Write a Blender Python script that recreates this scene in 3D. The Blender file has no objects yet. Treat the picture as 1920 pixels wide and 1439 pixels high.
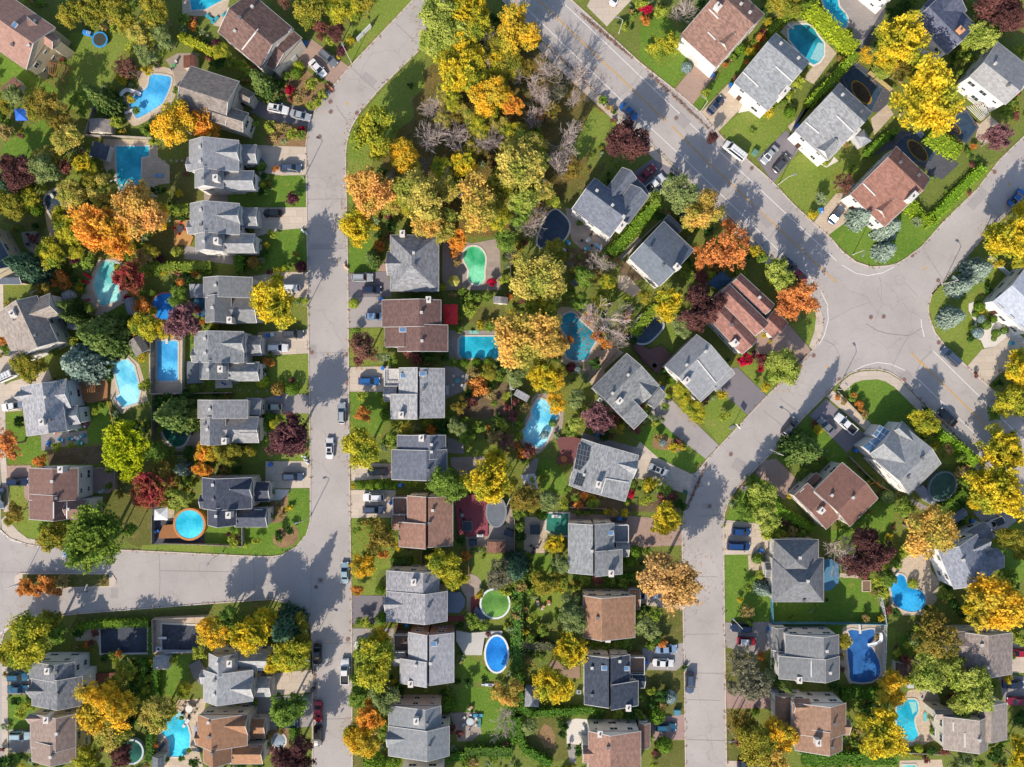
import bpy, bmesh, math, random
import numpy as np
from mathutils import Vector, Matrix
C = bpy.context.scene.collection
SC = bpy.context.scene
R = math.radians

# ---------------------------------------------------------------- camera, sky, sun, exposure
S = 0.115            # metres of ground per photograph pixel
HC = 170.0           # flying height
cam = bpy.data.cameras.new('camera'); co = bpy.data.objects.new('camera', cam); C.objects.link(co)
co.location = (0, 0, HC); co.rotation_euler = (0, 0, 0)
cam.sensor_fit = 'HORIZONTAL'; cam.sensor_width = 36.0
cam.lens = 36.0 * HC / (1920 * S)
cam.clip_start = 1.0; cam.clip_end = 5000
SC.camera = co
SUN_EL, SHX, SHY = 34.0, 0.446, 0.895       # shadows fall towards (SHX, SHY)
w = bpy.data.worlds.new("World"); SC.world = w; w.use_nodes = True
wn = w.node_tree.nodes; wn.clear()
sky = wn.new('ShaderNodeTexSky'); sky.sky_type = 'NISHITA'; sky.sun_disc = False
sky.sun_elevation = R(SUN_EL); sky.sun_rotation = math.atan2(-SHX, -SHY)
bg = wn.new('ShaderNodeBackground'); bg.inputs['Strength'].default_value = 0.15
wo = wn.new('ShaderNodeOutputWorld')
w.node_tree.links.new(sky.outputs[0], bg.inputs[0]); w.node_tree.links.new(bg.outputs[0], wo.inputs[0])
sl = bpy.data.lights.new('sun', 'SUN'); sl.energy = 4.6; sl.angle = R(0.5); sl.color = (1.0, 0.90, 0.765)
so = bpy.data.objects.new('sun', sl); C.objects.link(so)
ce = math.cos(R(SUN_EL))
so.rotation_euler = Vector((SHX * ce, SHY * ce, -math.sin(R(SUN_EL)))).to_track_quat('-Z', 'Y').to_euler()
so.location = (-60, -120, 120)
SC.view_settings.view_transform = 'Standard'; SC.view_settings.look = 'None'
SC.view_settings.exposure = 0.5; SC.view_settings.gamma = 1.0
SC.view_settings.use_curve_mapping = False
SC.cycles.max_bounces = 5; SC.cycles.transparent_max_bounces = 4

# ---------------------------------------------------------------- pixels of the photograph -> metres
TILE = {}
for k, (xs, y0) in {'a': ((0, 400, 800, 1200, 1520), 0), 'b': ((0, 300, 650, 1000, 1280, 1520), 290),
                    'c': ((0, 300, 650, 1000, 1280, 1520), 570), 'd': ((0, 300, 650, 950, 1280, 1520), 860),
                    'e': ((0, 300, 650, 950, 1280, 1520), 1139)}.items():
    for i, x0 in enumerate(xs): TILE['%s%d' % (k, i + 1)] = (x0, y0)
TILE['px'] = (0, 0)
def px(t, x, y):
    if t == 'px': return (x, y)
    o = TILE[t]; return (o[0] + x / 4.7975, o[1] + y / 4.797)
def ground(p, z=0.0):
    f = S * (HC - z) / HC
    return Vector(((p[0] - 960) * f, (719.5 - p[1]) * f))
def G(t, x, y, z=0.0): return ground(px(t, x, y), z)
def topx(v, z=0.0):
    f = S * (HC - z) / HC
    return (960 + v[0] / f, 719.5 - v[1] / f)

# ---------------------------------------------------------------- materials
LITK = 1.45
def lin(h):
    h = h.lstrip('#'); c = [int(h[i:i + 2], 16) / 255 for i in (0, 2, 4)]
    return [(x / 12.92 if x <= 0.04045 else ((x + 0.055) / 1.055) ** 2.4) for x in c]
def alb(h, k=LITK): return [min(0.85, c / k) for c in lin(h)]
MATS = {}
def nodes(name):
    m = bpy.data.materials.new(name); m.use_nodes = True
    nt = m.node_tree; b = nt.nodes['Principled BSDF']
    return m, nt, b
def N(nt, t, **kw):
    n = nt.nodes.new(t)
    for k, v in kw.items():
        if hasattr(n, k) and k not in n.inputs: setattr(n, k, v)
        else: n.inputs[k].default_value = v
    return n
def L(nt, a, b): nt.links.new(a, b)
def ramp(nt, src, c0, c1, p0=0.3, p1=0.7):
    r = N(nt, 'ShaderNodeValToRGB'); e = r.color_ramp.elements
    e[0].position = p0; e[1].position = p1
    e[0].color = (*c0, 1); e[1].color = (*c1, 1)
    L(nt, src, r.inputs[0]); return r
def mixc(nt, fac, a, b, mode='MIX'):
    m = N(nt, 'ShaderNodeMix', data_type='RGBA', blend_type=mode)
    for s, i in ((fac, 0), (a, 6), (b, 7)):
        if isinstance(s, (int, float)): m.inputs[i].default_value = s
        elif isinstance(s, (list, tuple)): m.inputs[i].default_value = (*s[:3], 1)
        else: L(nt, s, m.inputs[i])
    return m.outputs[2]
def sc(c, f): return [min(0.95, x * f) for x in c]

def plain(hexc, rough=0.6, metal=0.0, noise=0.12, scale=3.0, spec=0.4, k=LITK, coat=0.0):
    key = ('plain', hexc, rough, metal, noise, scale, spec, k, coat)
    if key in MATS: return MATS[key]
    m, nt, b = nodes('surface_' + hexc.strip('#')); c = alb(hexc, k)
    tc = N(nt, 'ShaderNodeTexCoord'); n = N(nt, 'ShaderNodeTexNoise', Scale=scale, Detail=4.0)
    L(nt, tc.outputs['Object'], n.inputs['Vector'])
    r = ramp(nt, n.outputs['Fac'], sc(c, 1 - noise), sc(c, 1 + noise), 0.35, 0.65)
    L(nt, r.outputs[0], b.inputs['Base Color'])
    b.inputs['Roughness'].default_value = rough; b.inputs['Metallic'].default_value = metal
    b.inputs['Specular IOR Level'].default_value = spec
    if coat: b.inputs['Coat Weight'].default_value = coat; b.inputs['Coat Roughness'].default_value = 0.08
    MATS[key] = m; return m

def shingle(hexc, var=0.22):
    key = ('sh', hexc)
    if key in MATS: return MATS[key]
    m, nt, b = nodes('shingles_' + hexc.strip('#')); c = alb(hexc, 1.62)
    uv = N(nt, 'ShaderNodeUVMap'); uv.uv_map = 'uv'
    br = N(nt, 'ShaderNodeTexBrick', Scale=1.0)
    br.inputs['Brick Width'].default_value = 0.62; br.inputs['Row Height'].default_value = 0.27
    br.inputs['Mortar Size'].default_value = 0.012; br.inputs['Bias'].default_value = 0.0
    br.inputs['Color1'].default_value = (*sc(c, 1 - var), 1); br.inputs['Color2'].default_value = (*sc(c, 1 + var), 1)
    br.inputs['Mortar'].default_value = (*sc(c, 0.62), 1)
    L(nt, uv.outputs[0], br.inputs['Vector'])
    n = N(nt, 'ShaderNodeTexNoise', Scale=0.45, Detail=6.0, Roughness=0.7); L(nt, uv.outputs[0], n.inputs['Vector'])
    r = ramp(nt, n.outputs['Fac'], (0.88,) * 3, (1.09, 1.08, 1.07), 0.3, 0.7)
    mp = N(nt, 'ShaderNodeMapping'); mp.inputs['Scale'].default_value = (1.4, 0.12, 1)      # streaks running down the slope
    L(nt, uv.outputs[0], mp.inputs['Vector'])
    n2 = N(nt, 'ShaderNodeTexNoise', Scale=1.0, Detail=5.0); L(nt, mp.outputs[0], n2.inputs['Vector'])
    r2 = ramp(nt, n2.outputs['Fac'], (0.93,) * 3, (1.05,) * 3, 0.35, 0.65)
    o = mixc(nt, 1.0, br.outputs['Color'], r.outputs[0], 'MULTIPLY')
    o = mixc(nt, 1.0, o, r2.outputs[0], 'MULTIPLY')
    L(nt, o, b.inputs['Base Color']); b.inputs['Roughness'].default_value = 0.85
    b.inputs['Specular IOR Level'].default_value = 0.25
    bp = N(nt, 'ShaderNodeBump', Strength=0.5, Distance=0.02); L(nt, br.outputs['Fac'], bp.inputs['Height'])
    L(nt, bp.outputs[0], b.inputs['Normal'])
    MATS[key] = m; return m

def leafmat(name, ca, cb, trans=0.24, cc=None):
    key = ('leaf', name)
    if key in MATS: return MATS[key]
    m = bpy.data.materials.new('leaves_' + name); m.use_nodes = True; nt = m.node_tree; nt.nodes.clear()
    at = N(nt, 'ShaderNodeAttribute', attribute_name='tone')
    oi = N(nt, 'ShaderNodeObjectInfo')
    tc = N(nt, 'ShaderNodeTexCoord'); n = N(nt, 'ShaderNodeTexNoise', Scale=1.3, Detail=2.0)
    ad = N(nt, 'ShaderNodeVectorMath', operation='ADD'); L(nt, tc.outputs['Object'], ad.inputs[0]); L(nt, oi.outputs['Random'], ad.inputs[1])
    ml = N(nt, 'ShaderNodeVectorMath', operation='MULTIPLY'); L(nt, ad.outputs[0], ml.inputs[0]); ml.inputs[1].default_value = (1, 1, 1)
    L(nt, ml.outputs[0], n.inputs['Vector'])
    A, B = (([x + (.3 * c[0] + .6 * c[1] + .1 * c[2] - x) * .0 for x in c]) for c in (alb(ca, 1.05), alb(cb, 1.05)))
    r = ramp(nt, n.outputs['Fac'], A, B, 0.36, 0.62)
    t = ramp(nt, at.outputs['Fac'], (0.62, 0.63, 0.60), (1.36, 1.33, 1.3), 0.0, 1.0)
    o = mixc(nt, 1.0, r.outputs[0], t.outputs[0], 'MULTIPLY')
    d = N(nt, 'ShaderNodeBsdfDiffuse'); tr = N(nt, 'ShaderNodeBsdfTranslucent')
    L(nt, o, d.inputs[0]); L(nt, o, tr.inputs[0])
    mx = N(nt, 'ShaderNodeMixShader', Fac=trans); L(nt, d.outputs[0], mx.inputs[1]); L(nt, tr.outputs[0], mx.inputs[2])
    out = N(nt, 'ShaderNodeOutputMaterial'); L(nt, mx.outputs[0], out.inputs[0])
    MATS[key] = m; return m

def grassmat(name, c0, c1, c2, scale=1.0):
    key = ('grass', name)
    if key in MATS: return MATS[key]
    m, nt, b = nodes('grass_' + name)
    tc = N(nt, 'ShaderNodeTexCoord')
    n1 = N(nt, 'ShaderNodeTexNoise', Scale=0.11 * scale, Detail=5.0, Roughness=0.6); L(nt, tc.outputs['Object'], n1.inputs['Vector'])
    n2 = N(nt, 'ShaderNodeTexNoise', Scale=2.2, Detail=8.0, Roughness=0.8); L(nt, tc.outputs['Object'], n2.inputs['Vector'])
    n3 = N(nt, 'ShaderNodeTexNoise', Scale=0.5 * scale, Detail=4.0, Roughness=0.65); L(nt, tc.outputs['Object'], n3.inputs['Vector'])
    r1 = ramp(nt, n1.outputs['Fac'], alb(c0), alb(c1), 0.38, 0.62)
    f3 = ramp(nt, n3.outputs['Fac'], (0, 0, 0), (1, 1, 1), 0.55, 0.72)
    o = mixc(nt, f3.outputs[0], r1.outputs[0], alb(c2))
    r2 = ramp(nt, n2.outputs['Fac'], (0.62,) * 3, (1.32,) * 3, 0.32, 0.68)
    o = mixc(nt, 1.0, o, r2.outputs[0], 'MULTIPLY')
    L(nt, o, b.inputs['Base Color']); b.inputs['Roughness'].default_value = 0.95; b.inputs['Specular IOR Level'].default_value = 0.1
    bp = N(nt, 'ShaderNodeBump', Strength=0.9, Distance=0.12); L(nt, n2.outputs['Fac'], bp.inputs['Height']); L(nt, bp.outputs[0], b.inputs['Normal'])
    MATS[key] = m; return m

def pavement(name, hexc, cracks=False, joints=0.0, var=0.10, tint=None):
    key = ('pave', name)
    if key in MATS: return MATS[key]
    m, nt, b = nodes('paving_' + name); c = alb(hexc)
    tc = N(nt, 'ShaderNodeTexCoord')
    n1 = N(nt, 'ShaderNodeTexNoise', Scale=0.09, Detail=6.0, Roughness=0.62); L(nt, tc.outputs['Object'], n1.inputs['Vector'])
    n2 = N(nt, 'ShaderNodeTexNoise', Scale=3.5, Detail=6.0, Roughness=0.8); L(nt, tc.outputs['Object'], n2.inputs['Vector'])
    r1 = ramp(nt, n1.outputs['Fac'], sc(c, 1 - var), sc(c, 1 + var * .8), 0.3, 0.7)
    r2 = ramp(nt, n2.outputs['Fac'], (0.88,) * 3, (1.1,) * 3, 0.3, 0.7)
    o = mixc(nt, 1.0, r1.outputs[0], r2.outputs[0], 'MULTIPLY')
    n4 = N(nt, 'ShaderNodeTexNoise', Scale=0.32, Detail=5.0, Roughness=0.7); L(nt, tc.outputs['Object'], n4.inputs['Vector'])
    st = ramp(nt, n4.outputs['Fac'], (1, 1, 1), (0.82, 0.81, 0.81), 0.56, 0.78)
    o = mixc(nt, 1.0, o, st.outputs[0], 'MULTIPLY')
    if cracks:
        n3 = N(nt, 'ShaderNodeTexNoise', Scale=0.12, Detail=3.0); L(nt, tc.outputs['Object'], n3.inputs['Vector'])
        ad = N(nt, 'ShaderNodeVectorMath', operation='SCALE'); L(nt, n3.outputs['Color'], ad.inputs[0]); ad.inputs['Scale'].default_value = 6.0
        a2 = N(nt, 'ShaderNodeVectorMath', operation='ADD'); L(nt, ad.outputs[0], a2.inputs[0]); L(nt, tc.outputs['Object'], a2.inputs[1])
        v = N(nt, 'ShaderNodeTexVoronoi', feature='DISTANCE_TO_EDGE', Scale=0.085); L(nt, a2.outputs[0], v.inputs['Vector'])
        cr = ramp(nt, v.outputs['Distance'], (0.88, 0.87, 0.87), (1, 1, 1), 0.002, 0.008)
        o = mixc(nt, 1.0, o, cr.outputs[0], 'MULTIPLY')
    if joints:
        br = N(nt, 'ShaderNodeTexBrick', Scale=1.0); br.inputs['Brick Width'].default_value = joints * 2; br.inputs['Row Height'].default_value = joints
        br.inputs['Mortar Size'].default_value = 0.025 * max(1, joints); br.inputs['Color1'].default_value = (0.93, 0.93, 0.93, 1)
        br.inputs['Color2'].default_value = (1.07, 1.07, 1.07, 1); br.inputs['Mortar'].default_value = (0.78, 0.78, 0.78, 1)
        L(nt, tc.outputs['Object'], br.inputs['Vector'])
        o = mixc(nt, 1.0, o, br.outputs['Color'], 'MULTIPLY')
    L(nt, o, b.inputs['Base Color']); b.inputs['Roughness'].default_value = 0.9; b.inputs['Specular IOR Level'].default_value = 0.2
    bp = N(nt, 'ShaderNodeBump', Strength=0.3, Distance=0.02); L(nt, n2.outputs['Fac'], bp.inputs['Height']); L(nt, bp.outputs[0], b.inputs['Normal'])
    MATS[key] = m; return m

def watermat(name, ca, cb):
    key = ('water', name)
    if key in MATS: return MATS[key]
    m, nt, b = nodes('water_' + name)
    tc = N(nt, 'ShaderNodeTexCoord')
    n1 = N(nt, 'ShaderNodeTexNoise', Scale=0.17, Detail=2.5); L(nt, tc.outputs['Object'], n1.inputs['Vector'])
    n2 = N(nt, 'ShaderNodeTexNoise', Scale=1.6, Detail=4.0, Roughness=0.65); L(nt, tc.outputs['Object'], n2.inputs['Vector'])
    r1 = ramp(nt, n1.outputs['Fac'], alb(ca, 1.25), alb(cb, 1.0), 0.38, 0.62)
    r2 = ramp(nt, n2.outputs['Fac'], (0.86,) * 3, (1.12,) * 3, 0.35, 0.65)
    o = mixc(nt, 1.0, r1.outputs[0], r2.outputs[0], 'MULTIPLY')
    L(nt, o, b.inputs['Base Color']); b.inputs['Roughness'].default_value = 0.06; b.inputs['IOR'].default_value = 1.33
    bp = N(nt, 'ShaderNodeBump', Strength=0.25, Distance=0.05); L(nt, n2.outputs['Fac'], bp.inputs['Height']); L(nt, bp.outputs[0], b.inputs['Normal'])
    MATS[key] = m; return m

def glass(hexc='#33414f'):
    return plain(hexc, 0.08, 0.0, 0.1, 2.0, 0.6)
WHITE = lambda: plain('#e9e6e2', 0.5, 0, 0.04, 2)

# ---------------------------------------------------------------- mesh helpers
class MB:
    def __init__(s): s.v = []; s.f = []; s.uv = []
    def face(s, pts, uv=None):
        i = len(s.v); s.v += [tuple(p) for p in pts]; s.f.append(tuple(range(i, i + len(pts))))
        s.uv.append(uv or [(p[0], p[1]) for p in pts])
    def hexa(s, b, t):                     # bottom ring and top ring of points
        n = len(b); s.face(list(reversed(b))); s.face(t)
        for i in range(n):
            j = (i + 1) % n; s.face([b[i], b[j], t[j], t[i]])
    def box(s, cx, cy, cz, dx, dy, dz, rot=0.0, taper=1.0):
        c, n = math.cos(rot), math.sin(rot); b, t = [], []
        for (x, y) in ((-1, -1), (1, -1), (1, 1), (-1, 1)):
            for lst, zz, k in ((b, cz - dz / 2, 1), (t, cz + dz / 2, taper)):
                X, Y = x * dx / 2 * k, y * dy / 2 * k
                lst.append((cx + X * c - Y * n, cy + X * n + Y * c, zz))
        s.hexa(b, t)
    def cyl(s, cx, cy, z0, z1, r0, r1=None, n=12):
        r1 = r0 if r1 is None else r1
        b = [(cx + r0 * math.cos(2 * math.pi * i / n), cy + r0 * math.sin(2 * math.pi * i / n), z0) for i in range(n)]
        t = [(cx + r1 * math.cos(2 * math.pi * i / n), cy + r1 * math.sin(2 * math.pi * i / n), z1) for i in range(n)]
        s.hexa(b, t)
    def bar(s, a, b, r0, r1=None, n=5):
        a, b = Vector(a), Vector(b); r1 = r0 if r1 is None else r1
        d = (b - a).normalized(); u = d.orthogonal().normalized(); v = d.cross(u)
        P = [a + (u * math.cos(2 * math.pi * i / n) + v * math.sin(2 * math.pi * i / n)) * r0 for i in range(n)]
        Q = [b + (u * math.cos(2 * math.pi * i / n) + v * math.sin(2 * math.pi * i / n)) * r1 for i in range(n)]
        s.hexa(P, Q)
    def prism(s, poly, z0, z1):
        s.hexa([(p[0], p[1], z0) for p in poly], [(p[0], p[1], z1) for p in poly])
    def mesh(s, name, smooth=False, merge=False):
        me = bpy.data.meshes.new(name); me.from_pydata(s.v, [], s.f)
        ul = me.uv_layers.new(name='uv')
        flat = [c for uv in s.uv for p in uv for c in p]
        ul.data.foreach_set('uv', flat)
        bm = bmesh.new(); bm.from_mesh(me)
        if merge: bmesh.ops.remove_doubles(bm, verts=bm.verts, dist=1e-4)
        bmesh.ops.recalc_face_normals(bm, faces=bm.faces)
        if smooth:
            for f in bm.faces: f.smooth = True
        bm.to_mesh(me); bm.free()
        return me
def link(name, me, mat=None, parent=None, loc=None, rz=0.0):
    o = bpy.data.objects.new(name, me); C.objects.link(o)
    if mat is not None:
        if not me.materials: me.materials.append(mat)
        elif me.materials[0] is not mat:
            o.material_slots[0].link = 'OBJECT'; o.material_slots[0].material = mat
    if parent: o.parent = parent
    if loc is not None: o.location = loc
    if rz: o.rotation_euler = (0, 0, rz)
    return o
def empty(name, loc, rz=0.0):
    o = bpy.data.objects.new(name, None); C.objects.link(o); o.location = loc; o.rotation_euler = (0, 0, rz)
    o.empty_display_size = 0.5; return o

# ---------------------------------------------------------------- labels
ANCH = []         # (px, py, name)
REG = []          # things waiting for a label: [obj, look, category, group, (px, py)]
def thing(o, look, cat, pos, group=None, fixed=None):
    o['category'] = cat
    if group: o['group'] = group
    if fixed: o['label'] = fixed
    else: REG.append([o, look, pos])
    return o
def structure(name, mb, mat):
    o = link(name, mb.mesh(name), mat); o['kind'] = 'structure'; return o

def catmull(pts, n=6):
    out = []; k = len(pts)
    for i in range(k):
        p0, p1, p2, p3 = (Vector(pts[(i + j - 1) % k][:2]) for j in range(4))
        for s in range(n):
            t = s / n
            out.append(0.5 * ((2 * p1) + (p2 - p0) * t + (2 * p0 - 5 * p1 + 4 * p2 - p3) * t * t + (3 * p1 - p0 - 3 * p2 + p3) * t ** 3))
    return out
def area(poly): return 0.5 * sum(poly[i][0] * poly[(i + 1) % len(poly)][1] - poly[(i + 1) % len(poly)][0] * poly[i][1] for i in range(len(poly)))
def offset(poly, d):
    if area(poly) < 0: poly = list(reversed(poly))
    out = []; k = len(poly)
    for i in range(k):
        a, b, c = Vector(poly[i - 1]), Vector(poly[i]), Vector(poly[(i + 1) % k])
        e1, e2 = (b - a), (c - b)
        if e1.length < 1e-6 or e2.length < 1e-6: out.append(b); continue
        n1 = Vector((e1.y, -e1.x)).normalized(); n2 = Vector((e2.y, -e2.x)).normalized()
        m = n1 + n2
        if m.length < 1e-3: m = n1
        m.normalize(); out.append(b + m * min(2.0 * abs(d), d / max(0.4, m.dot(n1))) if d > 0 else b + m * d / max(0.5, m.dot(n1)))
    return out

LEVELS = []; PAVED = []; GRASSY = []
def note(name, poly):
    xs = [p[0] for p in poly]; ys = [p[1] for p in poly]
    (GRASSY if name in ('lawn', 'woodland_floor') else PAVED if name not in ('garden_bed', 'bare_soil', 'bare_patch') else []).append((min(xs), min(ys), max(xs), max(ys), [(p[0], p[1]) for p in poly]))
def inpoly(x, y, lst, mg=0.0):
    for x0, y0, x1, y1, P in lst:
        if x0 - mg <= x <= x1 + mg and y0 - mg <= y <= y1 + mg:
            c = False; j = len(P) - 1
            for i in range(len(P)):
                if (P[i][1] > y) != (P[j][1] > y) and x < (P[j][0] - P[i][0]) * (y - P[i][1]) / (P[j][1] - P[i][1]) + P[i][0]: c = not c
                j = i
            if c: return True
    return False
def level(poly):
    xs = [p[0] for p in poly]; ys = [p[1] for p in poly]
    bb = (min(xs), min(ys), max(xs), max(ys)); lv = 1
    for (q, l) in LEVELS:
        if bb[0] < q[2] and bb[2] > q[0] and bb[1] < q[3] and bb[3] > q[1]: lv = max(lv, l + 1)
    LEVELS.append((bb, lv)); return lv
def sheet(name, t, pts, mat, smooth=0, wob=0.0):
    poly = [G(t, x, y) for x, y in pts]
    if smooth: poly = catmull(poly, smooth)
    z = 0.004 * level(poly); note(name, poly)
    mb = MB(); mb.face([(p[0], p[1], z) for p in poly])
    o = structure(name, mb, mat)
    return o
def band_pts(pl, w, side=0):              # strip of width w along a polyline; side 0 centred, 1 left, -1 right
    P = [Vector(p) for p in pl]; A, B = [], []
    for i in range(len(P)):
        d = (P[min(i + 1, len(P) - 1)] - P[max(i - 1, 0)]).normalized(); n = Vector((-d.y, d.x))
        if side == 0: A.append(P[i] + n * w / 2); B.append(P[i] - n * w / 2)
        elif side > 0: A.append(P[i] + n * w); B.append(P[i])
        else: A.append(P[i]); B.append(P[i] - n * w)
    return A, B
def strip(name, pl, w, mat, z=None, side=0, h=0.0, z0=0.0):
    A, B = band_pts(pl, w, side); mb = MB()
    if z is None: z = 0.004 * level(A + B)
    for i in range(len(A) - 1):
        if h: mb.hexa([(*A[i], z0), (*B[i], z0), (*B[i + 1], z0), (*A[i + 1], z0)], [(*A[i], h), (*B[i], h), (*B[i + 1], h), (*A[i + 1], h)])
        else: mb.face([(*A[i], z), (*B[i], z), (*B[i + 1], z), (*A[i + 1], z)])
    return structure(name, mb, mat)
def PX(s):                                  # "x,y x,y" photograph pixels -> metres
    return [ground(tuple(float(c) for c in q.split(','))) for q in s.split()]
# ---------------------------------------------------------------- foliage meshes (shared by all plants of a form)
def leaf_mesh(name, pos, nrm, size, tone, rng, shape=1.0, extra=None):
    """one small quad per leaf clump: pos, normal (n,3), size (n), tone (n)"""
    n = len(pos)
    nrm = nrm / np.maximum(1e-6, np.linalg.norm(nrm, axis=1))[:, None]
    a = rng.normal(size=(n, 3)); u = np.cross(nrm, a); u /= np.maximum(1e-6, np.linalg.norm(u, axis=1))[:, None]
    v = np.cross(nrm, u)
    s = size[:, None] * 0.5
    q = np.stack([pos - u * s * shape - v * s * .55, pos + u * s * shape * .8 - v * s * .75, pos + u * s * shape + v * s * .6, pos - u * s * shape * .7 + v * s * .8], 1).reshape(-1, 3)
    me = bpy.data.meshes.new(name)
    me.vertices.add(n * 4); me.vertices.foreach_set('co', q.astype(np.float32).ravel())
    me.loops.add(n * 4); me.loops.foreach_set('vertex_index', np.arange(n * 4, dtype=np.int32))
    me.polygons.add(n); me.polygons.foreach_set('loop_start', np.arange(0, n * 4, 4, dtype=np.int32))
    me.polygons.foreach_set('loop_total', np.full(n, 4, dtype=np.int32))
    at = me.attributes.new('tone', 'FLOAT', 'FACE'); at.data.foreach_set('value', np.clip(tone, 0, 1).astype(np.float32))
    me.update(); me.validate()
    return me
def crown(name, seed, nlobe, nclump, nleaf, lsize, flat=0.8, crad=.085, holes=.0):
    """lobes -> small leaf clumps on the lobes -> leaves in the clumps"""
    rng = np.random.default_rng(seed)
    ang = rng.uniform(0, 2 * np.pi, nlobe) + np.arange(nlobe) * 2.4; rr = np.sqrt((np.arange(nlobe) + .5) / nlobe) * .66 * rng.uniform(.8, 1.15, nlobe)
    zz = rng.uniform(-.1, .35, nlobe) + .45 * np.sqrt(np.maximum(0, 1 - (rr / .8) ** 2))
    lobe = np.stack([rr * np.cos(ang), rr * np.sin(ang), zz * flat], 1); lr = rng.uniform(.24, .40, nlobe)
    k = rng.choice(nlobe, nclump, p=lr ** 2 / np.sum(lr ** 2)); d = rng.normal(size=(nclump, 3)); d[:, 2] += .45; d /= np.linalg.norm(d, axis=1)[:, None]
    cen = lobe[k] + d * (lr[k] * rng.uniform(.55, 1.12, nclump))[:, None]; cen[:, 2] -= .12
    cr = crad * rng.uniform(.6, 1.5, nclump); ct = .5 * rng.random(nclump) + .5 * rng.random(nlobe)[k]
    j = rng.choice(nclump, nleaf, p=cr ** 1.6 / np.sum(cr ** 1.6)); e = rng.normal(size=(nleaf, 3)) * .62; e[:, 2] *= .7
    pos = cen[j] + e * cr[j][:, None]
    nr = .7 * d[j] + rng.normal(scale=.55, size=(nleaf, 3)); nr[:, 2] += .55
    return leaf_mesh(name, pos, nr, lsize * rng.uniform(.55, 1.4, nleaf), .45 * ct[j] + .55 * rng.random(nleaf), rng)
def crown_feather(name, seed, nbr, nleaf, lsize):          # long leafy branches arching out of a few leaders
    rng = np.random.default_rng(seed); ns = 4; a0 = rng.uniform(0, 6.28)
    org = np.array([[.34 * math.cos(a0 + 2.1 * i) * (i > 0), .34 * math.sin(a0 + 2.1 * i) * (i > 0), rng.uniform(.0, .3) + .15 * (i == 0)] for i in range(ns)])
    own = rng.integers(0, ns, nbr); ang = rng.uniform(0, 2 * np.pi, nbr); ln = rng.uniform(0.42, .82, nbr); el = rng.uniform(0, 1, nbr) ** .75
    k = rng.integers(0, nbr, nleaf); t = rng.random(nleaf) ** 0.65
    rad = ln[k] * t * np.sqrt(1 - (el[k] * .95) ** 2); z = ln[k] * (el[k] * 1.05 * t - 0.35 * (1 - el[k]) * t ** 2)
    side = rng.normal(scale=0.075, size=nleaf) * (0.5 + t)
    pos = np.stack([rad * np.cos(ang[k]) - side * np.sin(ang[k]), rad * np.sin(ang[k]) + side * np.cos(ang[k]), z + rng.normal(scale=.05, size=nleaf)], 1) + org[own[k]]
    nr = rng.normal(scale=0.6, size=(nleaf, 3)); nr[:, 2] += 0.85
    return leaf_mesh(name, pos, nr, lsize * rng.uniform(0.55, 1.4, nleaf), 0.45 * rng.random(nbr)[k] + 0.55 * rng.random(nleaf), rng, 1.2)
def crown_conifer(name, seed, layers, lsize, dense=1.0, top=1.9):
    rng = np.random.default_rng(seed); P, Nn, T, Z = [], [], [], []
    for i in range(layers):
        f = i / (layers - 1); rl = (1 - f) ** 0.6 * 0.98 + 0.03; nb = int(9 + 13 * (1 - f)); a0 = rng.uniform(0, 6.28)
        for b in range(nb):
            a = a0 + 2 * np.pi * b / nb + rng.uniform(-.12, .12); L_ = rl * rng.uniform(0.72, 1.06); m = max(8, int(64 * L_ * dense)); tt = rng.uniform(.12, 1, m)
            sd = rng.normal(scale=.075, size=m) * (1.3 - tt)
            x = L_ * tt * np.cos(a) - sd * np.sin(a); y = L_ * tt * np.sin(a) + sd * np.cos(a)
            z = -0.5 + top * f - 0.22 * L_ * tt + 0.05 * rng.normal(size=m)
            P.append(np.stack([x, y, z], 1)); n = rng.normal(scale=.5, size=(m, 3)); n[:, 2] += .8; n[:, 0] += .4 * np.cos(a); n[:, 1] += .4 * np.sin(a)
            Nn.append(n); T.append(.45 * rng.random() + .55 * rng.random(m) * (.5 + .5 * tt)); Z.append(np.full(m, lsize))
    P = np.concatenate(P); rng2 = rng
    return leaf_mesh(name, P, np.concatenate(Nn), np.concatenate(Z) * rng.uniform(.6, 1.3, len(P)), np.concatenate(T), rng2, 1.2)
def crown_ball(name, seed, nleaf, lsize, flat=0.9):        # clipped round bush
    rng = np.random.default_rng(seed); d = rng.normal(size=(nleaf, 3)); d /= np.linalg.norm(d, axis=1)[:, None]
    pos = d * (0.86 + 0.13 * rng.random(nleaf))[:, None]; pos[:, 2] *= flat
    return leaf_mesh(name, pos, d + rng.normal(scale=.3, size=(nleaf, 3)), lsize * rng.uniform(.6, 1.3, nleaf), rng.random(nleaf), rng)
def twig_mesh(name, seed, depth=4, spread=1.0):
    rng = random.Random(seed); mb = MB()
    def grow(p, d, ln, r, lv):
        q = p + d * ln; mb.bar(p, q, max(r, .0065), max(r * .62, .0055), 4 if lv < 2 else 3)
        if lv >= depth: return
        k = rng.choice((3, 4)) if lv else 10
        for i in range(k):
            t = rng.uniform(.35, 1.0) if i else 1.0; b = p + d * (ln * t)
            nd = (d + Vector((rng.gauss(0, .62), rng.gauss(0, .62), rng.gauss(.12, .35))) * (1.0 if lv else 1.25)).normalized()
            grow(b, nd, ln * rng.uniform(.6, .85), r * .55, lv + 1)
    grow(Vector((0, 0, -.9)), Vector((rng.uniform(-.1, .1), rng.uniform(-.1, .1), 1)).normalized(), .75, .045, 0)
    xs = max(max(abs(v[0]), abs(v[1])) for v in mb.v); f = 1.0 / xs
    mb.v = [(v[0] * f, v[1] * f, -.9 + (v[2] + .9) * .9) for v in mb.v]
    return mb.mesh(name)
FORMS = {}
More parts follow.
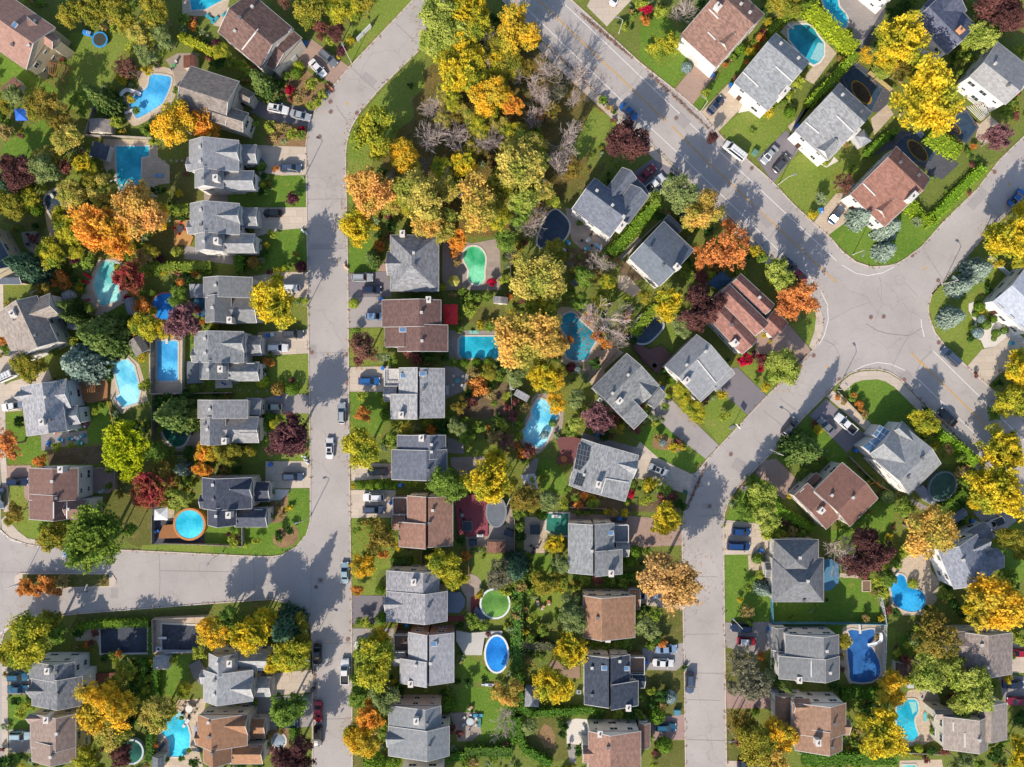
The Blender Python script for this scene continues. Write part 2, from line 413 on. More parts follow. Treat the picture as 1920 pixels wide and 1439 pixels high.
def form(kind, i):
    key = (kind, i)
    if key not in FORMS:
        s = 11 + i * 7
        if kind == 'tree': FORMS[key] = crown('broad_crown', s, 15, 330, 12500, .058)
        elif kind == 'open': FORMS[key] = crown('open_crown', s + 300, 15, 190, 5200, .058, .8, .075)
        elif kind == 'feather': FORMS[key] = crown_feather('feathery_crown', s + 50, 80, 15000, .052)
        elif kind == 'bush': FORMS[key] = crown('bush_crown', s + 100, 9, 60, 1300, .13, .8, .15)
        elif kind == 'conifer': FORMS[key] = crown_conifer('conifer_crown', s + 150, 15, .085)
        elif kind == 'tuft': FORMS[key] = crown('tuft_crown', s + 400, 6, 26, 330, .24, .8, .2)
        elif kind == 'ball': FORMS[key] = crown_ball('clipped_crown', s + 200, 900, .16)
        elif kind == 'bare': FORMS[key] = twig_mesh('bare_branches', s + 250, 4)
    return FORMS[key]
def trunk_mesh():
    mb = MB(); mb.bar((0, 0, -1), (0.02, 0.01, -.25), .055, .04, 7); rng = random.Random(5)
    for i in range(5):
        a = i * 1.26; mb.bar((0.02, 0.01, -.35), (.42 * math.cos(a), .42 * math.sin(a), .1 + .1 * rng.random()), .028, .012, 5)
    mb.bar((0.02, .01, -.27), (.0, .03, .4), .035, .012, 6)
    return mb.mesh('tree_trunk')
TRUNK = trunk_mesh()
# kind: (form, leaf colours, height per crown diameter, look, category, object name)
PL = {
 'olive': ('tree', '#a89c3e', '#7e8434', .85, 'olive green leafy tree', 'tree', 'leafy_tree'),
 'oliveb': ('tree', '#cdbb60', '#959c46', .85, 'pale olive leafy tree', 'tree', 'leafy_tree'),
 'olivebrown': ('open', '#a08a42', '#787234', .85, 'brownish olive tree', 'tree', 'leafy_tree'),
 'yellow': ('feather', '#e6c938', '#a4a83a', .85, 'bright yellow autumn tree', 'tree', 'autumn_tree'),
 'gold': ('tree', '#ecbc38', '#bcac40', .85, 'golden autumn tree', 'tree', 'autumn_tree'),
 'yg': ('tree', '#c4ba3c', '#839438', .85, 'yellow green leafy tree', 'tree', 'leafy_tree'),
 'goldtan': ('tree', '#e0b45e', '#a8a24a', .85, 'tan gold autumn tree', 'tree', 'autumn_tree'),
 'orange': ('feather', '#f0a448', '#deb044', .8, 'orange autumn maple', 'tree', 'autumn_tree'),
 'orangered': ('open', '#e89c58', '#c47c4c', .8, 'orange red autumn maple', 'tree', 'autumn_tree'),
 'peach': ('tree', '#eab064', '#c4a850', .85, 'peach orange autumn tree', 'tree', 'autumn_tree'),
 'red': ('feather', '#b44e50', '#8c6640', .8, 'red autumn maple', 'tree', 'autumn_tree'),
 'crimson': ('bush', '#c81e48', '#98263c', .9, 'crimson red bush', 'bush', 'garden_bush'),
 'darkpurple': ('tree', '#744e4a', '#523838', .8, 'dark purple leafy tree', 'tree', 'purple_tree'),
 'purple': ('feather', '#7e5458', '#604044', .8, 'purple leafy tree', 'tree', 'purple_tree'),
 'purplepink': ('feather', '#9a7074', '#7a5458', .8, 'dusty purple tree', 'tree', 'purple_tree'),
 'tanbrown': ('tree', '#d4ac70', '#bc9656', .85, 'tan brown autumn oak', 'tree', 'autumn_tree'),
 'lime': ('tree', '#b4bc5c', '#8fa144', .85, 'light lime green tree', 'tree', 'leafy_tree'),
 'green': ('tree', '#86a046', '#5f7c34', .9, 'green leafy tree', 'tree', 'leafy_tree'),
 'willow': ('feather', '#84983e', '#5a7830', .7, 'large green drooping tree', 'tree', 'leafy_tree'),
 'limef': ('feather', '#bcc22c', '#9caf28', .7, 'vivid lime feathery tree', 'tree', 'leafy_tree'),
 'sage': ('tree', '#98a468', '#75864e', .95, 'sage green leafy tree', 'tree', 'leafy_tree'),
 'dg': ('bush', '#4a6c34', '#365228', 1.0, 'dark green bush', 'bush', 'garden_bush'),
 'bare': ('bare', '#a89a92', '#94877e', 1.0, 'bare grey leafless tree', 'tree', 'bare_tree'),
 'redbare': ('open', '#8c6256', '#74584a', .9, 'thin reddish brown tree', 'tree', 'bare_tree'),
 'grey': ('open', '#8c8870', '#75745e', .8, 'grey green thinning tree', 'tree', 'bare_tree'),
 'spruce': ('conifer', '#a6b6a8', '#84988c', .72, 'blue green spruce', 'conifer', 'spruce_tree'),
 'conifer': ('conifer', '#7a8c4c', '#55703a', 1.25, 'dark green conifer', 'conifer', 'conifer_tree'),
 'dconifer': ('conifer', '#5e7a60', '#42604c', 1.25, 'deep green conifer', 'conifer', 'conifer_tree'),
 'sg': ('bush', '#8aa046', '#688234', 1.0, 'green garden bush', 'bush', 'garden_bush'),
 'sy': ('bush', '#cfb83a', '#aaa034', 1.0, 'yellow garden bush', 'bush', 'garden_bush'),
 'sl': ('bush', '#b0b84a', '#8c9c3e', 1.0, 'lime green bush', 'bush', 'garden_bush'),
 'so': ('bush', '#d6924c', '#b4743a', 1.0, 'orange brown bush', 'bush', 'garden_bush'),
 'st': ('bush', '#b4a068', '#94804e', 1.0, 'tan garden bush', 'bush', 'garden_bush'),
 'sp': ('bush', '#6c3c4c', '#54303c', 1.0, 'dark purple bush', 'bush', 'garden_bush'),
 'sr': ('bush', '#94605a', '#7c4c44', 1.0, 'reddish brown bush', 'bush', 'garden_bush'),
 'ss': ('bush', '#9aa87c', '#7c8e64', 1.0, 'sage green bush', 'bush', 'garden_bush'),
 'bb': ('ball', '#9aaeb0', '#7e949a', .8, 'round blue grey bush', 'bush', 'round_bush'),
 'gb': ('ball', '#6c8c30', '#567628', .9, 'round clipped green bush', 'bush', 'round_bush'),
 'yb': ('ball', '#aab83a', '#93a632', .9, 'round lime green bush', 'bush', 'round_bush'),
 'ob': ('ball', '#a88c4c', '#8f743c', .9, 'round brown gold bush', 'bush', 'round_bush'),
 'pb': ('ball', '#6a3244', '#562838', .8, 'round dark purple bush', 'bush', 'round_bush'),
 'sb': ('ball', '#8ca266', '#768c54', .9, 'round sage green bush', 'bush', 'round_bush'),
}
GROUPS = {'tree': 'garden and street trees', 'conifer': 'conifers in the gardens', 'bush': 'bushes in the gardens'}
prng = random.Random(77)
LOW = []; BUSHMIN = 0
FOOT = []
def bark(): return plain('#9c8c7c', .9, 0, .2, 6)
def plant(t, x, y, d, kind, hmul=1.0):
    fm, ca, cb, hk, look, cat, nm = PL[kind]
    r = 0.5 * d / 4.797 * S * ((1.13 if d > 230 else 1.06) if PL[kind][5] != 'bush' else 1.0)
    hh = 2 * r * hk * hmul
    istree = cat != 'bush'
    if istree: hh = min(15.0, max(3.4, hh * 1.0 + 2.6))
    else: hh = max(.7, min(hh, 3.2))
    p0 = px(t, x, y); zc = hh * (.62 if istree else .5)
    if fm == 'conifer': zc = hh * .4
    p = ground(p0, zc); f = (HC - zc) / HC; r *= f * (1.25 if fm == 'bare' else 1.0)
    var = prng.randrange(7 if fm in ('tree', 'feather', 'open') else 4)
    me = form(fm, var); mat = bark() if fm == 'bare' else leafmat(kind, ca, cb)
    if fm == 'bare': mat = plain('#b8a8a2', .9, 0, .15, 3, .2, 1.2)
    rot = prng.uniform(0, 6.28); asp = prng.uniform(.93, 1.07)
    size = ('large ' if istree and d > 370 else 'small ' if (istree and d < 190) else 'little ' if d < 85 else '')
    if look.startswith('large'): size = ''
    look = size + look
    FOOT.append((p0[0], p0[1], d / 4.797 * .5, kind, istree))
    if not istree:
        if nm == 'garden_bush' and d < BUSHMIN:
            LOW.append((me, mat, p.x, p.y, hh, r, asp, rot)); return None
        o = link(nm, me, mat, None, (p.x, p.y, hh * .46), rot); o.scale = (r * asp, r / asp, hh * .56)
        thing(o, look, 'bush', p0, GROUPS['bush']); return o
    root = empty(nm, (p.x, p.y, 0))
    if fm == 'bare':
        c = link('branches', me, mat, root, (0, 0, hh * .5), rot); c.scale = (r * asp, r / asp, hh * .56)
    elif fm == 'conifer':
        c = link('crown', me, mat, root, (0, 0, hh * .30), rot); c.scale = (r * asp, r / asp, hh * .5)
        k = link('trunk', TRUNK, bark(), root, (0, 0, hh * .25), 0); k.scale = (r * .6, r * .6, hh * .28)
    else:
        vz = min(hh * .44, r * 1.05)
        c = link('crown', me, mat, root, (0, 0, hh - vz * .95), rot); c.scale = (r * asp, r / asp, vz)
        k = link('trunk', TRUNK, bark(), root, (0, 0, hh * .62), rot); k.scale = (r, r, hh * .63)
    thing(root, look, cat, p0, GROUPS[cat]); return root
def hedge(t, pts, wd, hexa, hexb, h=2.0, look='clipped green hedge'):
    pl = [G(t, x, y, h) for x, y in pts]; wm = wd / 4.797 * S * (HC - h) / HC
    rng = np.random.default_rng(len(REG) + 3); P, Nn = [], []
    A, B = band_pts(pl, wm); core = MB()
    k = .16
    for i in range(len(pl) - 1):
        a, b = pl[i], pl[i + 1]; d = (b - a); ln = d.length; d = d / ln; nn = Vector((-d.y, d.x))
        n = int(ln * (wm + 2 * h) * 9)
        t_ = rng.uniform(-.02, 1.02, n); s = rng.uniform(-(wm / 2 + h), wm / 2 + h, n)
        lump = .10 * np.sin(t_ * ln * 2.1) + .07 * np.sin(t_ * ln * 4.7 + 1)
        top = np.abs(s) <= wm / 2
        off = np.where(top, s, np.sign(s) * (wm / 2 + lump)); z = np.where(top, h + lump + rng.normal(scale=.05, size=n), h - (np.abs(s) - wm / 2))
        off = off + rng.normal(scale=.06, size=n)
        P.append(np.stack([a.x + d.x * ln * t_ + nn.x * off, a.y + d.y * ln * t_ + nn.y * off, z], 1))
        q = np.stack([np.where(top, 0, np.sign(s)) * nn.x, np.where(top, 0, np.sign(s)) * nn.y, np.where(top, 1.0, .25)], 1)
        Nn.append(q + rng.normal(scale=.4, size=(n, 3)))
        i0, i1 = Vector(A[i]).lerp(Vector(B[i]), k), Vector(B[i]).lerp(Vector(A[i]), k); j0, j1 = Vector(A[i + 1]).lerp(Vector(B[i + 1]), k), Vector(B[i + 1]).lerp(Vector(A[i + 1]), k)
        core.hexa([(*i0, 0), (*i1, 0), (*j1, 0), (*j0, 0)], [(*i0, h * .93), (*i1, h * .93), (*j1, h * .93), (*j0, h * .93)])
    P = np.concatenate(P); n = len(P); c0 = pl[len(pl) // 2]; org = np.array([c0.x, c0.y, 0])
    me = leaf_mesh('hedge_leaves', P - org, np.concatenate(Nn), .30 * rng.uniform(.6, 1.3, n), rng.random(n), rng)
    m = leafmat('hedge' + hexa, hexa, hexb)
    o = empty('hedge', (c0.x, c0.y, 0))
    link('foliage', me, m, o)
    core.v = [(v[0] - c0.x, v[1] - c0.y, v[2]) for v in core.v]
    link('stems', core.mesh('hedge_stems'), plain(hexb, .9, 0, .2, 4, .1, 1.9), o)
    mid = pts[len(pts) // 2] if len(pts) > 2 else ((pts[0][0] + pts[1][0]) / 2, (pts[0][1] + pts[1][1]) / 2)
    thing(o, look, 'hedge', px(t, *mid), 'garden hedges'); return o

# ---------------------------------------------------------------- houses
def win_mesh(wd, hg):
    f = MB(); e = .09
    for (x, z, a, b) in ((0, hg / 2 - e / 2, wd, e), (0, -hg / 2 + e / 2, wd, e), (-wd / 2 + e / 2, 0, e, hg - 2 * e), (wd / 2 - e / 2, 0, e, hg - 2 * e), (0, 0, .06, hg - 2 * e)):
        f.box(x, 0, z, a, .12, b)
    g = MB(); g.box(0, -.01, 0, wd - 2 * e, .05, hg - 2 * e)
    return f.mesh('window_frame'), g.mesh('window_pane')
WINS = {k: win_mesh(*k) for k in ((1.2, 1.3), (1.7, 1.2), (1.0, .8))}
def door_mesh():
    m = MB(); m.box(0, 0, 0, .95, .1, 2.05); m.box(0, -.05, .45, .55, .06, .7); m.box(0, -.05, -.5, .55, .06, .7); m.box(.36, -.09, 0, .08, .09, .08)
    return m.mesh('front_door')
def garage_mesh():
    m = MB(); m.box(0, 0, 0, 2.7, .1, 2.2)
    for i in range(4): m.box(0, -.05, -.83 + i * .55, 2.6, .05, .46)
    return m.mesh('garage_door')
DOOR, GAR = door_mesh(), garage_mesh()
def vent_mesh():
    m = MB(); m.box(0, 0, .05, .42, .42, .9); m.box(0, 0, .55, .58, .58, .12); return m.mesh('roof_vent')
VENT = vent_mesh()
class Piece:
    def __init__(s, t, q, f, ez, rz, kind='g', cap=True):
        s.ez, s.rz, s.kind = ez, rz, kind
        c = [px(t, *p) for p in q]; p0, p1, p2 = (ground(p, ez) for p in c)
        s.o = p0; s.u = (p1 - p0); s.a = s.u.length; s.u.normalize()
        s.v = Vector((-s.u.y, s.u.x)); d = (p2 - p1).dot(s.v)
        if d < 0: s.v = -s.v; d = -d
        s.b = d
        m1 = Vector(c[0]).lerp(Vector(c[1]), .5); m2 = m1 + (Vector(c[2]) - Vector(c[1]))
        rp = ground(m1.lerp(m2, f), rz); s.g = min(.98, max(.02, (rp - s.o).dot(s.v) / s.b)) if kind in 'gh' else f
        if f in (0, 1): s.g = (.001, .999)[f]
    def P(s, u, v, z=0): q = s.o + s.u * u + s.v * v; return Vector((q.x, q.y, z))
    def uv(s, x, y):
        d = Vector((x, y)) - s.o; return d.dot(s.u), d.dot(s.v)
    def inside(s, x, y, m=0.0):
        u, v = s.uv(x, y); return -m <= u <= s.a + m and -m <= v <= s.b + m
    def h(s, x, y):
        u, v = s.uv(x, y)
        if not (0 <= u <= s.a and 0 <= v <= s.b): return None
        k = v / (s.g * s.b) if v < s.g * s.b else (s.b - v) / ((1 - s.g) * s.b)
        if s.kind == 'h':
            hi = min(s.b * .48, s.a * .48); k = min(k, u / hi, (s.a - u) / hi)
        if s.kind == 'f': k = 1
        return s.ez + (s.rz - s.ez) * k
    def roof(s, mb, t=.22):
        a, b, g, e, r = s.a, s.b, s.g * s.b, s.ez, s.rz
        def quad(p, vs, nrm=None):
            mb.face([s.P(u, v, z) for u, v, z in p], vs)
        l1 = math.hypot(g, r - e); l2 = math.hypot(b - g, r - e)
        if s.kind == 'f':
            mb.hexa([s.P(0, 0, e - t), s.P(a, 0, e - t), s.P(a, b, e - t), s.P(0, b, e - t)], [s.P(0, 0, e), s.P(a, 0, e), s.P(a, b, e), s.P(0, b, e)]); return
        if s.kind == 'h':
            hi = min(b * .48, a * .48); lh = math.hypot(hi, r - e)
            quad([(0, 0, e), (a, 0, e), (a - hi, g, r), (hi, g, r)], [(0, 0), (a, 0), (a - hi, l1), (hi, l1)])
            quad([(a, b, e), (0, b, e), (hi, g, r), (a - hi, g, r)], [(a, 0), (0, 0), (hi, l2), (a - hi, l2)])
            quad([(0, b, e), (0, 0, e), (hi, g, r)], [(b, 0), (0, 0), (g, lh)])
            quad([(a, 0, e), (a, b, e), (a - hi, g, r)], [(0, 0), (b, 0), (g, lh)])
        else:
            quad([(0, 0, e), (a, 0, e), (a, g, r), (0, g, r)], [(0, 0), (a, 0), (a, l1), (0, l1)])
            quad([(a, b, e), (0, b, e), (0, g, r), (a, g, r)], [(a, 0), (0, 0), (0, l2), (a, l2)])
            for u in (0, a):
                quad([(u, 0, e), (u, g, r), (u, g, r - t), (u, 0, e - t)], [(0, 0), (1, 0), (1, 1), (0, 1)])
                quad([(u, g, r), (u, b, e), (u, b, e - t), (u, g, r - t)], [(0, 0), (1, 0), (1, 1), (0, 1)])
        for (p, q) in (((0, 0), (a, 0)), ((a, b), (0, b))) + ((((0, b), (0, 0)), ((a, 0), (a, b))) if s.kind == 'h' else ()):
            quad([(*p, e), (*q, e), (*q, e - t), (*p, e - t)], [(0, 0), (1, 0), (1, 1), (0, 1)])
        quad([(0, 0, e - t), (a, 0, e - t), (a, b, e - t), (0, b, e - t)], [(0, 0), (a, 0), (a, b), (0, b)])
    def walls(s, mb, ins, zb=0.0):
        a, b, g = s.a, s.b, s.g * s.b; sl1 = (s.rz - s.ez) / max(.2, g); sl2 = (s.rz - s.ez) / max(.2, b - g)
        flat = s.kind in 'fh'
        z1 = s.ez - .16 + (0 if flat else sl1 * ins); z2 = s.ez - .16 + (0 if flat else sl2 * ins); zr = s.rz - .16
        if g < ins + .05: z1 = zr
        if b - g < ins + .05: z2 = zr
        i, ub, vb = ins, a - ins, b - ins
        P = s.P
        if s.kind == 'g': ia, ub = .14 + (ins - .30), a - .14 - (ins - .30)
        else: ia = i
        mb.face([P(ia, i, zb), P(ub, i, zb), P(ub, i, z1), P(ia, i, z1)])
        mb.face([P(ub, vb, zb), P(ia, vb, zb), P(ia, vb, z2), P(ub, vb, z2)])
        for u in (ia, ub):
            if flat or g < ins + .05 or b - g < ins + .05: mb.face([P(u, i, zb), P(u, vb, zb), P(u, vb, z2), P(u, i, z1)])
            else: mb.face([P(u, i, zb), P(u, vb, zb), P(u, vb, z2), P(u, g, zr), P(u, i, z1)])
    def sides(s, ins):
        P, a, b = s.P, s.a, s.b
        u, v = Vector((s.u.x, s.u.y, 0)), Vector((s.v.x, s.v.y, 0))
        e = ins - .16 if s.kind == 'g' else ins
        return [(P(e, ins), P(a - e, ins), -v), (P(a - e, b - ins), P(e, b - ins), v), (P(e, b - ins), P(e, ins), -u), (P(a - e, ins), P(a - e, b - ins), u)]
    def trim(s, mb):
        a, b, g = s.a, s.b, s.g * s.b; k = .075
        E = [((0, 0, s.ez), (a, 0, s.ez)), ((0, b, s.ez), (a, b, s.ez))]
        if s.kind == 'g': E += [((u, 0, s.ez), (u, g, s.rz)) for u in (0, a)] + [((u, b, s.ez), (u, g, s.rz)) for u in (0, a)]
        else: E += [((u, 0, s.ez), (u, b, s.ez)) for u in (0, a)]
        for p, q in E:
            if (Vector(p) - Vector(q)).length > .3: mb.bar(s.P(p[0], p[1], p[2] - .05), s.P(q[0], q[1], q[2] - .05), k, k, 4)
HOUSES = []
hrng = random.Random(9)
def house(anchor, label, t, roof, wall, pieces, chim=(), vents=(), sky=(), front=(1, 0), terr=(), chimc='#e8e0d8', name='family_house', extra=None, gdoor=True, steps=()):
    ps = []
    for i, q in enumerate(pieces):
        if q[0] == 'X':
            x0, y0, x1, y1, ax, f, ez, rz = q[1:9]; kind = q[9] if len(q) > 9 else 'g'
            pts = ((x0, y0), (x1, y0), (x1, y1)) if ax == 'x' else ((x0, y0), (x0, y1), (x1, y1))
        else:
            pts = ((q[1], q[2]), (q[3], q[4]), (q[5], q[6])); f, ez, rz = q[7:10]; kind = q[10] if len(q) > 10 else 'g'
        ps.append(Piece(t, pts, f, ez * 1.14 + .006 * i, ez * 1.14 + (rz - ez) * 1.05 + .006 * i, kind))
    c = ps[0].P(ps[0].a / 2, ps[0].b / 2); root = empty(name, (c.x, c.y, 0))
    def loc(mb): mb.v = [(v[0] - c.x, v[1] - c.y, v[2]) for v in mb.v]; return mb
    rm, wm, tm = MB(), MB(), MB(); cover = []
    for i, p in enumerate(ps):
        p.roof(rm); p.walls(wm, (.30 + .004 * i)); p.trim(tm)
    k_ = hrng.uniform(.90, 1.08); roof = '#%02x%02x%02x' % tuple(int(max(0, min(255, int(roof[i:i + 2], 16) * k_ + hrng.uniform(-1.5, 1.5)))) for i in (1, 3, 5))
    ro = link('roof', loc(rm).mesh('house_roof'), shingle(roof, hrng.uniform(.12, .3)), root)
    link('wall', loc(wm).mesh('house_wall'), plain(wall, .85, 0, .06, 1.2, .2), root)
    link('gutter', loc(tm).mesh('house_gutter'), plain('#cfccc8', .5, 0, .05, 2), root)
    def top(x, y):
        hs = [p.h(x, y) for p in ps]; hs = [h for h in hs if h is not None]; return max(hs) if hs else None
    def onroof(x, y):
        z = 6.0; q = px(t, x, y)
        for _ in range(4):
            g = ground(q, z); h = top(g.x, g.y)
            if h is None: h = ps[0].ez
            z = h
        return ground(q, z), z
    ang = math.atan2(ps[0].u.y, ps[0].u.x)
    for ch in chim:
        wd, dp = (ch[2], ch[3]) if len(ch) > 3 else (1.25, .95)
        g, z = onroof(ch[0], ch[1]); g = ground(px(t, ch[0], ch[1]), z + 1.2)
        m = MB(); m.box(0, 0, -.1, wd, dp, 2.8); m.box(0, 0, 1.36, wd + .14, dp + .14, .12)
        o = link('chimney', m.mesh('house_chimney'), plain(chimc, .85, 0, .1, 4), root, (g.x - c.x, g.y - c.y, z), ang)
        m = MB(); m.cyl(0, 0, 1.38, 1.68, .2, .18, 8); link('flue', m.mesh('chimney_flue'), plain('#5a5654', .7), o)
    for vx, vy in vents:
        g, z = onroof(vx, vy); link('roof_vent', VENT, plain('#d4d0cc' if hrng.random() < .5 else '#75767a', .5), root, (g.x - c.x, g.y - c.y, z), ang)
    for vx, vy in sky:
        g, z = onroof(vx, vy); m = MB(); m.box(0, 0, .03, 1.0, 1.5, .24)
        o = link('skylight', m.mesh('roof_skylight'), WHITE(), root, (g.x - c.x, g.y - c.y, z), ang)
        m = MB(); m.box(0, 0, .16, .8, 1.3, .06); link('pane', m.mesh('skylight_pane'), glass('#6b8fb5'), o)
    if steps:
        for (x0, y0, x1, y1) in steps:
            m = MB()
            (g, z), (g2, z2) = onroof(x0, y0), onroof(x1, y1); n_ = max(2, int((g2 - g).length / .8)); pv = None
            for i in range(n_ + 1):
                f = i / n_; q, zz = onroof(x0 + (x1 - x0) * f, y0 + (y1 - y0) * f); cur = (q.x - c.x, q.y - c.y, zz + .08)
                if pv: m.bar(pv, cur, .14, .14, 4)
                pv = cur
            link('roof_fascia', m.mesh('roof_fascia'), WHITE(), root)
    for (x0, y0, x1, y1, z, floor) in terr:      # open roof terraces with white railings
        a, b = G(t, x0, y0, z), G(t, x1, y1, z); X0, X1, Y0, Y1 = min(a.x, b.x), max(a.x, b.x), min(a.y, b.y), max(a.y, b.y)
        m = MB(); m.box((X0 + X1) / 2 - c.x, (Y0 + Y1) / 2 - c.y, z / 2, X1 - X0, Y1 - Y0, z)
        o = link('garage_terrace', m.mesh('garage_terrace'), plain(floor, .8, 0, .15, 2), root)
        m = MB()
        for (p, q) in (((X0, Y0), (X1, Y0)), ((X1, Y0), (X1, Y1)), ((X1, Y1), (X0, Y1)), ((X0, Y1), (X0, Y0))):
            A, B = Vector((p[0] - c.x, p[1] - c.y)), Vector((q[0] - c.x, q[1] - c.y))
            m.bar((*A, z + 1.0), (*B, z + 1.0), .09, .09, 4); m.bar((*A, z + .12), (*B, z + .12), .06, .06, 4)
            n = max(2, int((B - A).length / .5))
            for i in range(n + 1):
                w_ = A.lerp(B, i / n); m.bar((*w_, z), (*w_, z + 1.0), .045, .045, 4)
        link('railing', m.mesh('terrace_railing'), WHITE(), o)
    # windows and doors on the walls
    fv = Vector((front[0], -front[1])).normalized()
    gi = min(range(len(ps)), key=lambda i: ps[i].ez) if len(ps) > 1 else 0
    for i, p in enumerate(ps):
        ins = (.30 + .004 * i)
        for (A, B, n) in p.sides(ins):
            mid = (A + B) / 2; n2 = Vector((n.x, n.y)); ln = (B - A).length; rz = math.atan2(n2.y, n2.x) + math.pi / 2
            facing = n2.dot(-Vector((mid.x, mid.y)).normalized()); isf = n2.dot(fv) > .8
            def clear(q):
                w_ = Vector((q.x, q.y)) + n2 * .3
                return not any(pp.inside(w_.x, w_.y, -.3) for j, pp in enumerate(ps) if j != i)
            if isf and i == gi and gdoor and ln > 3.4 and clear(mid):
                q = mid + n * .04; link('garage_door', GAR, plain('#ded8d0', .6), root, (q.x - c.x, q.y - c.y, 1.15), rz); 
                continue
            if isf and i == 0 and ln > 4:
                q = A.lerp(B, .3)
                if clear(q): q = q + n * .04; link('front_door', DOOR, plain('#5c4034', .5), root, (q.x - c.x, q.y - c.y, 1.2), rz)
            if facing < -.25 and not isf: continue
            nw = min(4, int(ln / 3.0))
            for s_ in range(2 if p.ez > 5 else 1):
                z = (1.85, 4.75)[s_] if p.ez > 5 else min(1.8, p.ez - 1.2)
                for k in range(nw):
                    q = A.lerp(B, (k + .5) / nw)
                    if isf and i == 0 and s_ == 0 and abs((k + .5) / nw - .3) < .18: continue
                    if not clear(q): continue
                    wk = hrng.choice(list(WINS)); q = q + n * .03
                    o = link('window', WINS[wk][0], WHITE(), root, (q.x - c.x, q.y - c.y, z), rz)
                    link('pane', WINS[wk][1], glass(), o)
    if extra: extra(root, ps, c, onroof, t)
    pc = topx(Vector((c.x, c.y)), ps[0].ez); ANCH.append((pc[0], pc[1], anchor))
    thing(root, '', 'house', pc, 'houses of the neighbourhood', label)
    HOUSES.append((root, ps)); return root

# ---------------------------------------------------------------- cars
def loft(st):                               # st: x, half width, z bottom, z top, tumblehome
    mb = MB(); rings = []
    for x, hw, zb, zt, th in st:
        rings.append([(x, -hw * .9, zb), (x, -hw, zb + .18), (x, -hw * .99, zt - .22), (x, -hw * th, zt), (x, 0, zt + .025), (x, hw * th, zt), (x, hw * .99, zt - .22), (x, hw, zb + .18), (x, hw * .9, zb)])
    for a, b in zip(rings, rings[1:]):
        for i in range(len(a)):
            j = (i + 1) % len(a); mb.face([a[i], a[j], b[j], b[i]])
    mb.face(rings[0]); mb.face(list(reversed(rings[-1]))); return mb
CARS = {}
def quadslab(mb, q, d=.015):
    n = (Vector(q[1]) - Vector(q[0])).cross(Vector(q[3]) - Vector(q[0])).normalized() * d
    mb.hexa([tuple(Vector(p)) for p in q], [tuple(Vector(p) + n) for p in q])
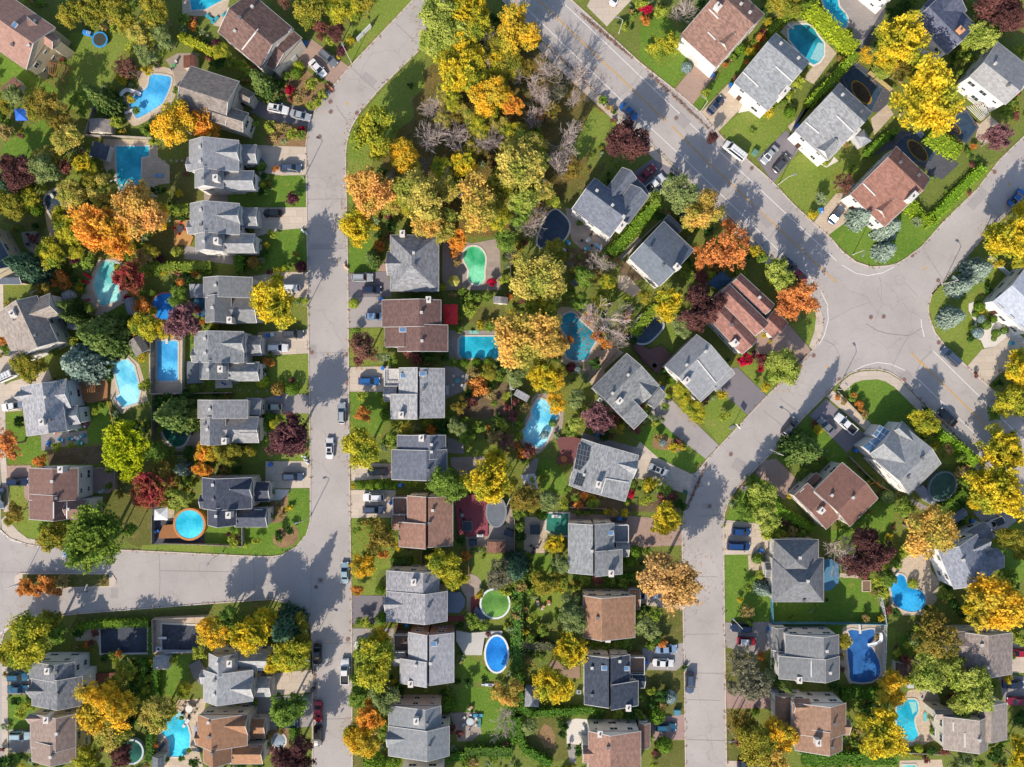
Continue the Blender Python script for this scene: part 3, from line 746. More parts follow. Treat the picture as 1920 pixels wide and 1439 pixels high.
def car_meshes(kind):
    if kind in CARS: return CARS[kind]
    P = {'sedan': (4.6, .90, .80, 1.42, (-1.45, 1.15), (-.75, .35)), 'hatch': (4.1, .86, .84, 1.46, (-1.85, 1.05), (-1.45, .3)),
         'suv': (4.6, .92, .95, 1.68, (-2.12, 1.0), (-1.80, .35)), 'van': (5.0, .96, 1.02, 1.80, (-2.38, 1.45), (-2.12, .75)),
         'wagon': (4.7, .90, .82, 1.46, (-2.12, 1.1), (-1.7, .3)),
         'pickup': (5.5, .98, 1.0, 1.80, (-.75, 1.25), (-.62, .55)), 'bigvan': (5.6, 1.0, 1.15, 2.15, (-2.68, 1.85), (-2.6, 1.2))}[kind]
    L_, W_, zb, zr, (c0, c1), (t0, t1) = P; h = L_ / 2; zl = .26
    st = [(-h, W_ * .74, zl + .12, zb * .82, .86), (-h + .16, W_ * .92, zl, zb * .96, .9), (-h + .6, W_, zl, zb, .9), (c0 + .2, W_, zl, zb, .9), (0, W_, zl, zb, .9), (c1, W_, zl, zb, .9), (h - .7, W_ * .98, zl, zb * .9, .88), (h - .22, W_ * .9, zl, zb * .8, .84), (h, W_ * .66, zl + .1, zb * .62, .8)]
    body = loft(st)
    cw, tw = W_ * .86, W_ * .70; base = [(c0, -cw, zb), (c1, -cw, zb), (c1, cw, zb), (c0, cw, zb)]
    tp = [(t0, -tw, zr - .05), (t1, -tw, zr - .05), (t1, tw, zr - .05), (t0, tw, zr - .05)]
    body.hexa(base, tp)
    roof = MB(); roof.hexa(tp, [((x - (t0 + t1) / 2) * .93 + (t0 + t1) / 2, y * .93, zr) for x, y, z in tp])
    def pane(i, j, m=.07, lo=.1, hi=.06):
        b0, b1, u0, u1 = (Vector(v) for v in (base[i], base[j], tp[i], tp[j]))
        f = lambda s, r: tuple(b0.lerp(b1, s).lerp(u0.lerp(u1, s), r))
        mb = MB(); quadslab(mb, [f(m, lo), f(1 - m, lo), f(1 - m, 1 - hi), f(m, 1 - hi)], .018); return mb
    out = {'body': [body], 'roof': [roof], 'windshield': [pane(1, 2)], 'rear_window': [pane(3, 0)], 'side_window': [pane(0, 1, .05, .16), pane(2, 3, .05, .16)]}
    hl, tl, mi = [], [], []
    for s in (-1, 1):
        m = MB(); m.box(h - .17, s * W_ * .66, zb * .68, .26, .36, .14); hl.append(m)
        m = MB(); m.box(-h + .05, s * W_ * .68, zb * .80, .14, .3, .16); tl.append(m)
        m = MB(); m.box(c1 - .25, s * (W_ + .1), zb + .1, .16, .22, .16); mi.append(m)
    out['headlight'], out['taillight'], out['mirror'] = hl, tl, mi
    if kind == 'pickup':
        m = MB(); m.box((-h + .2 + c0 - .1) / 2, 0, zb + .012, (c0 - .1) - (-h + .2), W_ * 1.6, .06); out['cargo_bed'] = [m]
        m = MB()
        for s in (-1, 1): m.box((-h + c0) / 2, s * W_ * .88, zb + .14, c0 + h - .1, .14, .26)
        m.box(-h + .12, 0, zb + .14, .12, W_ * 1.6, .26); out['bed_side'] = [m]
    if kind == 'bigvan':
        m = MB()
        for s in (-.55, .55): m.bar((-2.3, s, zr + .12), (.6, s, zr + .12), .04, .04, 4)
        for i in range(5): m.bar((-2.2 + i * .65, -.75, zr + .08), (-2.2 + i * .65, .75, zr + .08), .035, .035, 4)
        out['roof_rack'] = [m]
    if kind in ('suv', 'wagon', 'van'):
        m = MB()
        for s in (-1, 1): m.bar((t0 + .15, s * tw * .86, zr + .05), (t1 - .1, s * tw * .86, zr + .05), .035, .035, 4)
        out['roof_rail'] = [m]
    if kind == 'sunroof': pass
    ty, ri = MB(), MB(); n = 14
    for (mb, r, wd) in ((ty, .33, .22), (ri, .2, .24)):
        b = [(r * math.cos(2 * math.pi * i / n), -wd / 2, r * math.sin(2 * math.pi * i / n)) for i in range(n)]; mb.hexa(b, [(x, wd / 2, z) for x, y, z in b])
    CARS[kind] = ({k: [m.mesh('car_' + k, False) for m in v] for k, v in out.items()}, ty.mesh('car_tyre'), ri.mesh('car_rim'), h, W_)
    return CARS[kind]
CARMAT = {'white': '#f2f2f2', 'silver': '#c4c8cc', 'grey': '#8a8d92', 'darkgrey': '#585b60', 'black': '#23252b', 'navy': '#2c3a58', 'blue': '#2f72b8', 'slate': '#54627a',
          'red': '#c41f3a', 'teal': '#3f7f9a', 'lightblue': '#9cb8d8', 'beige': '#a8b0a0', 'royal': '#24508e', 'wine': '#9a1f3a', 'iceblue': '#b4ccd4', 'tealblue': '#2f6f8e'}
def carpaint(c): return plain(CARMAT[c], .28, .25 if c not in ('white',) else 0.0, .03, 1.0, .5, LITK, .6)
def car(t, x, y, ang, kind, col, look, where=None, roofc=None, name='parked_car', sun=False):
    ms, ty, ri, h, W_ = car_meshes(kind); g = G(t, x, y, 1.0); p0 = px(t, x, y)
    root = empty(name, (g.x, g.y, .075), R(-ang))
    for k, v in ms.items():
        for me in v:
            mat = carpaint(col)
            if k in ('windshield', 'rear_window', 'side_window'): mat = plain('#1c2a36', .05, 0, .05, 1, .7)
            elif k == 'roof' and roofc: mat = carpaint(roofc)
            elif k == 'headlight': mat = plain('#e8ecec', .15)
            elif k == 'taillight': mat = plain('#b01c24', .2)
            elif k == 'cargo_bed': mat = plain('#2a2a2e', .7)
            elif k in ('roof_rack',): mat = plain('#c0c4c8', .4)
            elif k == 'roof_rail': mat = plain('#3a3c40', .4)
            link(k, me, mat, root)
    if sun:
        m = MB(); m.box(-.35, 0, {'suv': 1.69, 'sedan': 1.43, 'hatch': 1.47}.get(kind, 1.5), .75, .8, .03); link('sunroof', m.mesh('car_sunroof'), plain('#1c2430', .05, 0, .05, 1, .7), root)
    for sx in (-.30, .31):
        for sy in (-1, 1):
            wl = empty('wheel', (sx * 2 * h, sy * (W_ - .1), .33)); wl.parent = root
            link('tyre', ty, plain('#1e1e20', .85), wl); link('rim', ri, plain('#a8acb0', .3, .6), wl)
    thing(root, look, 'car' if kind not in ('pickup', 'bigvan') else ('pickup truck' if kind == 'pickup' else 'van'), p0, 'cars and trucks of the neighbourhood'); return root

# ---------------------------------------------------------------- pools
POOLZ = [0]
def pool(t, pts, water, look, smooth=5, cop='#d9cfc2', copw=.38, above=0.0, wallc='#dfe2e4', board=None, steps=None, slide=None, inner=None, cat='pool', mat=None):
    poly = [G(t, x, y, above) for x, y in pts]
    if smooth: poly = catmull(poly, smooth)
    note('pool', offset(poly, copw)); c = sum(poly, Vector((0, 0))) / len(poly); zl = .004 * level(offset(poly, copw))
    P = [p - c for p in poly]; O = offset(P, copw)
    if area(P) < 0: P = list(reversed(P))
    root = empty('swimming_pool' if not above else 'above_ground_pool', (c.x, c.y, 0)); z0 = zl + above; POOLZ[0] = z0
    m = MB(); m.face([(p.x, p.y, z0 + .03) for p in P]); wt = link('water' if mat is None else 'cover', m.mesh('pool_water'), mat or water, root)
    m = MB(); n = len(P); tz = z0 + .09
    for i in range(n):
        j = (i + 1) % n; a, b, d, e = P[i], P[j], O[j], O[i]; zb = 0.0
        m.face([(*a, tz), (*b, tz), (*d, tz), (*e, tz)]); m.face([(*e, tz), (*d, tz), (*d, zb), (*e, zb)]); m.face([(*b, tz), (*a, tz), (*a, z0 - .1), (*b, z0 - .1)])
    link('coping' if not above else 'pool_wall', m.mesh('pool_rim'), plain(cop if not above else wallc, .6, 0, .08, 2), root)
    if inner:
        m = MB(); q = [G(t, x, y, above) - c for x, y in inner]; m.face([(p.x, p.y, z0 + .036) for p in q]); link('shallow_steps', m.mesh('pool_steps'), plain(steps or '#bfe0e8', .1), root)
    if board:
        a, b = G(t, board[0], board[1], .7) - c, G(t, board[2], board[3], .7) - c; d = b - a
        m = MB(); m.box((a.x + b.x) / 2, (a.y + b.y) / 2, z0 + .55, d.length, .5, .07, math.atan2(d.y, d.x))
        for f in (.1, .4): q = a.lerp(b, f); m.box(q.x, q.y, z0 + .28, .12, .45, .5, math.atan2(d.y, d.x))
        link('diving_board', m.mesh('pool_board'), WHITE(), root)
    if slide:
        q = [G(t, *p, 1.2) - c for p in slide]; m = MB(); q = catmull(q + [q[-1]], 5)[:5 * (len(q) - 1) + 1] if len(q) > 2 else q
        hs = [z0 + 1.9 - 1.6 * i / (len(q) - 1) for i in range(len(q))]; A, B = band_pts(q, .62)
        for i in range(len(q) - 1):
            m.hexa([(*A[i], hs[i]), (*B[i], hs[i]), (*B[i + 1], hs[i + 1]), (*A[i + 1], hs[i + 1])], [(*A[i], hs[i] + .1), (*B[i], hs[i] + .1), (*B[i + 1], hs[i + 1] + .1), (*A[i + 1], hs[i + 1] + .1)])
        for w_ in (A, B):
            for i in range(len(q) - 1): m.bar((*w_[i], hs[i] + .22), (*w_[i + 1], hs[i + 1] + .22), .06, .06, 4)
        for f in (0, len(q) // 2): m.bar((*q[f], 0), (*q[f], hs[f]), .05, .05, 5)
        link('water_slide', m.mesh('pool_slide'), plain('#eef0f4', .25), root)
    xs = [px(t, *p) for p in pts]; pc = (sum(p[0] for p in xs) / len(xs), sum(p[1] for p in xs) / len(xs))
    thing(root, look, cat, pc, 'swimming pools'); return root
def circ(x, y, rx, ry=None, n=24, rot=0.0):
    ry = ry or rx; c, s = math.cos(R(rot)), math.sin(R(rot)); o = []
    for i in range(n):
        a = 2 * math.pi * i / n; u, v = rx * math.cos(a), ry * math.sin(a); o.append((x + u * c - v * s, y + u * s + v * c))
    return o

# ---------------------------------------------------------------- small things
def lamp(t, x, y, hx, hy, look='tall street lamp with curved arm', h=6.6):
    b = G(t, x, y); q = G(t, hx, hy, h); d = Vector((q.x - b.x, q.y - b.y)); root = empty('street_lamp', (b.x, b.y, 0))
    ln = min(2.6, max(1.2, d.length)); d = d.normalized() * ln
    m = MB(); m.cyl(0, 0, 0, .35, .16, .14, 8); m.bar((0, 0, .3), (0, 0, h - .5), .085, .06, 7); link('pole', m.mesh('lamp_pole'), plain('#d8cfc4', .6), root)
    m = MB(); m.bar((0, 0, h - .52), (d.x * .55, d.y * .55, h - .12), .05, .045, 6); m.bar((d.x * .55, d.y * .55, h - .12), (d.x, d.y, h), .045, .04, 6); link('arm', m.mesh('lamp_arm'), plain('#d8cfc4', .6), root)
    m = MB(); m.box(d.x * 1.12, d.y * 1.12, h, .75, .34, .16, math.atan2(d.y, d.x), .8); link('lamp_head', m.mesh('lamp_head'), plain('#8f949c', .5), root)
    thing(root, look, 'street lamp', px(t, x, y), 'street lamps'); return root
def _binm():
    a = MB(); a.box(0, 0, .5, .62, .66, .9, 0, 1.08); b = MB(); b.box(0, 0, 1.0, .72, .78, .1); w_ = MB()
    for s in (-1, 1): w_.box(-.3, s * .26, .1, .2, .07, .2)
    return a.mesh('bin_body'), b.mesh('bin_lid'), w_.mesh('bin_wheels')
BIN = _binm()
def bin_(t, x, y, col='#2f7fd8', word='blue', ang=None):
    g = G(t, x, y, .9); root = empty('wheelie_bin', (g.x, g.y, .03), prng.uniform(0, 6.28) if ang is None else R(ang))
    link('bin_body', BIN[0], plain(col, .5), root); link('lid', BIN[1], plain(col, .45), root); link('wheel_axle', BIN[2], plain('#222222', .8), root)
    thing(root, word + ' wheeled bin', 'bin', px(t, x, y), 'wheeled bins'); return root
def shed(t, q, roof, look, wall='#cfc8bc', h=2.2, rz=3.0, f=.5, kind='g'):
    p = Piece(t, q, f, h, rz, kind); note('shed', [p.P(0, 0), p.P(p.a, 0), p.P(p.a, p.b), p.P(0, p.b)]); c = p.P(p.a / 2, p.b / 2); root = empty('garden_shed', (c.x, c.y, 0))
    r, wl = MB(), MB(); p.roof(r, .12); p.walls(wl, .12)
    for m in (r, wl): m.v = [(v[0] - c.x, v[1] - c.y, v[2]) for v in m.v]
    link('roof', r.mesh('shed_roof'), shingle(roof), root); link('wall', wl.mesh('shed_wall'), plain(wall, .85), root)
    A, B, n = p.sides(.12)[3]; mid = (A + B) / 2 + n * .04
    o = link('shed_door', DOOR, plain('#efece6', .6), root, (mid.x - c.x, mid.y - c.y, .95), math.atan2(n.y, n.x) + math.pi / 2); o.scale = (.9, 1, .88)
    xs = [px(t, *v) for v in q]; thing(root, look, 'shed', ((xs[0][0] + xs[2][0]) / 2, (xs[0][1] + xs[2][1]) / 2), 'garden sheds'); return root
def fence(t, pts, hexc, look, h=1.7, name='garden_fence', lattice=False):
    pl = [G(t, x, y, h) for x, y in pts]; c = pl[0]; root = empty(name, (c.x, c.y, 0)); pan, post = MB(), []
    for a, b in zip(pl, pl[1:]):
        d = b - a; ln = d.length; n = max(1, round(ln / 2.4)); ang = math.atan2(d.y, d.x)
        for i in range(n + 1):
            q = a.lerp(b, i / n) - c; m = MB(); m.box(0, 0, h / 2 + .06, .14, .14, h + .12, ang); post.append((q, m, ang))
        mm = (a + b) / 2 - c
        if not lattice:
            k = max(1, int(ln / .16))
            for i in range(k):
                q = a.lerp(b, (i + .5) / k) - c; pan.box(q.x, q.y, h / 2, .145, .05, h - .1, ang)
            pan.box(mm.x, mm.y, h - .04, ln, .12, .07, ang)
        else:
            for z in (.2, h * .5, h - .08): pan.box(mm.x, mm.y, z, ln, .07, .1, ang)
            k = max(1, int(ln / .35))
            for i in range(k): q = a.lerp(b, (i + .5) / k) - c; pan.box(q.x, q.y, h / 2, .1, .06, h - .1, ang)
    m0 = plain(hexc, .8, 0, .15, 3)
    link('panel', pan.mesh('fence_panel'), m0, root)
    pm = MB(); pm.box(0, 0, h / 2 + .06, .14, .14, h + .12); pm = pm.mesh('fence_post')
    for q, _, ang in post[:60]: link('post', pm, m0, root, (q.x, q.y, 0), ang)
    xs = [px(t, *v) for v in pts]; thing(root, look, 'fence', (sum(p[0] for p in xs) / len(xs), sum(p[1] for p in xs) / len(xs)), 'garden fences'); return root
def slabs(name, t, pts, hexc, look, cat, h=.45, joints=.14, smooth=0, rail=None):    # raised timber deck
    poly = [G(t, x, y, h) for x, y in pts]
    if smooth: poly = catmull(poly, smooth)
    note('deck', poly); c = sum(poly, Vector((0, 0))) / len(poly); m = MB(); m.prism([p - c for p in poly], 0.0, h + .004 * level(poly))
    root = link(name, m.mesh('timber_deck'), pavement('deck' + hexc, hexc, False, joints, .12), None, (c.x, c.y, 0))
    xs = [px(t, *v) for v in pts]; pc = (sum(p[0] for p in xs) / len(xs), sum(p[1] for p in xs) / len(xs))
    thing(root, look, cat, pc, 'garden decks'); return root
def simple(name, look, cat, t, x, y, parts, ang=0.0, z=1.0, group=None, z0=.02):
    """parts: (part name, hex, [primitives]); primitive ('b',cx,cy,cz,dx,dy,dz) / ('c',cx,cy,z0,z1,r0,r1) / ('r',a,b,r)"""
    g = G(t, x, y, z); root = empty(name, (g.x, g.y, z0), R(-ang))
    for pn, hx, prims in parts:
        m = MB()
        for p in prims:
            if p[0] == 'b': m.box(*p[1:])
            elif p[0] == 'c': m.cyl(*p[1:])
            elif p[0] == 'r': m.bar(*p[1:])
        link(pn, m.mesh(name + '_' + pn), hx if not isinstance(hx, str) else plain(hx, .6), root)
    thing(root, look, cat, px(t, x, y), group); return root
def table_set(t, x, y, look, topc='#dfe3e6', chc='#d8dce0', r=.75, n=4, d=1.35):
    simple('patio_table', look, 'table', t, x, y, [('table_top', topc, [('c', 0, 0, .68, .74, r, r, 16)]), ('leg', '#88898c', [('c', 0, 0, 0, .68, .08, .06, 8), ('c', 0, 0, 0, .05, .35, .3, 10)])], prng.uniform(0, 90), .7, 'patio tables')
    g0 = px(t, x, y); a0 = prng.uniform(0, 6.28)
    for i in range(n):
        a = a0 + 2 * math.pi * i / n; k = d / S
        q = (g0[0] + k * math.cos(a), g0[1] + k * math.sin(a))
        chair('px', q[0], q[1], math.degrees(a) + 180, chc)
CHW = {'#d8dce0': 'white', '#3a3d44': 'dark', '#2aa8d8': 'bright blue', '#c8323a': 'red', '#8a5a3a': 'brown', '#c9773a': 'orange wooden'}
def chair(t, x, y, ang, c='#d8dce0'):
    L4 = [(sx * .22, sy * .22) for sx in (-1, 1) for sy in (-1, 1)]
    simple('patio_chair', CHW.get(c, 'small') + ' patio chair', 'chair', t, x, y, [('seat', c, [('b', 0, 0, .42, .52, .52, .06)]), ('backrest', c, [('b', -.26, 0, .72, .06, .5, .55)])] + [('leg', c, [('b', lx, ly, .2, .05, .05, .4)]) for lx, ly in L4], ang, .5, 'patio chairs')
def lounger(t, x, y, ang, c='#3fb0c0', w_='turquoise'):
    simple('sun_lounger', w_ + ' sun lounger', 'lounger', t, x, y, [('seat', c, [('b', .2, 0, .34, 1.4, .65, .08)]), ('backrest', c, [('b', -.78, 0, .5, .62, .65, .08)])] + [('leg', '#d8d8d8', [('b', lx, ly, .16, .06, .06, .3)]) for lx in (-.6, .8) for ly in (-.28, .28)], ang, .4, 'sun loungers')
# ================================================================ the setting: ground, roads, pavements
m = MB(); m.face([(-420, -420, 0), (420, -420, 0), (420, 420, 0), (-420, 420, 0)])
structure('ground', m, grassmat('yard', '#768440', '#838c42', '#8a8450'))
LAWN = grassmat('lawn', '#80963e', '#8e9c48', '#9c9854'); LUSH = grassmat('lush', '#6a8c34', '#78963c', '#909c48')
DULL = grassmat('dull', '#7c7a44', '#6c7038', '#948458'); WOOD = grassmat('woodland', '#8a7846', '#6f6a3c', '#6a5a44', 2.0)
SOIL = grassmat('soil', '#8c7860', '#74644c', '#6c6a3c', 3.0); MULCH = grassmat('mulch', '#b08e68', '#94765a', '#8a9048', 4.0)
ASPH = pavement('road', '#c0b8b3', True, 0, .13); DARKA = pavement('asphalt', '#8d878c', False, 0, .08); OLDA = pavement('old_asphalt', '#b3aba8', True, 0, .12)
CONC = pavement('concrete', '#d8c8b6', False, 1.5, .06); KERB = pavement('kerb', '#dccbbc', False, 0, .05); PAV = pavement('brick_paving', '#bb9f90', False, .22, .08)
TAN = pavement('sandy_paving', '#d6c2aa', False, .6, .08); GREYP = pavement('grey_paving', '#aaa29e', False, .5, .1); STONE = pavement('flagstone', '#b5a598', False, .9, .14)
WALK = pavement('sidewalk', '#d3c4b4', False, 1.6, .05); WGRAV = pavement('white_gravel', '#ece4da', False, 0, .05); PINK = pavement('pink_paving', '#b89a92', False, .3, .06)
DARKP = pavement('dark_paving', '#5f6068', False, .6, .1); SAND = pavement('sandy_ground', '#d2b896', False, 0, .12); REDB = pavement('red_brick', '#a65a52', False, .25, .1)
PAINTW = plain('#f4efea', .6, 0, .12, 5); PAINTY = plain('#e8ad4c', .6, 0, .14, 5)

def sheetpx(name, s, mat):
    poly = PX(s); z = .004 * level(poly); note(name, poly); m = MB(); m.face([(p.x, p.y, z) for p in poly]); return structure(name, m, mat)
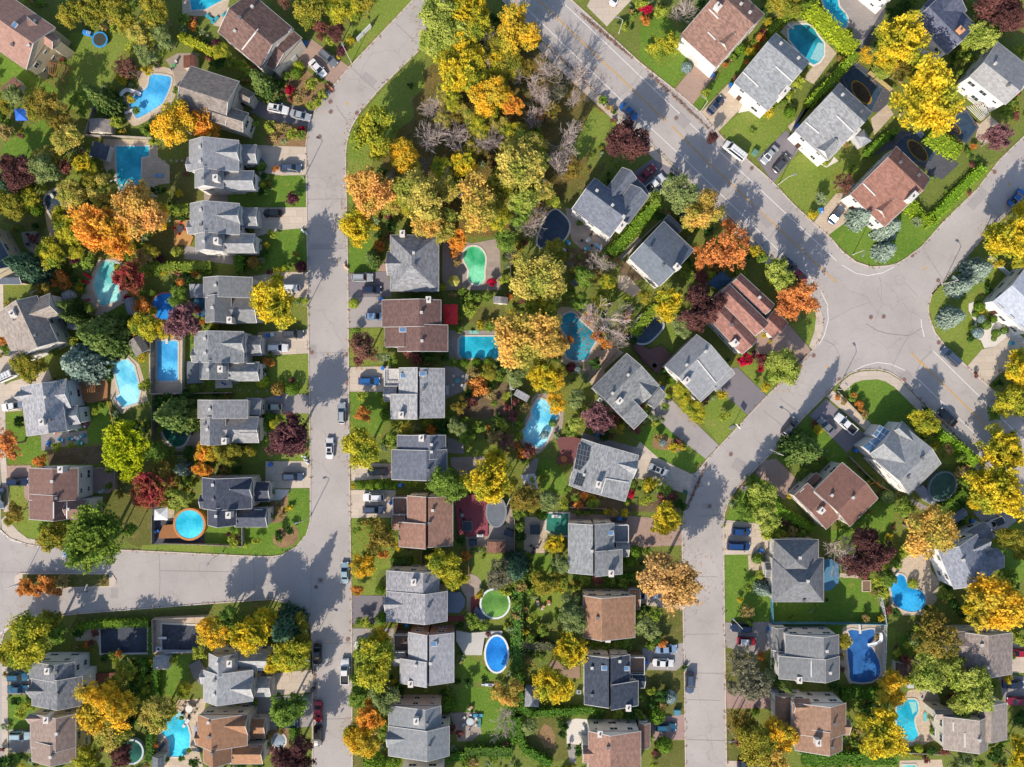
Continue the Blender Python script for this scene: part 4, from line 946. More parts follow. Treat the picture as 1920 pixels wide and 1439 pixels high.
# lawns and soil under the trees
for nm, t, pts, mt in (
    ('woodland_floor', 'px', [(830, 110), (1010, 85), (1060, 125), (1140, 210), (1120, 270), (1050, 380), (960, 440), (850, 430), (740, 330), (700, 260), (760, 180)], WOOD),
    ('lawn', 'a1', [(640, 300), (1150, 330), (1100, 500), (960, 760), (760, 1000), (560, 900), (640, 660)], LAWN),
    ('lawn', 'a2', [(1240, 560), (1790, 0), (1400, 0), (1200, 250), (1180, 440)], LAWN),
    ('lawn', 'a2', [(1919, 420), (1700, 640), (1500, 840), (1340, 1030), (1250, 1160), (1200, 1300), (1195, 1439), (1450, 1439), (1620, 1330), (1660, 1180), (1800, 1060), (1790, 900), (1900, 780), (1880, 600)], LAWN),
    ('lawn', 'b2', [(990, 250), (1060, 195), (1310, 190), (1318, 470), (890, 470), (620, 470), (640, 360), (990, 350)], LUSH),
    ('lawn', 'b2', [(1070, 685), (1325, 670), (1330, 1000), (1130, 960), (1100, 1030), (880, 1030), (990, 800)], LUSH),
    ('lawn', 'c2', [(1010, 460), (1335, 450), (1338, 800), (680, 850), (690, 690), (980, 640)], LAWN),
    ('lawn', 'c2', [(1050, 1000), (1345, 990), (1350, 1400), (980, 1400), (800, 1439), (640, 1300), (900, 1250)], LAWN),
    ('lawn', 'd2', [(1160, 300), (1350, 290), (1355, 560), (1310, 690), (1220, 790), (1100, 862), (800, 875), (0, 835), (0, 780), (740, 800), (740, 600), (960, 560), (1130, 560)], LUSH),
    ('lawn', 'd2', [(410, 600), (730, 590), (730, 780), (405, 765)], LUSH),
    ('lawn', 'b2', [(90, 100), (240, 0), (300, 300), (400, 330), (390, 420), (90, 420)], DULL),
    ('lawn', 'b3', [(0, 0), (230, 0), (230, 120), (100, 500), (0, 420)], LAWN), ('lawn', 'b3', [(5, 780), (240, 760), (380, 900), (360, 1050), (15, 1060)], LUSH),
    ('lawn', 'c3', [(20, 225), (300, 220), (320, 540), (20, 560)], LAWN), ('lawn', 'c3', [(25, 800), (330, 800), (380, 1000), (300, 1200), (25, 1100)], LUSH),
    ('lawn', 'd3', [(40, 545), (400, 545), (520, 800), (660, 960), (300, 1000), (250, 1220), (45, 1220)], LAWN),
    ('lawn', 'd3', [(1110, 860), (1490, 860), (1400, 1060), (1270, 1150), (1210, 1090), (1110, 1020)], LAWN),
    ('lawn', 'e3', [(985, 720), (1500, 720), (1500, 1200), (1180, 1210), (1215, 950), (985, 930)], LUSH), ('lawn', 'e3', [(50, 640), (250, 640), (380, 900), (60, 900)], LUSH),
    ('lawn', 'e3', [(990, 560), (1100, 440), (1230, 520), (1440, 640), (990, 690)], LUSH), ('lawn', 'e3', [(55, 1300), (460, 1300), (460, 1439), (55, 1439)], DULL),
    ('lawn', 'a4', [(0, 260), (200, 100), (420, 420), (480, 560), (300, 790), (0, 530)], LUSH), ('lawn', 'a4', [(560, 850), (960, 440), (1000, 560), (760, 760), (620, 920), (540, 1010), (480, 940)], LUSH),
    ('lawn', 'a4', [(715, 1195), (980, 980), (1200, 960), (1400, 1060), (1310, 1160), (1080, 1400), (940, 1370)], LAWN), ('lawn', 'b5', [(810, 240), (1060, 0), (1560, 0), (1600, 120), (1480, 280), (1350, 370), (1170, 580), (1010, 440)], LAWN),
    ('lawn', 'b6', [(180, 740), (330, 600), (560, 560), (840, 540), (1040, 640), (1200, 590), (1000, 820), (850, 930), (740, 985), (560, 1000), (380, 920)], LUSH),
    ('lawn', 'b6', [(1040, 640), (1560, 130), (1780, -10), (1500, 300), (1200, 590)], LAWN), ('lawn', 'b6', [(1500, 800), (1919, 1000), (1560, 1330), (1440, 1439), (1065, 1439), (1065, 1380), (1100, 1265), (1170, 1175), (1400, 930)], LAWN),
    ('lawn', 'c6', [(1065, 0), (1440, 0), (1440, 240), (1550, 400), (1410, 555), (1215, 375), (1130, 250), (1070, 110)], LAWN),
    ('lawn', 'c6', [(250, 720), (340, 740), (470, 650), (600, 648), (720, 690), (980, 920), (860, 1120), (540, 1080), (500, 1000)], LUSH), ('lawn', 'c6', [(1000, 1050), (1180, 1180), (1450, 1430), (1200, 1439), (1080, 1250)], LAWN),
    ('lawn', 'c5', [(960, 180), (1195, 110), (1200, 250), (1140, 380)], LAWN), ('lawn', 'c5', [(500, 560), (700, 520), (1040, 640), (760, 825)], LAWN),
    ('lawn', 'c5', [(170, 1060), (210, 880), (400, 820), (580, 1010), (330, 1270)], LAWN), ('lawn', 'c5', [(1140, 1020), (820, 1340), (900, 1439), (1500, 1439), (1440, 1310), (1290, 1150)], LUSH),
    ('lawn', 'c4', [(970, 1090), (1200, 1090), (1270, 1180), (1400, 1300), (1500, 1330), (1550, 1395), (1430, 1439), (1250, 1410), (1000, 1290), (940, 1200)], LUSH),
    ('lawn', 'c4', [(1160, 120), (1260, 200), (1280, 330), (1240, 460), (1050, 390)], LAWN), ('lawn', 'd4', [(1190, -110), (1700, -60), (1700, 130), (1370, 5)], LUSH),
    ('lawn', 'd4', [(270, 0), (430, 0), (540, 180), (540, 330), (300, 300), (280, 130)], LUSH), ('lawn', 'e4', [(1320, 20), (1590, 0), (1590, 310), (1350, 330), (1170, 340)], DULL),
    ('lawn', 'e4', [(1260, 580), (1590, 530), (1600, 950), (1440, 960), (1270, 800)], DULL), ('lawn', 'e4', [(1340, 1200), (1605, 1200), (1610, 1439), (1310, 1439)], DULL),
    ('lawn', 'e4', [(160, 980), (480, 990), (540, 1240), (560, 1370), (420, 1390), (150, 1250)], DULL), ('bare_patch', 'e4', [(340, 1040), (400, 1080), (440, 1160), (430, 1270), (340, 1260), (280, 1150)], MULCH),
    ('lawn', 'd5', [(380, 870), (590, 870), (600, 1010), (680, 1090), (800, 1290), (800, 1470), (385, 1439)], LUSH), ('lawn', 'd5', [(400, 520), (540, 260), (660, 140), (900, 380), (780, 620), (400, 560)], LUSH),
    ('lawn', 'd5', [(800, 1300), (1270, 1300), (1280, 1190), (1400, 1150), (1420, 1060), (1700, 1060), (1740, 1300), (1820, 1560), (800, 1530)], LUSH), ('lawn', 'd5', [(1220, 640), (1500, 620), (1760, 350), (1919, 420), (1780, 780), (1600, 800), (1300, 700)], LUSH),
    ('lawn', 'e5', [(390, 370), (640, 420), (760, 470), (830, 700), (390, 720)], DULL), ('lawn', 'e5', [(395, 930), (600, 930), (900, 1439), (640, 1439), (400, 1370)], DULL), ('lawn', 'e6', [(690, 180), (760, 180), (760, 620), (690, 580)], LAWN),
    ('lawn', 'e1', [(80, 790), (280, 780), (310, 930), (250, 1090), (80, 1095)], LUSH), ('lawn', 'e1', [(1400, 430), (1720, 430), (1680, 700), (1600, 800), (1430, 800)], LUSH), ('lawn', 'e1', [(700, 60), (1919, 5), (1919, 90), (1370, 110), (660, 160)], DULL),
    ('lawn', 'c1', [(10, 1000), (170, 970), (240, 1195), (370, 1200), (380, 1430), (70, 1439)], LUSH), ('lawn', 'c1', [(820, 900), (970, 880), (1020, 1150), (1030, 1240), (790, 1250), (800, 1080)], LUSH), ('lawn', 'c1', [(880, 100), (1100, 20), (1200, 130), (1170, 300), (1060, 330)], LUSH),
    ('lawn', 'c1', [(430, 1320), (1000, 1260), (960, 1439), (430, 1439)], SOIL), ('lawn', 'c1', [(1645, 310), (1740, 310), (1740, 500), (1650, 720)], LAWN), ('lawn', 'd1', [(70, 255), (215, 250), (260, 480), (420, 550), (700, 560), (560, 720), (280, 715), (100, 600)], LAWN),
    ('lawn', 'd1', [(1050, 60), (1200, 250), (1350, 500), (1350, 770), (1180, 770), (900, 500), (960, 320)], DULL), ('lawn', 'd1', [(1280, 780), (1919, 775), (1919, 850), (1265, 825)], LAWN), ('lawn', 'a1', [(40, 1300), (400, 1040), (560, 1200), (420, 1439), (0, 1439)], LUSH),
    ('lawn', 'a1', [(0, 500), (240, 640), (560, 830), (520, 900), (250, 830), (0, 740)], LUSH), ('lawn', 'b1', [(0, 600), (280, 470), (440, 560), (400, 740), (160, 650)], DULL), ('lawn', 'b1', [(500, 200), (720, 170), (700, 260), (540, 300)], LAWN),
    ('lawn', 'b1', [(1300, 800), (1540, 640), (1660, 830), (1640, 960), (1300, 960)], DULL), ('lawn', 'c3', [(1080, 40), (1400, 20), (1330, 200), (1060, 170)], DULL), ('bare_soil', 'c3', [(1080, 820), (1450, 700), (1470, 1040), (1000, 1020)], SOIL),
    ('lawn', 'c3', [(1060, 1250), (1400, 1200), (1300, 1400), (1060, 1380)], LAWN), ('bare_soil', 'b4', [(270, 830), (520, 860), (560, 980), (420, 1140), (280, 1000)], SOIL), ('bare_soil', 'b4', [(820, 940), (1000, 1110), (900, 1150), (760, 1060)], SOIL),
    ('lawn', 'b4', [(290, 480), (620, 160), (660, 60), (320, 250), (250, 400)], DULL), ('lawn', 'a3', [(1500, 960), (1650, 1050), (1640, 1160), (1620, 1280), (1380, 1439), (1300, 1350)], LAWN), ('garden_bed', 'd4', [(570, 240), (1060, 380), (1200, 420), (1560, 330), (1560, 480), (560, 470)], SOIL),
    ('garden_bed', 'a2', [(450, 1080), (840, 1140), (836, 1325), (480, 1300)], MULCH), ('garden_bed', 'a2', [(640, 560), (850, 640), (1050, 800), (920, 980), (720, 940), (650, 860)], MULCH), ('garden_bed', 'd2', [(990, 390), (1160, 320), (1130, 540), (1060, 580), (1000, 580)], MULCH),
    ('garden_bed', 'c4', [(1060, 1260), (1100, 1180), (1180, 1180), (1360, 1290), (1340, 1330), (1090, 1305)], MULCH), ('lawn', 'd6', [(1640, 640), (1860, 590), (1919, 740), (1919, 1100), (1700, 1100)], LUSH), ('garden_bed', 'e2', [(950, 1110), (1160, 1090), (1160, 1300), (960, 1330)], MULCH),
    ('lawn', 'e6', [(760, 220), (1030, 300), (1020, 460), (820, 420)], LUSH), ('lawn', 'd4', [(170, 1200), (480, 1180), (560, 1350), (300, 1439), (170, 1439)], LAWN), ('lawn', 'd4', [(230, 860), (420, 860), (440, 1020), (240, 1040)], LUSH), ('lawn', 'b3', [(1180, 1380), (1400, 1350), (1440, 1439), (1200, 1439)], DULL)):
    sheet(nm, t, pts, mt, 3 if len(pts) > 6 else 0)
sheet('garden_bed', 'd2', [(1020, 700), (1080, 620), (1140, 650), (1200, 605), (1245, 660), (1220, 760), (1110, 805), (1030, 770)], MULCH, 4)

LS_L = "900,-130 775,0 658,123 627,160 608,179 592,206 579,233 574,271 574,300 578,590 580,715 582,860 582,977"
LS_R = "586,1500 586,1264"
LS_E = "661,1500 659,1139 655,860 654,737 653,570 652,500 648,290 650,269 658,240 677,208 712,167 754,125 787,94 900,-25 990,-130"
sheetpx('long_street', LS_L + " 584,1200 586,1264 586,1500 " + LS_E, ASPH)
SS_U = "582,977 575,1002 556,1025 529,1041 508,1044 467,1043 383,1039 262,1033 77,1025 52,1021 20,1010 0,993 -6,960"
SS_D = "4,1201 8,1187 27,1168 62,1160 146,1151 300,1139 404,1131 508,1124 529,1128 550,1137 573,1162 581,1181 586,1264"
sheetpx('side_street', "600,960 " + SS_U + " -95,950 -95,1225 " + SS_D + " 600,1264", ASPH)
sheetpx('left_street', "-90,700 0,800 2,1000 4,1201 4,1500 -90,1500", ASPH)
B_SW = "880,-60 1017,75 1056,114 1125,179 1154,206 1277,324 1354,394 1396,432 1451,488 1478,509 1510,532 1533,572 1541,591 1543,612 1536,639 1524,657"
B_SE = "1570,718 1580,710 1593,700 1614,694 1645,692 1666,697 1687,710 1705,728 1832,855 1880,905 1905,940 1925,990 1990,1130"
B_NE2 = "2060,925 1920,787 1853,724 1812,687 1772,649 1753,624 1742,595 1740,577 1747,552 1764,533"
B_NE1 = "1680,495 1665,499 1634,501 1605,492 1578,471 1557,446 1526,419 1488,384 1447,340 1397,296 1354,258 1312,210 1265,169 1200,118 1071,0 1010,-60"
sheetpx('boulevard', B_SW + " " + B_SE + " 2080,1130 " + B_NE2 + " " + B_NE1, ASPH)
R_W = "1524,657 1438,743 1349,837 1327,860 1304,889 1292,918 1281,968 1279,993 1279,1022 1281,1160 1283,1243 1286,1500"
R_E = "1363,1500 1358,1160 1357,1039 1356,993 1358,964 1367,937 1384,912 1415,881 1430,866 1447,849 1509,780 1570,718"
sheetpx('curved_street', R_W + " " + R_E + " 1590,690 1550,650", ASPH)
U_N = "1676,498 1697,486 1728,463 1770,415 1832,355 1874,300 1920,256 2050,130"
U_S = "2070,240 1920,368 1845,444 1812,482 1764,533 1747,552"
sheetpx('upper_street', U_N + " " + U_S + " 1715,565 1660,520", ASPH)
for s, sd in ((LS_L, 1), ("586,1500 586,1264 581,1181", 1), (LS_E, 1), (SS_U, 1), (SS_D, 1), (B_SW, -1), (B_SE, -1), (B_NE2, -1), (B_NE1, -1), (R_W, -1), (R_E, -1), (U_N, 1), (U_S, 1)):
    strip('kerb', PX(s), .22, KERB, None, 0, .12)
strip('sidewalk', PX("1017,78 1056,117 1125,182 1154,209 1277,327 1354,397 1396,436 1451,491"), 1.7, WALK, None, -1)
strip('sidewalk', PX("1572,722 1582,713 1595,703 1614,697 1645,695 1666,700 1687,713 1705,731 1832,858 1880,908 1905,943"), 1.9, WALK, None, -1)
sheetpx('sidewalk', "1510,534 1533,574 1541,592 1543,612 1536,639 1524,657 1517,650 1527,622 1530,595 1527,575 1505,540", WALK)
strip('sidewalk', PX("0,500 6,860 13,960"), 1.3, WALK, None, 0); strip('sidewalk', PX("9,1250 10,1500"), 1.3, WALK, None, 0)
sheetpx('sidewalk', "13,965 18,978 34,996 52,1010 75,1012 75,1024 52,1020 20,1009 4,993 2,975", WALK)
# traffic island
isl = [(27, 1088), (30, 1079), (38, 1074), (200, 1075), (212, 1078), (219, 1088), (217, 1097), (207, 1101), (44, 1106), (32, 1101)]
m = MB(); m.prism([ground(p) for p in isl], 0, .13); structure('traffic_island_kerb', m, KERB)
m = MB(); m.prism([ground(p) for p in [(43, 1077), (205, 1077), (205, 1099), (43, 1103)]], .05, .15); structure('traffic_island_grass', m, DULL)
for s in ("986,15 1200,222 1275,291 1280,295 1480,490 1515,517 1538,544 1551,571 1553,600 1545,630 1535,647", "1050,0 1200,143 1355,290 1569,490", "1578,497 1605,513 1628,517 1655,512 1676,501",
          "1727,599 1728,612 1733,632", "1748,657 1920,826", "1597,698 1620,686 1645,680 1670,683 1697,695 1724,714 1845,830 1925,930", "0,995 20,1013 52,1021", "0,1189 27,1168"):
    strip('white_edge_line', PX(s), .17, PAINTW)
strip('yellow_centre_line', PX("1000,-8 1250,229"), .2, PAINTY); strip('yellow_centre_line', PX("1259,236 1312,290 1569,531"), .2, PAINTY); strip('yellow_centre_line', PX("1708,662 1920,868"), .2, PAINTY)
for a, b in (((649, 193), (652, 197)), ((614, 663), (619, 663)), ((1549, 690), (1552, 687)), ((1731, 502), (1735, 506)), ((1890, 344), (1894, 348)), ((1316, 1131), (1320, 1131)), ((618, 1201), (622, 1201)), ((1722, 678), (1732, 684)), ((633, 489), (636, 488))):
    strip('painted_road_mark', [ground(a), ground(b)], .35, PAINTY)
# repairs: darker cut patches and sealed cracks
PATCH = pavement('road_patch', '#b2aba8', False, 0, .1); SEAM = plain('#a39c99', .9, 0, .15, 2)
for t, x, y, w_, h_, a in (('c2', 1375, 430, 1.6, 2.9, 0), ('c6', 870, 660, 2.6, 2.0, 42), ('a2', 1400, 720, 3.2, 1.8, 40), ('d1', 1030, 1210, 1.6, 2.2, 0), ('d2', 1440, 1100, 1.4, 1.4, 0), ('d4', 1800, 430, 2.4, 1.2, 0), ('d4', 1700, 200, 3.4, 2.4, 70), ('a4', 380, 1090, 3.0, 2.2, 44), ('b5', 700, 560, 6, 1.6, 45), ('b2', 1500, 830, 7, 1.2, 0), ('b6', 1500, 400, 5, 2, -48), ('d5', 500, 60, 2.5, 2.5, 30)):
    c_ = G(t, x, y); ca_, sa_ = math.cos(R(-a)), math.sin(R(-a)); P_ = [(c_.x + u * w_ / 2 * ca_ - v * h_ / 2 * sa_, c_.y + u * w_ / 2 * sa_ + v * h_ / 2 * ca_) for u, v in ((-1, -1), (1, -1), (1, 1), (-1, 1))]
    m = MB(); z = .004 * level(P_); m.face([(*p, z) for p in P_]); structure('road_patch', m, PATCH)
for t, pts in (('c6', [(110, 320), (210, 370), (260, 470), (268, 560)]), ('c6', [(165, 150), (260, 100), (350, 50), (520, -10)]), ('c6', [(720, 590), (780, 470), (830, 370), (880, 290), (1000, 220)]), ('c6', [(500, 180), (590, 240), (690, 270), (880, 290)]), ('c6', [(830, -10), (890, 70), (970, 95)]), ('b6', [(620, 1100), (640, 1200), (630, 1330)]), ('b6', [(845, 1130), (830, 1095), (800, 1083), (765, 1100), (755, 1135), (775, 1168), (810, 1175), (840, 1150), (960, 1270)]),
               ('d2', [(838, 890), (850, 1060), (845, 1250)]), ('d2', [(1360, 900), (1362, 1200), (1350, 1400)]), ('c2', [(1350, 445), (1700, 440)]), ('d2', [(640, 880), (630, 1280)]), ('d2', [(0, 1010), (300, 1015), (640, 1020)]), ('d1', [(1430, 850), (1440, 1100), (1430, 1270)]), ('d1', [(0, 1020), (130, 1025), (240, 1020)]), ('b2', [(1330, 850), (1685, 845)]), ('b2', [(1325, 405), (1670, 400)]), ('e2', [(1380, 1010), (1735, 1000)]), ('e2', [(1385, 330), (1725, 320)]), ('e4', [(1600, 245), (1910, 240)]), ('e4', [(1605, 830), (1919, 838)]), ('d4', [(1600, 1060), (1900, 1066)]), ('e5', [(20, 590), (385, 596)]), ('e5', [(20, 1190), (395, 1200)]), ('d5', [(130, 520), (370, 505)]), ('c5', [(870, 850), (1020, 960)]), ('c5', [(720, 960), (900, 1100)]), ('c3', [(-10, 850), (-10, 1100)]), ('a2', [(1250, 1160), (1100, 950)]), ('a2', [(1230, 600), (1480, 830)]), ('a2', [(1640, 210), (1880, 440)]), ('a4', [(30, 620), (-60, 760), (-160, 850)]), ('b5', [(640, 120), (480, 300), (300, 470)]), ('b5', [(1000, 450), (860, 650), (720, 820)]), ('c6', [(1100, 420), (990, 520), (890, 760)]), ('b6', [(1500, 310), (1680, 560)]), ('b6', [(1000, 830), (1190, 1130)])):
    strip('sealed_crack', [G(t, x, y) for x, y in pts], .1, SEAM)
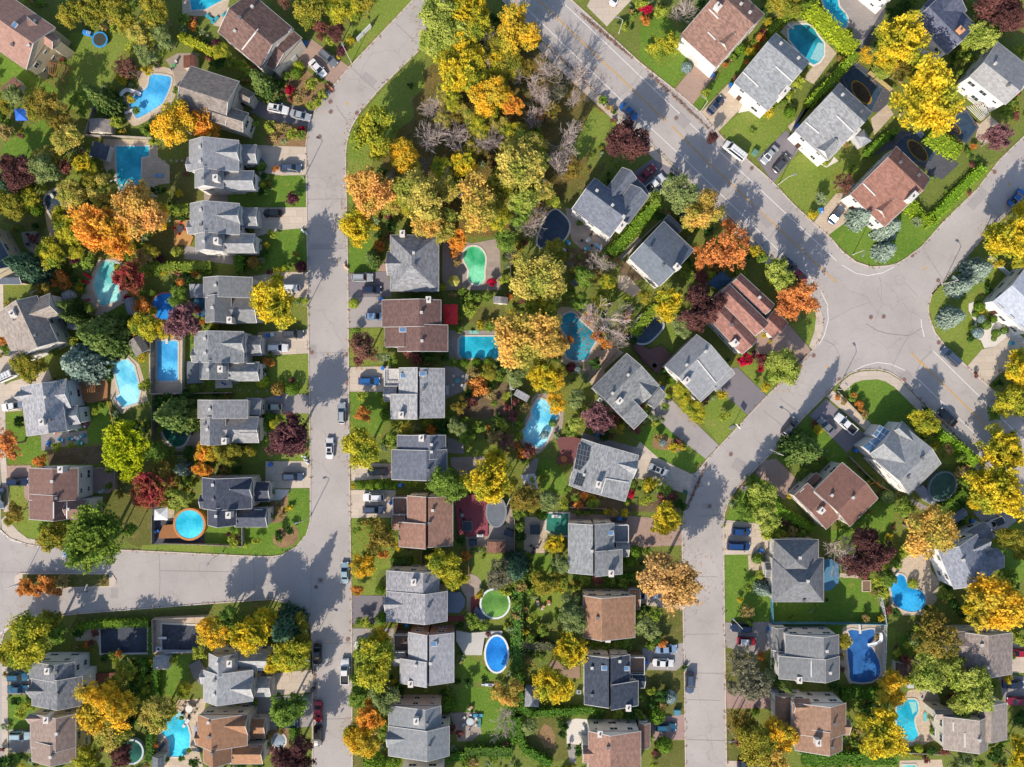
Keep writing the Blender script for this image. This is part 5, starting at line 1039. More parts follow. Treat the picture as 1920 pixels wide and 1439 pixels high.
# driveways and patios
for nm, t, pts, mt, sm in (
    ('driveway', 'a2', [(780, 420), (880, 350), (1225, 605), (1085, 770), (860, 610), (700, 640), (600, 720), (540, 690), (700, 540)], PAV, 0), ('driveway', 'a2', [(370, 860), (720, 950), (900, 990), (855, 1140), (480, 1080), (340, 1010)], DARKA, 0),
    ('driveway', 'b2', [(850, -85), (1315, -68), (1318, 185), (1090, 190), (1000, 175), (900, 185), (850, 100)], CONC, 0), ('driveway', 'b2', [(850, 478), (1320, 475), (1325, 660), (1075, 680), (850, 745)], CONC, 0),
    ('driveway', 'b2', [(800, 1100), (1100, 1055), (1330, 1060), (1335, 1290), (800, 1290)], CONC, 0), ('driveway', 'c2', [(880, 255), (1335, 230), (1340, 445), (880, 470)], CONC, 0), ('driveway', 'c2', [(900, 860), (1120, 800), (1340, 820), (1345, 985), (900, 990)], OLDA, 0),
    ('driveway', 'd2', [(950, 25), (1355, 25), (1355, 265), (950, 270)], CONC, 0), ('footpath', 'd2', [(985, 276), (1170, 280), (1140, 330), (1080, 375), (980, 378)], WGRAV, 0), ('driveway', 'b3', [(15, 1070), (370, 1050), (405, 1280), (20, 1285)], DARKA, 0),
    ('driveway', 'c3', [(15, -60), (330, -60), (330, 210), (20, 215)], OLDA, 0), ('driveway', 'c3', [(25, 570), (400, 560), (400, 790), (25, 790)], CONC, 0), ('driveway', 'd3', [(35, 45), (430, 45), (430, 175), (40, 200)], CONC, 0), ('driveway', 'd3', [(35, 285), (440, 285), (440, 530), (40, 535)], CONC, 0),
    ('driveway', 'd3', [(45, 1230), (380, 1235), (380, 1480), (50, 1490)], DARKA, 0), ('driveway', 'e3', [(50, 190), (430, 190), (430, 330), (50, 400)], OLDA, 0), ('driveway', 'e2', [(970, 600), (1380, 560), (1380, 760), (970, 800)], CONC, 0), ('driveway', 'e2', [(830, 810), (970, 805), (1370, 780), (1375, 1070), (930, 1110)], GREYP, 0),
    ('driveway', 'c1', [(-40, 470), (130, 470), (180, 560), (0, 660), (-40, 660)], CONC, 0), ('driveway', 'c1', [(-60, 790), (100, 700), (240, 660), (440, 590), (470, 680), (240, 780), (200, 960), (-60, 985)], CONC, 0), ('driveway', 'd1', [(65, 65), (280, 60), (280, 460), (220, 340), (215, 245), (70, 245)], PAV, 0),
    ('driveway', 'e1', [(80, 560), (300, 560), (300, 785), (80, 785)], GREYP, 0), ('driveway', 'e1', [(80, 1100), (300, 1100), (300, 1310), (85, 1310)], GREYP, 0), ('driveway', 'a4', [(500, 430), (700, 630), (640, 720), (470, 950), (310, 810), (430, 660), (480, 600)], PAV, 0),
    ('driveway', 'a4', [(790, 760), (1000, 900), (870, 1015), (700, 1190), (550, 1010)], TAN, 0), ('footpath', 'a4', [(960, 870), (1060, 890), (1000, 975), (1080, 1040), (1060, 1060), (980, 1000), (880, 1020)], WGRAV, 0), ('driveway', 'a4', [(1310, 1175), (1460, 1310), (1200, 1650), (1050, 1430), (1080, 1400)], DARKA, 0), ('footpath', 'a4', [(1330, 1140), (1400, 1080), (1540, 1330), (1440, 1330)], CONC, 0),
    ('footpath', 'b5', [(1180, 0), (1260, 90), (1330, 70), (1360, 20), (1400, 60), (1290, 120), (1220, 80), (1150, 10)], WGRAV, 0), ('driveway', 'b5', [(1380, 350), (1500, 350), (1640, 440), (1480, 600), (1310, 725), (1180, 610), (1270, 480)], TAN, 0), ('driveway', 'a3', [(1500, -60), (1900, -60), (1620, 240), (1440, 60)], CONC, 0),
    ('driveway', 'b4', [(900, 160), (1070, 40), (1330, 170), (1150, 370), (980, 290)], DARKA, 0), ('driveway', 'c5', [(400, 590), (490, 570), (760, 830), (590, 1005), (330, 770)], DARKA, 0), ('driveway', 'c4', [(1060, 945), (1190, 810), (1230, 850), (1670, 1275), (1550, 1395), (1240, 1150), (1060, 980)], OLDA, 0),
    ('driveway', 'd4', [(1130, -50), (1200, -150), (1370, 0), (1680, 150), (1630, 325), (1200, 180), (1090, 190)], CONC, 0), ('footpath', 'c4', [(440, 1160), (960, 1300), (1010, 1330), (950, 1400), (900, 1340), (430, 1210)], GREYP, 0), ('driveway', 'd4', [(560, 495), (1100, 515), (1575, 560), (1575, 780), (1060, 805), (1060, 570), (560, 545)], PAV, 0),
    ('driveway', 'e4', [(1220, 370), (1590, 320), (1590, 520), (1520, 570), (1220, 560)], OLDA, 0), ('driveway', 'e4', [(1260, 1000), (1605, 960), (1605, 1190), (1260, 1200)], PINK, 0), ('driveway', 'd4', [(1170, 1180), (1380, 1200), (1590, 1330), (1585, 1360), (1170, 1310)], CONC, 0),
    ('driveway', 'c5', [(1140, 1010), (1290, 850), (1640, 1180), (1480, 1340)], DARKA, 0), ('footpath', 'c5', [(1290, 830), (1350, 780), (1690, 1070), (1640, 1140)], CONC, 0), ('driveway', 'd5', [(720, 20), (840, 0), (1020, 180), (1010, 300), (910, 375), (650, 130)], PAV, 0), ('driveway', 'd5', [(368, 550), (720, 590), (790, 720), (770, 862), (372, 865)], CONC, 0),
    ('footpath', 'd5', [(585, 870), (780, 870), (780, 1005), (595, 1005)], TAN, 0), ('driveway', 'e5', [(380, 135), (820, 130), (830, 340), (700, 430), (620, 420), (385, 355)], GREYP, 0), ('driveway', 'e5', [(390, 740), (850, 720), (850, 910), (400, 910)], PINK, 0), ('driveway', 'c6', [(1410, 560), (1540, 410), (1660, 380), (1770, 260), (1960, 330), (1960, 430), (1690, 640), (1590, 740)], CONC, 0),
    ('footpath', 'c6', [(1420, 0), (1470, -20), (1470, 90), (1500, 170), (1700, 150), (1760, 190), (1919, 310), (1780, 280), (1660, 380), (1560, 400), (1530, 330), (1445, 290), (1440, 230), (1480, 170), (1420, 60)], WGRAV, 0), ('driveway', 'c5', [(680, 260), (960, 190), (1165, 430), (1050, 560), (900, 440), (640, 460)], PAV, 0),
    ('driveway', 'd6', [(1460, 480), (1800, 420), (1850, 560), (1650, 720), (1560, 600)], OLDA, 0), ('driveway', 'e6', [(1790, 300), (1980, 300), (1980, 590), (1790, 590)], CONC, 0), ('driveway', 'e6', [(1680, 600), (1980, 630), (1980, 860), (1740, 860)], GREYP, 0), ('driveway', 'e5', [(400, 1380), (640, 1380), (640, 1500), (400, 1500)], CONC, 0),
    ('patio', 'a1', [(1240, 650), (1440, 600), (1570, 650), (1600, 760), (1560, 900), (1480, 990), (1250, 1125), (1170, 1110), (1090, 960), (1130, 870), (1250, 780)], TAN, 4), ('patio', 'a1', [(1600, 480), (1800, 480), (1720, 640), (1620, 950), (1560, 650), (1490, 540)], STONE, 0), ('patio', 'a1', [(1640, -60), (2080, -60), (2050, 60), (1940, 150), (1640, 140)], TAN, 0), ('patio', 'a2', [(0, 80), (200, 60), (100, 250), (0, 230)], TAN, 0),
    ('patio', 'b1', [(930, -140), (1420, -130), (1420, 20), (1525, 100), (1525, 260), (1420, 270), (1420, 390), (1270, 360), (1000, 240), (930, 100)], TAN, 0), ('patio', 'b1', [(390, 410), (450, 320), (520, 290), (560, 330), (480, 440), (530, 600), (520, 740), (450, 740)], SAND, 4), ('patio', 'b1', [(880, 950), (1080, 925), (1110, 1000), (1150, 1250), (1120, 1330), (900, 1460), (740, 1420), (730, 1290), (780, 1180)], TAN, 0),
    ('patio', 'b1', [(190, 700), (330, 690), (400, 800), (440, 960), (330, 950), (220, 820)], STONE, 0), ('patio', 'c1', [(1340, 250), (1640, 280), (1640, 805), (1340, 810)], TAN, 0), ('patio', 'c1', [(1010, 470), (1130, 440), (1250, 540), (1300, 700), (1330, 870), (1180, 935), (1095, 995), (1020, 900), (985, 840), (1020, 600)], TAN, 0), ('patio', 'c1', [(365, 1175), (780, 1140), (790, 1250), (375, 1320)], GREYP, 0),
    ('patio', 'c1', [(1430, 1060), (1740, 1110), (1810, 1120), (1810, 1260), (1600, 1330), (1480, 1250)], STONE, 3), ('patio', 'd1', [(820, 90), (1030, 85), (1025, 280), (970, 315), (830, 310)], PINK, 0), ('patio', 'd1', [(1365, 420), (1560, 430), (1560, 560), (1845, 640), (1840, 768), (1365, 770)], DARKP, 0), ('patio', 'c3', [(880, 560), (990, 570), (1110, 650), (1060, 780), (880, 860)], GREYP, 0), ('patio', 'c3', [(920, 240), (1400, 240), (1400, 505), (920, 505)], GREYP, 0),
    ('patio', 'c3', [(1680, 830), (1820, 810), (1940, 910), (1940, 1110), (1880, 1180), (1740, 1340), (1640, 1320), (1550, 1200), (1640, 960)], STONE, 3), ('patio', 'c4', [(210, 60), (370, 40), (480, 120), (570, 220), (620, 330), (560, 500), (400, 560), (250, 520), (270, 380)], SAND, 3), ('patio', 'c4', [(430, 600), (600, 420), (740, 390), (810, 440), (640, 590), (640, 650), (530, 740), (500, 690)], TAN, 0),
    ('patio', 'd3', [(1270, 600), (1430, 600), (1440, 420), (1500, 440), (1505, 840), (1080, 840), (1070, 700), (1270, 700)], STONE, 0), ('patio', 'd4', [(160, 525), (370, 530), (360, 850), (155, 850)], TAN, 0), ('patio', 'd3', [(1010, 1080), (1120, 1040), (1205, 1090), (1200, 1180), (1140, 1250), (1060, 1230)], STONE, 3), ('footpath', 'd3', [(1078, 1240), (1140, 1240), (1110, 1500), (1078, 1500)], STONE, 0), ('footpath', 'd3', [(1115, 1250), (1200, 1210), (1240, 1300), (1120, 1500)], REDB, 0),
    ('footpath', 'e3', [(870, 80), (1100, 70), (1090, 120), (870, 140)], REDB, 0), ('patio', 'e3', [(930, 950), (1170, 940), (1215, 1130), (1120, 1205), (1000, 1205)], STONE, 0), ('patio', 'e1', [(1600, 835), (1860, 820), (1820, 1000), (1780, 1250), (1830, 1450), (1380, 1450), (1400, 1100), (1450, 1040), (1560, 960)], TAN, 0), ('patio', 'e1', [(680, 180), (910, 175), (910, 420), (870, 300), (680, 300)], TAN, 0), ('patio', 'e1', [(1365, 110), (1840, 90), (1840, 410), (1380, 420)], TAN, 0),
    ('patio', 'a4', [(1260, 290), (1330, 200), (1490, 185), (1600, 290), (1690, 400), (1770, 480), (1560, 760), (1470, 710), (1560, 590), (1300, 330)], TAN, 0), ('patio', 'a5', [(60, -60), (740, -60), (640, 110), (460, 450), (390, 420), (300, 260)], GREYP, 0), ('patio', 'a5', [(300, 470), (440, 440), (640, 100), (700, 60), (560, 350), (470, 480)], DARKP, 0), ('patio', 'a5', [(200, 700), (300, 550), (440, 580), (745, 810), (710, 900), (620, 1020), (520, 1000), (240, 760)], DARKP, 0),
    ('patio', 'a5', [(540, 1070), (690, 940), (745, 1030), (570, 1220)], TAN, 0), ('patio', 'a5', [(540, 1420), (800, 1180), (980, 1190), (1240, 1410), (1330, 1480), (1180, 1620), (740, 1330)], DARKP, 0), ('patio', 'a5', [(1230, 1060), (1400, 980), (1510, 1150), (1400, 1300), (1200, 1160)], DARKP, 0), ('patio', 'a5', [(1260, 900), (1520, 1120), (1610, 1040), (1720, 1140), (1560, 1310), (1480, 1240), (1500, 1150), (1390, 990), (1260, 960)], TAN, 0),
    ('patio', 'a5', [(0, 900), (240, 760), (200, 700), (-140, 1080), (-160, 1170)], DARKA, 0), ('patio', 'b4', [(290, 480), (350, 490), (480, 640), (600, 650), (720, 760), (560, 890), (430, 850), (350, 780), (310, 640)], STONE, 0), ('patio', 'e5', [(1440, 180), (1500, 155), (1825, 160), (1825, 620), (1500, 690), (1400, 480)], TAN, 0), ('patio', 'd6', [(700, 1010), (880, 860), (1070, 860), (1080, 1000), (1160, 1100), (1130, 1280), (1010, 1410), (830, 1410), (710, 1310)], TAN, 0),
    ('patio', 'e6', [(880, 750), (1120, 690), (1170, 860), (1110, 1000), (1150, 1180), (960, 1260), (780, 1240), (770, 900)], TAN, 0), ('footpath', 'd5', [(1260, 1025), (1400, 1030), (1600, 1040), (1600, 1080), (1400, 1065), (1260, 1060)], TAN, 0), ('patio', 'e4', [(540, 1030), (620, 1000), (740, 1010), (740, 1240), (540, 1230)], WGRAV, 0), ('footpath', 'e4', [(540, 1235), (620, 1235), (625, 1400), (570, 1400)], GREYP, 0), ('patio', 'e6', [(800, 1380), (1180, 1370), (1200, 1500), (800, 1500)], TAN, 0),
    ('patio', 'b6', [(870, -100), (960, 0), (1100, 240), (1270, 70), (1220, -20), (1000, -160)], DARKP, 0), ('patio', 'b2', [(395, 340), (610, 350), (610, 440), (400, 440)], STONE, 0), ('patio', 'b2', [(220, 815), (440, 860), (660, 900), (655, 990), (220, 940)], GREYP, 0), ('footpath', 'b4', [(940, 740), (980, 780), (740, 1010), (700, 990)], TAN, 0), ('patio', 'b4', [(760, 1090), (850, 1090), (980, 1230), (900, 1280), (760, 1200)], TAN, 0),
    ('patio', 'd6', [(880, 350), (1050, 430), (1140, 470), (980, 460), (900, 380)], GREYP, 0), ('patio', 'd3', [(930, -10), (1240, -20), (1230, 110), (1060, 180), (940, 60)], STONE, 0), ('footpath', 'd3', [(1600, 100), (1690, 0), (1730, 0), (1700, 130), (1720, 290), (1600, 200)], GREYP, 0), ('patio', 'c3', [(905, 1200), (1050, 1240), (1055, 1350), (910, 1340)], GREYP, 0),
    ('footpath', 'b3', [(290, 1000), (310, 945), (370, 945), (370, 1050), (280, 1050)], PAV, 0), ('patio', 'b3', [(870, 740), (980, 770), (1130, 800), (1340, 760), (1380, 870), (1390, 1220), (860, 1220), (860, 800)], STONE, 0), ('footpath', 'd1', [(1480, 430), (1570, 430), (1570, 560), (1480, 560)], TAN, 0), ('patio', 'e6', [(1000, 280), (1080, 300), (1060, 420), (1400, 330), (1380, 490), (1260, 420), (1040, 400)], TAN, 0)):
    sheet(nm, t, pts, mt, sm)
for i, (t, x, y) in enumerate((('c2', 720, 775), ('c2', 800, 780), ('c2', 880, 790), ('c2', 960, 780), ('c2', 300, 765), ('c2', 380, 770), ('c2', 230, 760), ('b2', 40, 60), ('b2', 100, 55), ('b2', 150, 58), ('b2', 200, 55))):
    m = MB(); g = G(t, x, y); m.cyl(g.x, g.y, 0, .05, .28, .26, 9); structure('stepping_stone', m, STONE)

# ================================================================ houses
GREY, LGREY, SLATE, BLUEG, BROWN, PINKB, TAUPE, TANB, REDR = '#a3a5a9', '#b2b3b6', '#6b7080', '#8b93a0', '#94746c', '#bf9888', '#aa9c94', '#b98c6c', '#b88878'
WW, CREAM, BEIGE, BRICK = '#efebe6', '#e2d8c8', '#d8c8aa', '#b08878'
def X(*a): return ('X',) + a
def Q(*a): return ('Q',) + a
def tA(ox, oy, fy=None):
    P = [(270, 440, 715, 720, 'y', .27, 5.6, 8.0), (320, 700, 575, 870, 'y', .33, 5.6, 8.1), (565, 715, 855, 885, 'x', .5, 4.4, 5.8), (545, 460, 722, 632, 'x', .5, 5.4, 7.2), (700, 480, 878, 655, 'x', .45, 3.0, 4.2), (250, 595, 330, 715, 'x', .5, 5.2, 6.0)]
    out = []
    for x0, y0, x1, y1, ax, f, e, r in P:
        if fy is not None: y0, y1 = fy - y1, fy - y0; f = f if ax == 'y' else 1 - f
        out.append(X(x0 + ox, y0 + oy, x1 + ox, y1 + oy, ax, f, e, r))
    g = lambda x, y: (x + ox, (fy - y if fy is not None else y) + oy)
    return out, [g(505, 778)], [g(372, 505), g(375, 635), g(400, 785)]
def tB(ox, oy, fx=None):
    P = [(545, 335, 728, 590, 'y', .94, 5.2, 7.3), (470, 572, 726, 795, 'y', .94, 5.3, 7.5), (720, 340, 955, 785, 'y', .06, 5.2, 7.0), (412, 500, 525, 638, 'x', .55, 3.0, 4.3)]
    out = []
    for x0, y0, x1, y1, ax, f, e, r in P:
        if fx is not None: x0, x1 = fx - x1, fx - x0; f = f if ax == 'x' else 1 - f
        out.append(X(x0 + ox, y0 + oy, x1 + ox, y1 + oy, ax, f, e, r))
    h = (420, 348, 548, 500) if fx is None else (fx - 548, 348, fx - 420, 500)
    g = lambda x, y: ((fx - x if fx is not None else x) + ox, y + oy)
    return out, [(h[0] + ox, h[1] + oy, h[2] + ox, h[3] + oy, 3.0)], g
def tC(ox, oy):
    return [X(358 + ox, 1010 + oy, 830 + ox, 1215 + oy, 'y', .70, 5.4, 7.6), X(357 + ox, 1195 + oy, 905 + ox, 1462 + oy, 'y', .64, 5.5, 7.9), X(345 + ox, 1245 + oy, 570 + ox, 1385 + oy, 'x', .5, 5.2, 6.6)]

house('the trampoline house', 'pink brown roofed house with beige walls in the top left corner', 'a1', PINKB, BEIGE, [Q(-200, 325, 235, 628, 498, 250, .5, 5.8, 8.2), Q(120, 200, 470, 445, 535, 350, .5, 5.6, 6.8), Q(40, 170, 130, 60, 470, 300, .5, 5.2, 7.2)], [], [(325, 200), (120, 410), (270, 420)], [(130, 235)], (-1, 0), gdoor=False)
house('the taupe gable house', 'taupe grey gabled house beside the kidney pool, near the street bend', 'a2', TAUPE, CREAM, [Q(-202, 595, 235, 735, 110, 1130, .5, 5.5, 7.6), Q(-60, 900, 320, 1020, 265, 1190, .5, 5.0, 6.6), Q(150, 725, 375, 845, 340, 960, .5, 3.1, 4.4)], [], [], [], (1, .2))
house('the brown double level house', 'brown shingled house with two white cars on its paver driveway', 'a2', BROWN, CREAM, [Q(40, 290, 425, 615, 722, 262, .5, 5.4, 7.8), Q(347, 471, 545, 640, 798, 344, .45, 4.4, 6.0)], [], [(355, 70), (245, 165), (200, 290)], [], (.7, .7), steps=((405, 265, 260, 450), (705, 262, 570, 425)))
p, c, v = tA(-7, -567); house('the teal L pool house', 'grey gabled house right of the L shaped teal pool', 'b2', GREY, WW, p, c, v)
p, c, v = tA(0, 0); house('the orange deck house', 'grey gabled house with a small orange wooden deck behind', 'b2', GREY, WW, p, c, v)
p, c, v = tA(38, -190); house('the long blue pool house', 'grey gabled house right of the long rectangular blue pool', 'c2', GREY, WW, p, c, v)
p, c, v = tA(110, -268); house('the slate corner house', 'dark slate roofed house on the T junction corner by the round wooden pool', 'd2', '#62687a', CREAM, p, c, v)
house('the round blue pool house', 'grey house half hidden by the bright yellow tree by the street', 'b2', GREY, CREAM, [X(390, 1105, 830, 1290, 'y', .31, 5.6, 7.6), X(408, 1270, 640, 1512, 'y', .36, 5.6, 7.8), X(628, 1275, 870, 1515, 'x', .5, 4.6, 6.0)], [(625, 1490)], [(505, 1180), (478, 1380)])
house('the dark green pool house', 'grey gabled house beside the dark purple street tree', 'c2', GREY, CREAM, [X(340, 865, 790, 1030, 'y', .3, 5.6, 7.7), X(365, 1015, 590, 1265, 'y', .37, 5.6, 7.8), X(578, 1018, 890, 1250, 'x', .5, 4.6, 6.1), X(775, 850, 912, 1010, 'x', .95, 3.0, 4.0), X(735, 1095, 897, 1225, 'x', .5, 4.4, 5.9)], [(578, 1235)], [(453, 950), (432, 1130), (408, 1080)])
house('the pergola deck house', 'light grey house with white walls and a brown deck by the pale blue pool', 'c1', LGREY, '#dfe6ee', [Q(180, 745, 240, 1192, 600, 1142, .55, 5.6, 7.8), Q(395, 705, 600, 675, 665, 930, .5, 5.0, 6.6), Q(160, 790, 330, 766, 342, 850, .5, 5.2, 6.8), Q(560, 935, 700, 915, 780, 1070, .5, 4.0, 5.2)], [(375, 1065)], [(415, 840), (455, 1045)], [], (-1, .1))
house('the taupe left edge house', 'taupe roofed house with white walls above the white van at the left edge', 'c1', TAUPE, WW, [Q(-50, 100, 140, 515, 521, 340, .55, 5.6, 8.0), Q(120, 40, 450, -95, 528, 98, .5, 5.4, 7.4), Q(90, 420, 230, 355, 265, 430, .5, 5.2, 6.6)], [(110, 90)], [(325, 285)], [], (-.8, .5), gdoor=False)
house('the slate left edge house', 'dark slate roofed house at the left edge above the beige walled house', 'b1', '#6a7488', BEIGE, [Q(-346, 776, -131, 1150, 130, 1000, .5, 5.6, 8.0), X(-100, 1045, 195, 1168, 'x', .5, 2.8, 3.6)], [(30, 1040)], [], [], (-1, 0), gdoor=False)
house('the brown white walled house', 'brown roofed house with bright white walls above the side street', 'd1', BROWN, WW, [X(260, 85, 702, 375, 'y', .48, 5.6, 7.6), X(262, 320, 612, 548, 'y', .62, 5.6, 7.8), X(600, 368, 790, 545, 'x', .5, 5.5, 7.0)], [(545, 100)], [(478, 205), (518, 355), (625, 455)], [], (-1, 0), steps=((485, 390, 485, 540), (605, 390, 605, 540)))
p, c, v = tA(120, 0, 1285); house('the yellow tree grey house', 'grey gabled house below the two yellow trees at the lower left', 'e2', LGREY, CREAM, p, c, v)
p, c, v = tA(70, 525); house('the tan lower left house', 'tan brown roofed house right of the turquoise pool', 'e2', '#cc9a74', CREAM, p, [], v)
house('the twin blue cars house', 'grey roofed house with two blue cars parked side by side in front', 'e1', GREY, WW, [X(268, 490, 672, 640, 'y', .55, 5.6, 7.8), X(285, 620, 740, 884, 'y', .5, 5.6, 8.0), X(272, 700, 425, 815, 'x', .5, 5.4, 6.9)], [(425, 575)], [(515, 580), (525, 775)], [], (-1, 0), gdoor=False)
house('the taupe lower left house', 'taupe roofed house with beige walls in the lower left corner', 'e1', '#b49c92', '#e0cfa0', [X(272, 960, 682, 1260, 'y', .56, 5.6, 7.8), X(285, 1200, 682, 1385, 'y', .42, 5.6, 7.8), X(262, 960, 400, 1048, 'x', .5, 5.4, 6.6)], [(415, 1015)], [(520, 1130), (465, 1340)], [], (-1, 0), gdoor=False)
house('the hipped green pool house', 'light grey hip roofed house beside the green kidney pool', 'b3', LGREY, BRICK, [X(392, 725, 828, 1228, 'y', .44, 5.0, 8.0, 'h'), X(365, 875, 600, 1085, 'x', .5, 4.9, 6.6)], [(500, 712)], [(605, 890), (610, 1000)], [], (-1, 0))
house('the red canopy house', 'brown roofed house with a red canopy behind it', 'c3', '#8f706a', CREAM, [X(318, -35, 848, 210, 'y', .63, 5.4, 7.4), X(345, 200, 690, 390, 'y', .5, 4.6, 6.2), X(460, 190, 910, 430, 'y', .45, 5.3, 7.2)], [(735, -36)], [(675, 80), (680, 335)], [(505, 235)], (-1, 0))
p, tr, g = tB(-75, 240); house('the white terrace house', 'grey house with white edged garage terrace behind the bright blue car', 'c3', LGREY, CREAM, p, [(490, 1000)], [(690, 770)], [(515, 648), (685, 630)], (-1, 0), [tr[0] + ('#d0ccc8',)])
house('the slate mid street house', 'dark slate roofed house between the white terrace house and the red deck house', 'd3', '#747a88', CREAM, [X(455, -210, 890, 0, 'y', .68, 5.4, 7.4), X(405, -80, 900, 190, 'y', .63, 5.5, 7.6)], [(672, -182)], [(735, 105), (765, -60), (765, -125)], [], (-1, 0))
p, tr, g = tB(0, 0); house('the red deck house', 'brown roofed house with a red deck and oval covered pool behind', 'd3', '#ae8676', CREAM, p, [], [(745, 580), (775, 465)], [], (-1, 0), [tr[0] + ('#9a7464',)])
house('the green round pool house', 'grey gabled house with a blue grey deck beside the round green pool', 'd3', GREY, CREAM, tC(0, 0), [(602, 1115)], [(712, 1125), (732, 1345)], [], (-1, 0), gdoor=False)
p, tr, g = tB(10, -110); house('the oval pool house', 'light grey house left of the oval blue above ground pool', 'e3', LGREY, BRICK, p, [(575, 690)], [(755, 500), (622, 520)], [(780, 330)], (-1, 0), [tr[0] + ('#7a6a60',)])
house('the egg bush house', 'grey gabled house beside the egg shaped clipped bush', 'e3', GREY, CREAM, tC(18, -125), [(625, 1025)], [(725, 1045), (745, 1250)], [], (-1, 0), gdoor=False)
house('the bottom edge white house', 'white walled house cut off by the bottom edge', 'e3', GREY, WW, [X(480, 1450, 870, 1750, 'y', .5, 5.6, 7.8)], front=(-1, 0), gdoor=False)
def solar(root, ps, c, onroof, t):
    for (q, nx, ny) in ((((645, -135), (758, -104), (716, 124), (606, 92)), 4, 5), (((632, 132), (712, 156), (676, 256), (596, 230)), 4, 3)):
        P3 = []
        for p in q:
            g, z = onroof(*p); P3.append(Vector((g.x - c.x, g.y - c.y, z + .16)))
        P3[2] = P3[1] + P3[3] - P3[0]; m = MB(); cell = MB()
        for i in range(nx):
            for j in range(ny):
                f = lambda s, r: P3[0].lerp(P3[1], s).lerp(P3[3].lerp(P3[2], s), r)
                e = .035; a = [f((i + e) / nx, (j + e) / ny), f((i + 1 - e) / nx, (j + e) / ny), f((i + 1 - e) / nx, (j + 1 - e) / ny), f((i + e) / nx, (j + 1 - e) / ny)]
                cell.hexa([v - Vector((0, 0, .02)) for v in a], [v + Vector((0, 0, .05)) for v in a])
        m.hexa([v - Vector((0, 0, .1)) for v in P3], P3)
        o = link('solar_array', m.mesh('solar_frame'), plain('#c8ccd0', .4), root); link('solar_cells', cell.mesh('solar_cells'), plain('#3c434e', .5, 0, .1, 2, .2), o)
house('the solar panel house', 'grey house with two solar panel arrays on its roof', 'd4', LGREY, CREAM, [Q(680, -177, 558, 240, 1069, 382, .27, 5.5, 7.9), Q(900, -85, 1188, -3, 1135, 185, .5, 4.9, 6.6)], [(825, 235)], [(695, 145)], [], (1, .2), extra=solar, steps=((890, 180, 850, 315), (890, 180, 1095, 215)))
p, tr, g = tB(0, 245, 1510); house('the green tarp house', 'grey house with garage terrace and a long paver driveway', 'd4', LGREY, CREAM, p, [(940, 1035)], [(765, 830), (900, 835)], [(928, 670)], (1, 0), [tr[0] + ('#8a8f96',)])
house('the speckled tan house', 'speckled tan roofed house left of the big tan brown oak', 'e4', '#c29878', CREAM, [X(690, -105, 1155, 272, 'y', .36, 5.2, 7.5), X(1100, -160, 1197, 20, 'x', .5, 3.1, 4.3)], [(910, 285)], [(815, 90)], [], (1, 0), gdoor=False)
p, tr, g = tB(0, 90, 1653); house('the navy skylight house', 'dark navy grey roofed house with two skylights and wood garage terrace', 'e4', '#566070', CREAM, p, [(1095, 905)], [(765, 540), (765, 785), (1015, 480)], [(885, 545), (1070, 550)], (1, 0), [tr[0] + ('#a08068',)])
house('the brown bottom edge house', 'brown roofed house with white gable wall at the bottom edge', 'e4', '#b08878', WW, [X(735, 1115, 1207, 1600, 'y', .42, 5.4, 7.6), X(1190, 1040, 1290, 1258, 'y', .5, 3.1, 4.2), X(685, 1240, 800, 1400, 'x', .5, 5.0, 6.0)], [(840, 1140)], [(910, 1255)], [], (1, 0))
house('the dark pond house', 'blue grey multi level house beside the dark covered pool', 'b4', BLUEG, WW, [Q(345, 490, 690, 748, 905, 475, .65, 5.8, 8.2), Q(600, 385, 800, 115, 930, 212, .5, 5.0, 6.8), Q(700, 510, 880, 267, 1035, 385, .5, 5.4, 7.2), Q(800, 320, 930, 215, 1085, 330, .5, 3.1, 4.1)], [(795, 645, 1.1, 2.0)], [(570, 330), (710, 460), (810, 560)], [], (.8, -.6))
house('the slate woodland house', 'dark slate roofed house between the green hedge and the orange red maple', 'b4', '#7c8490', WW, [Q(860, 930, 1135, 1190, 1455, 868, .42, 5.4, 7.8), Q(1170, 590, 1300, 715, 1350, 665, .5, 3.2, 4.2)], [(1295, 1010)], [(1050, 845), (1165, 1000)], [], (.8, -.6), gdoor=False)
house('the brown junction house', 'reddish brown multi level house at the big junction', 'c5', '#a67a70', WW, [Q(245, 145, 535, 455, 677, 324, .6, 5.2, 6.2), Q(300, -60, 655, 290, 775, 170, .6, 5.7, 6.8), Q(440, -185, 745, 95, 825, 5, .5, 5.2, 6.2), Q(690, 190, 815, 312, 955, 178, .5, 3.1, 4.6)], [(475, 350)], [(435, 190), (685, -55)], [], (.7, .7))
house('the maroon deck house', 'grey gabled house with a maroon deck by the oval covered pool', 'c4', GREY, WW, [Q(1185, 560, 1470, 275, 1780, 580, .36, 5.4, 7.8), Q(1505, 885, 1640, 760, 1450, 570, .5, 5.0, 6.4), Q(1560, 700, 1730, 540, 1812, 632, .5, 4.2, 5.4)], [(1380, 690)], [(1375, 550), (1545, 430)], [], (.7, .7), gdoor=False, steps=((1475, 505, 1640, 710),))
house('the stone terrace house', 'grey gabled house below the sandy terrace and leafy teal pool', 'c4', GREY, WW, [Q(530, 755, 840, 445, 1130, 735, .42, 5.6, 7.9), Q(905, 1130, 1030, 1005, 815, 795, .5, 5.2, 6.8), Q(1085, 945, 1200, 820, 1080, 705, .5, 3.1, 4.5), Q(860, 775, 975, 895, 1140, 735, .5, 5.2, 7.1)], [(775, 875)], [(850, 640), (710, 805)], [], (.7, .7))
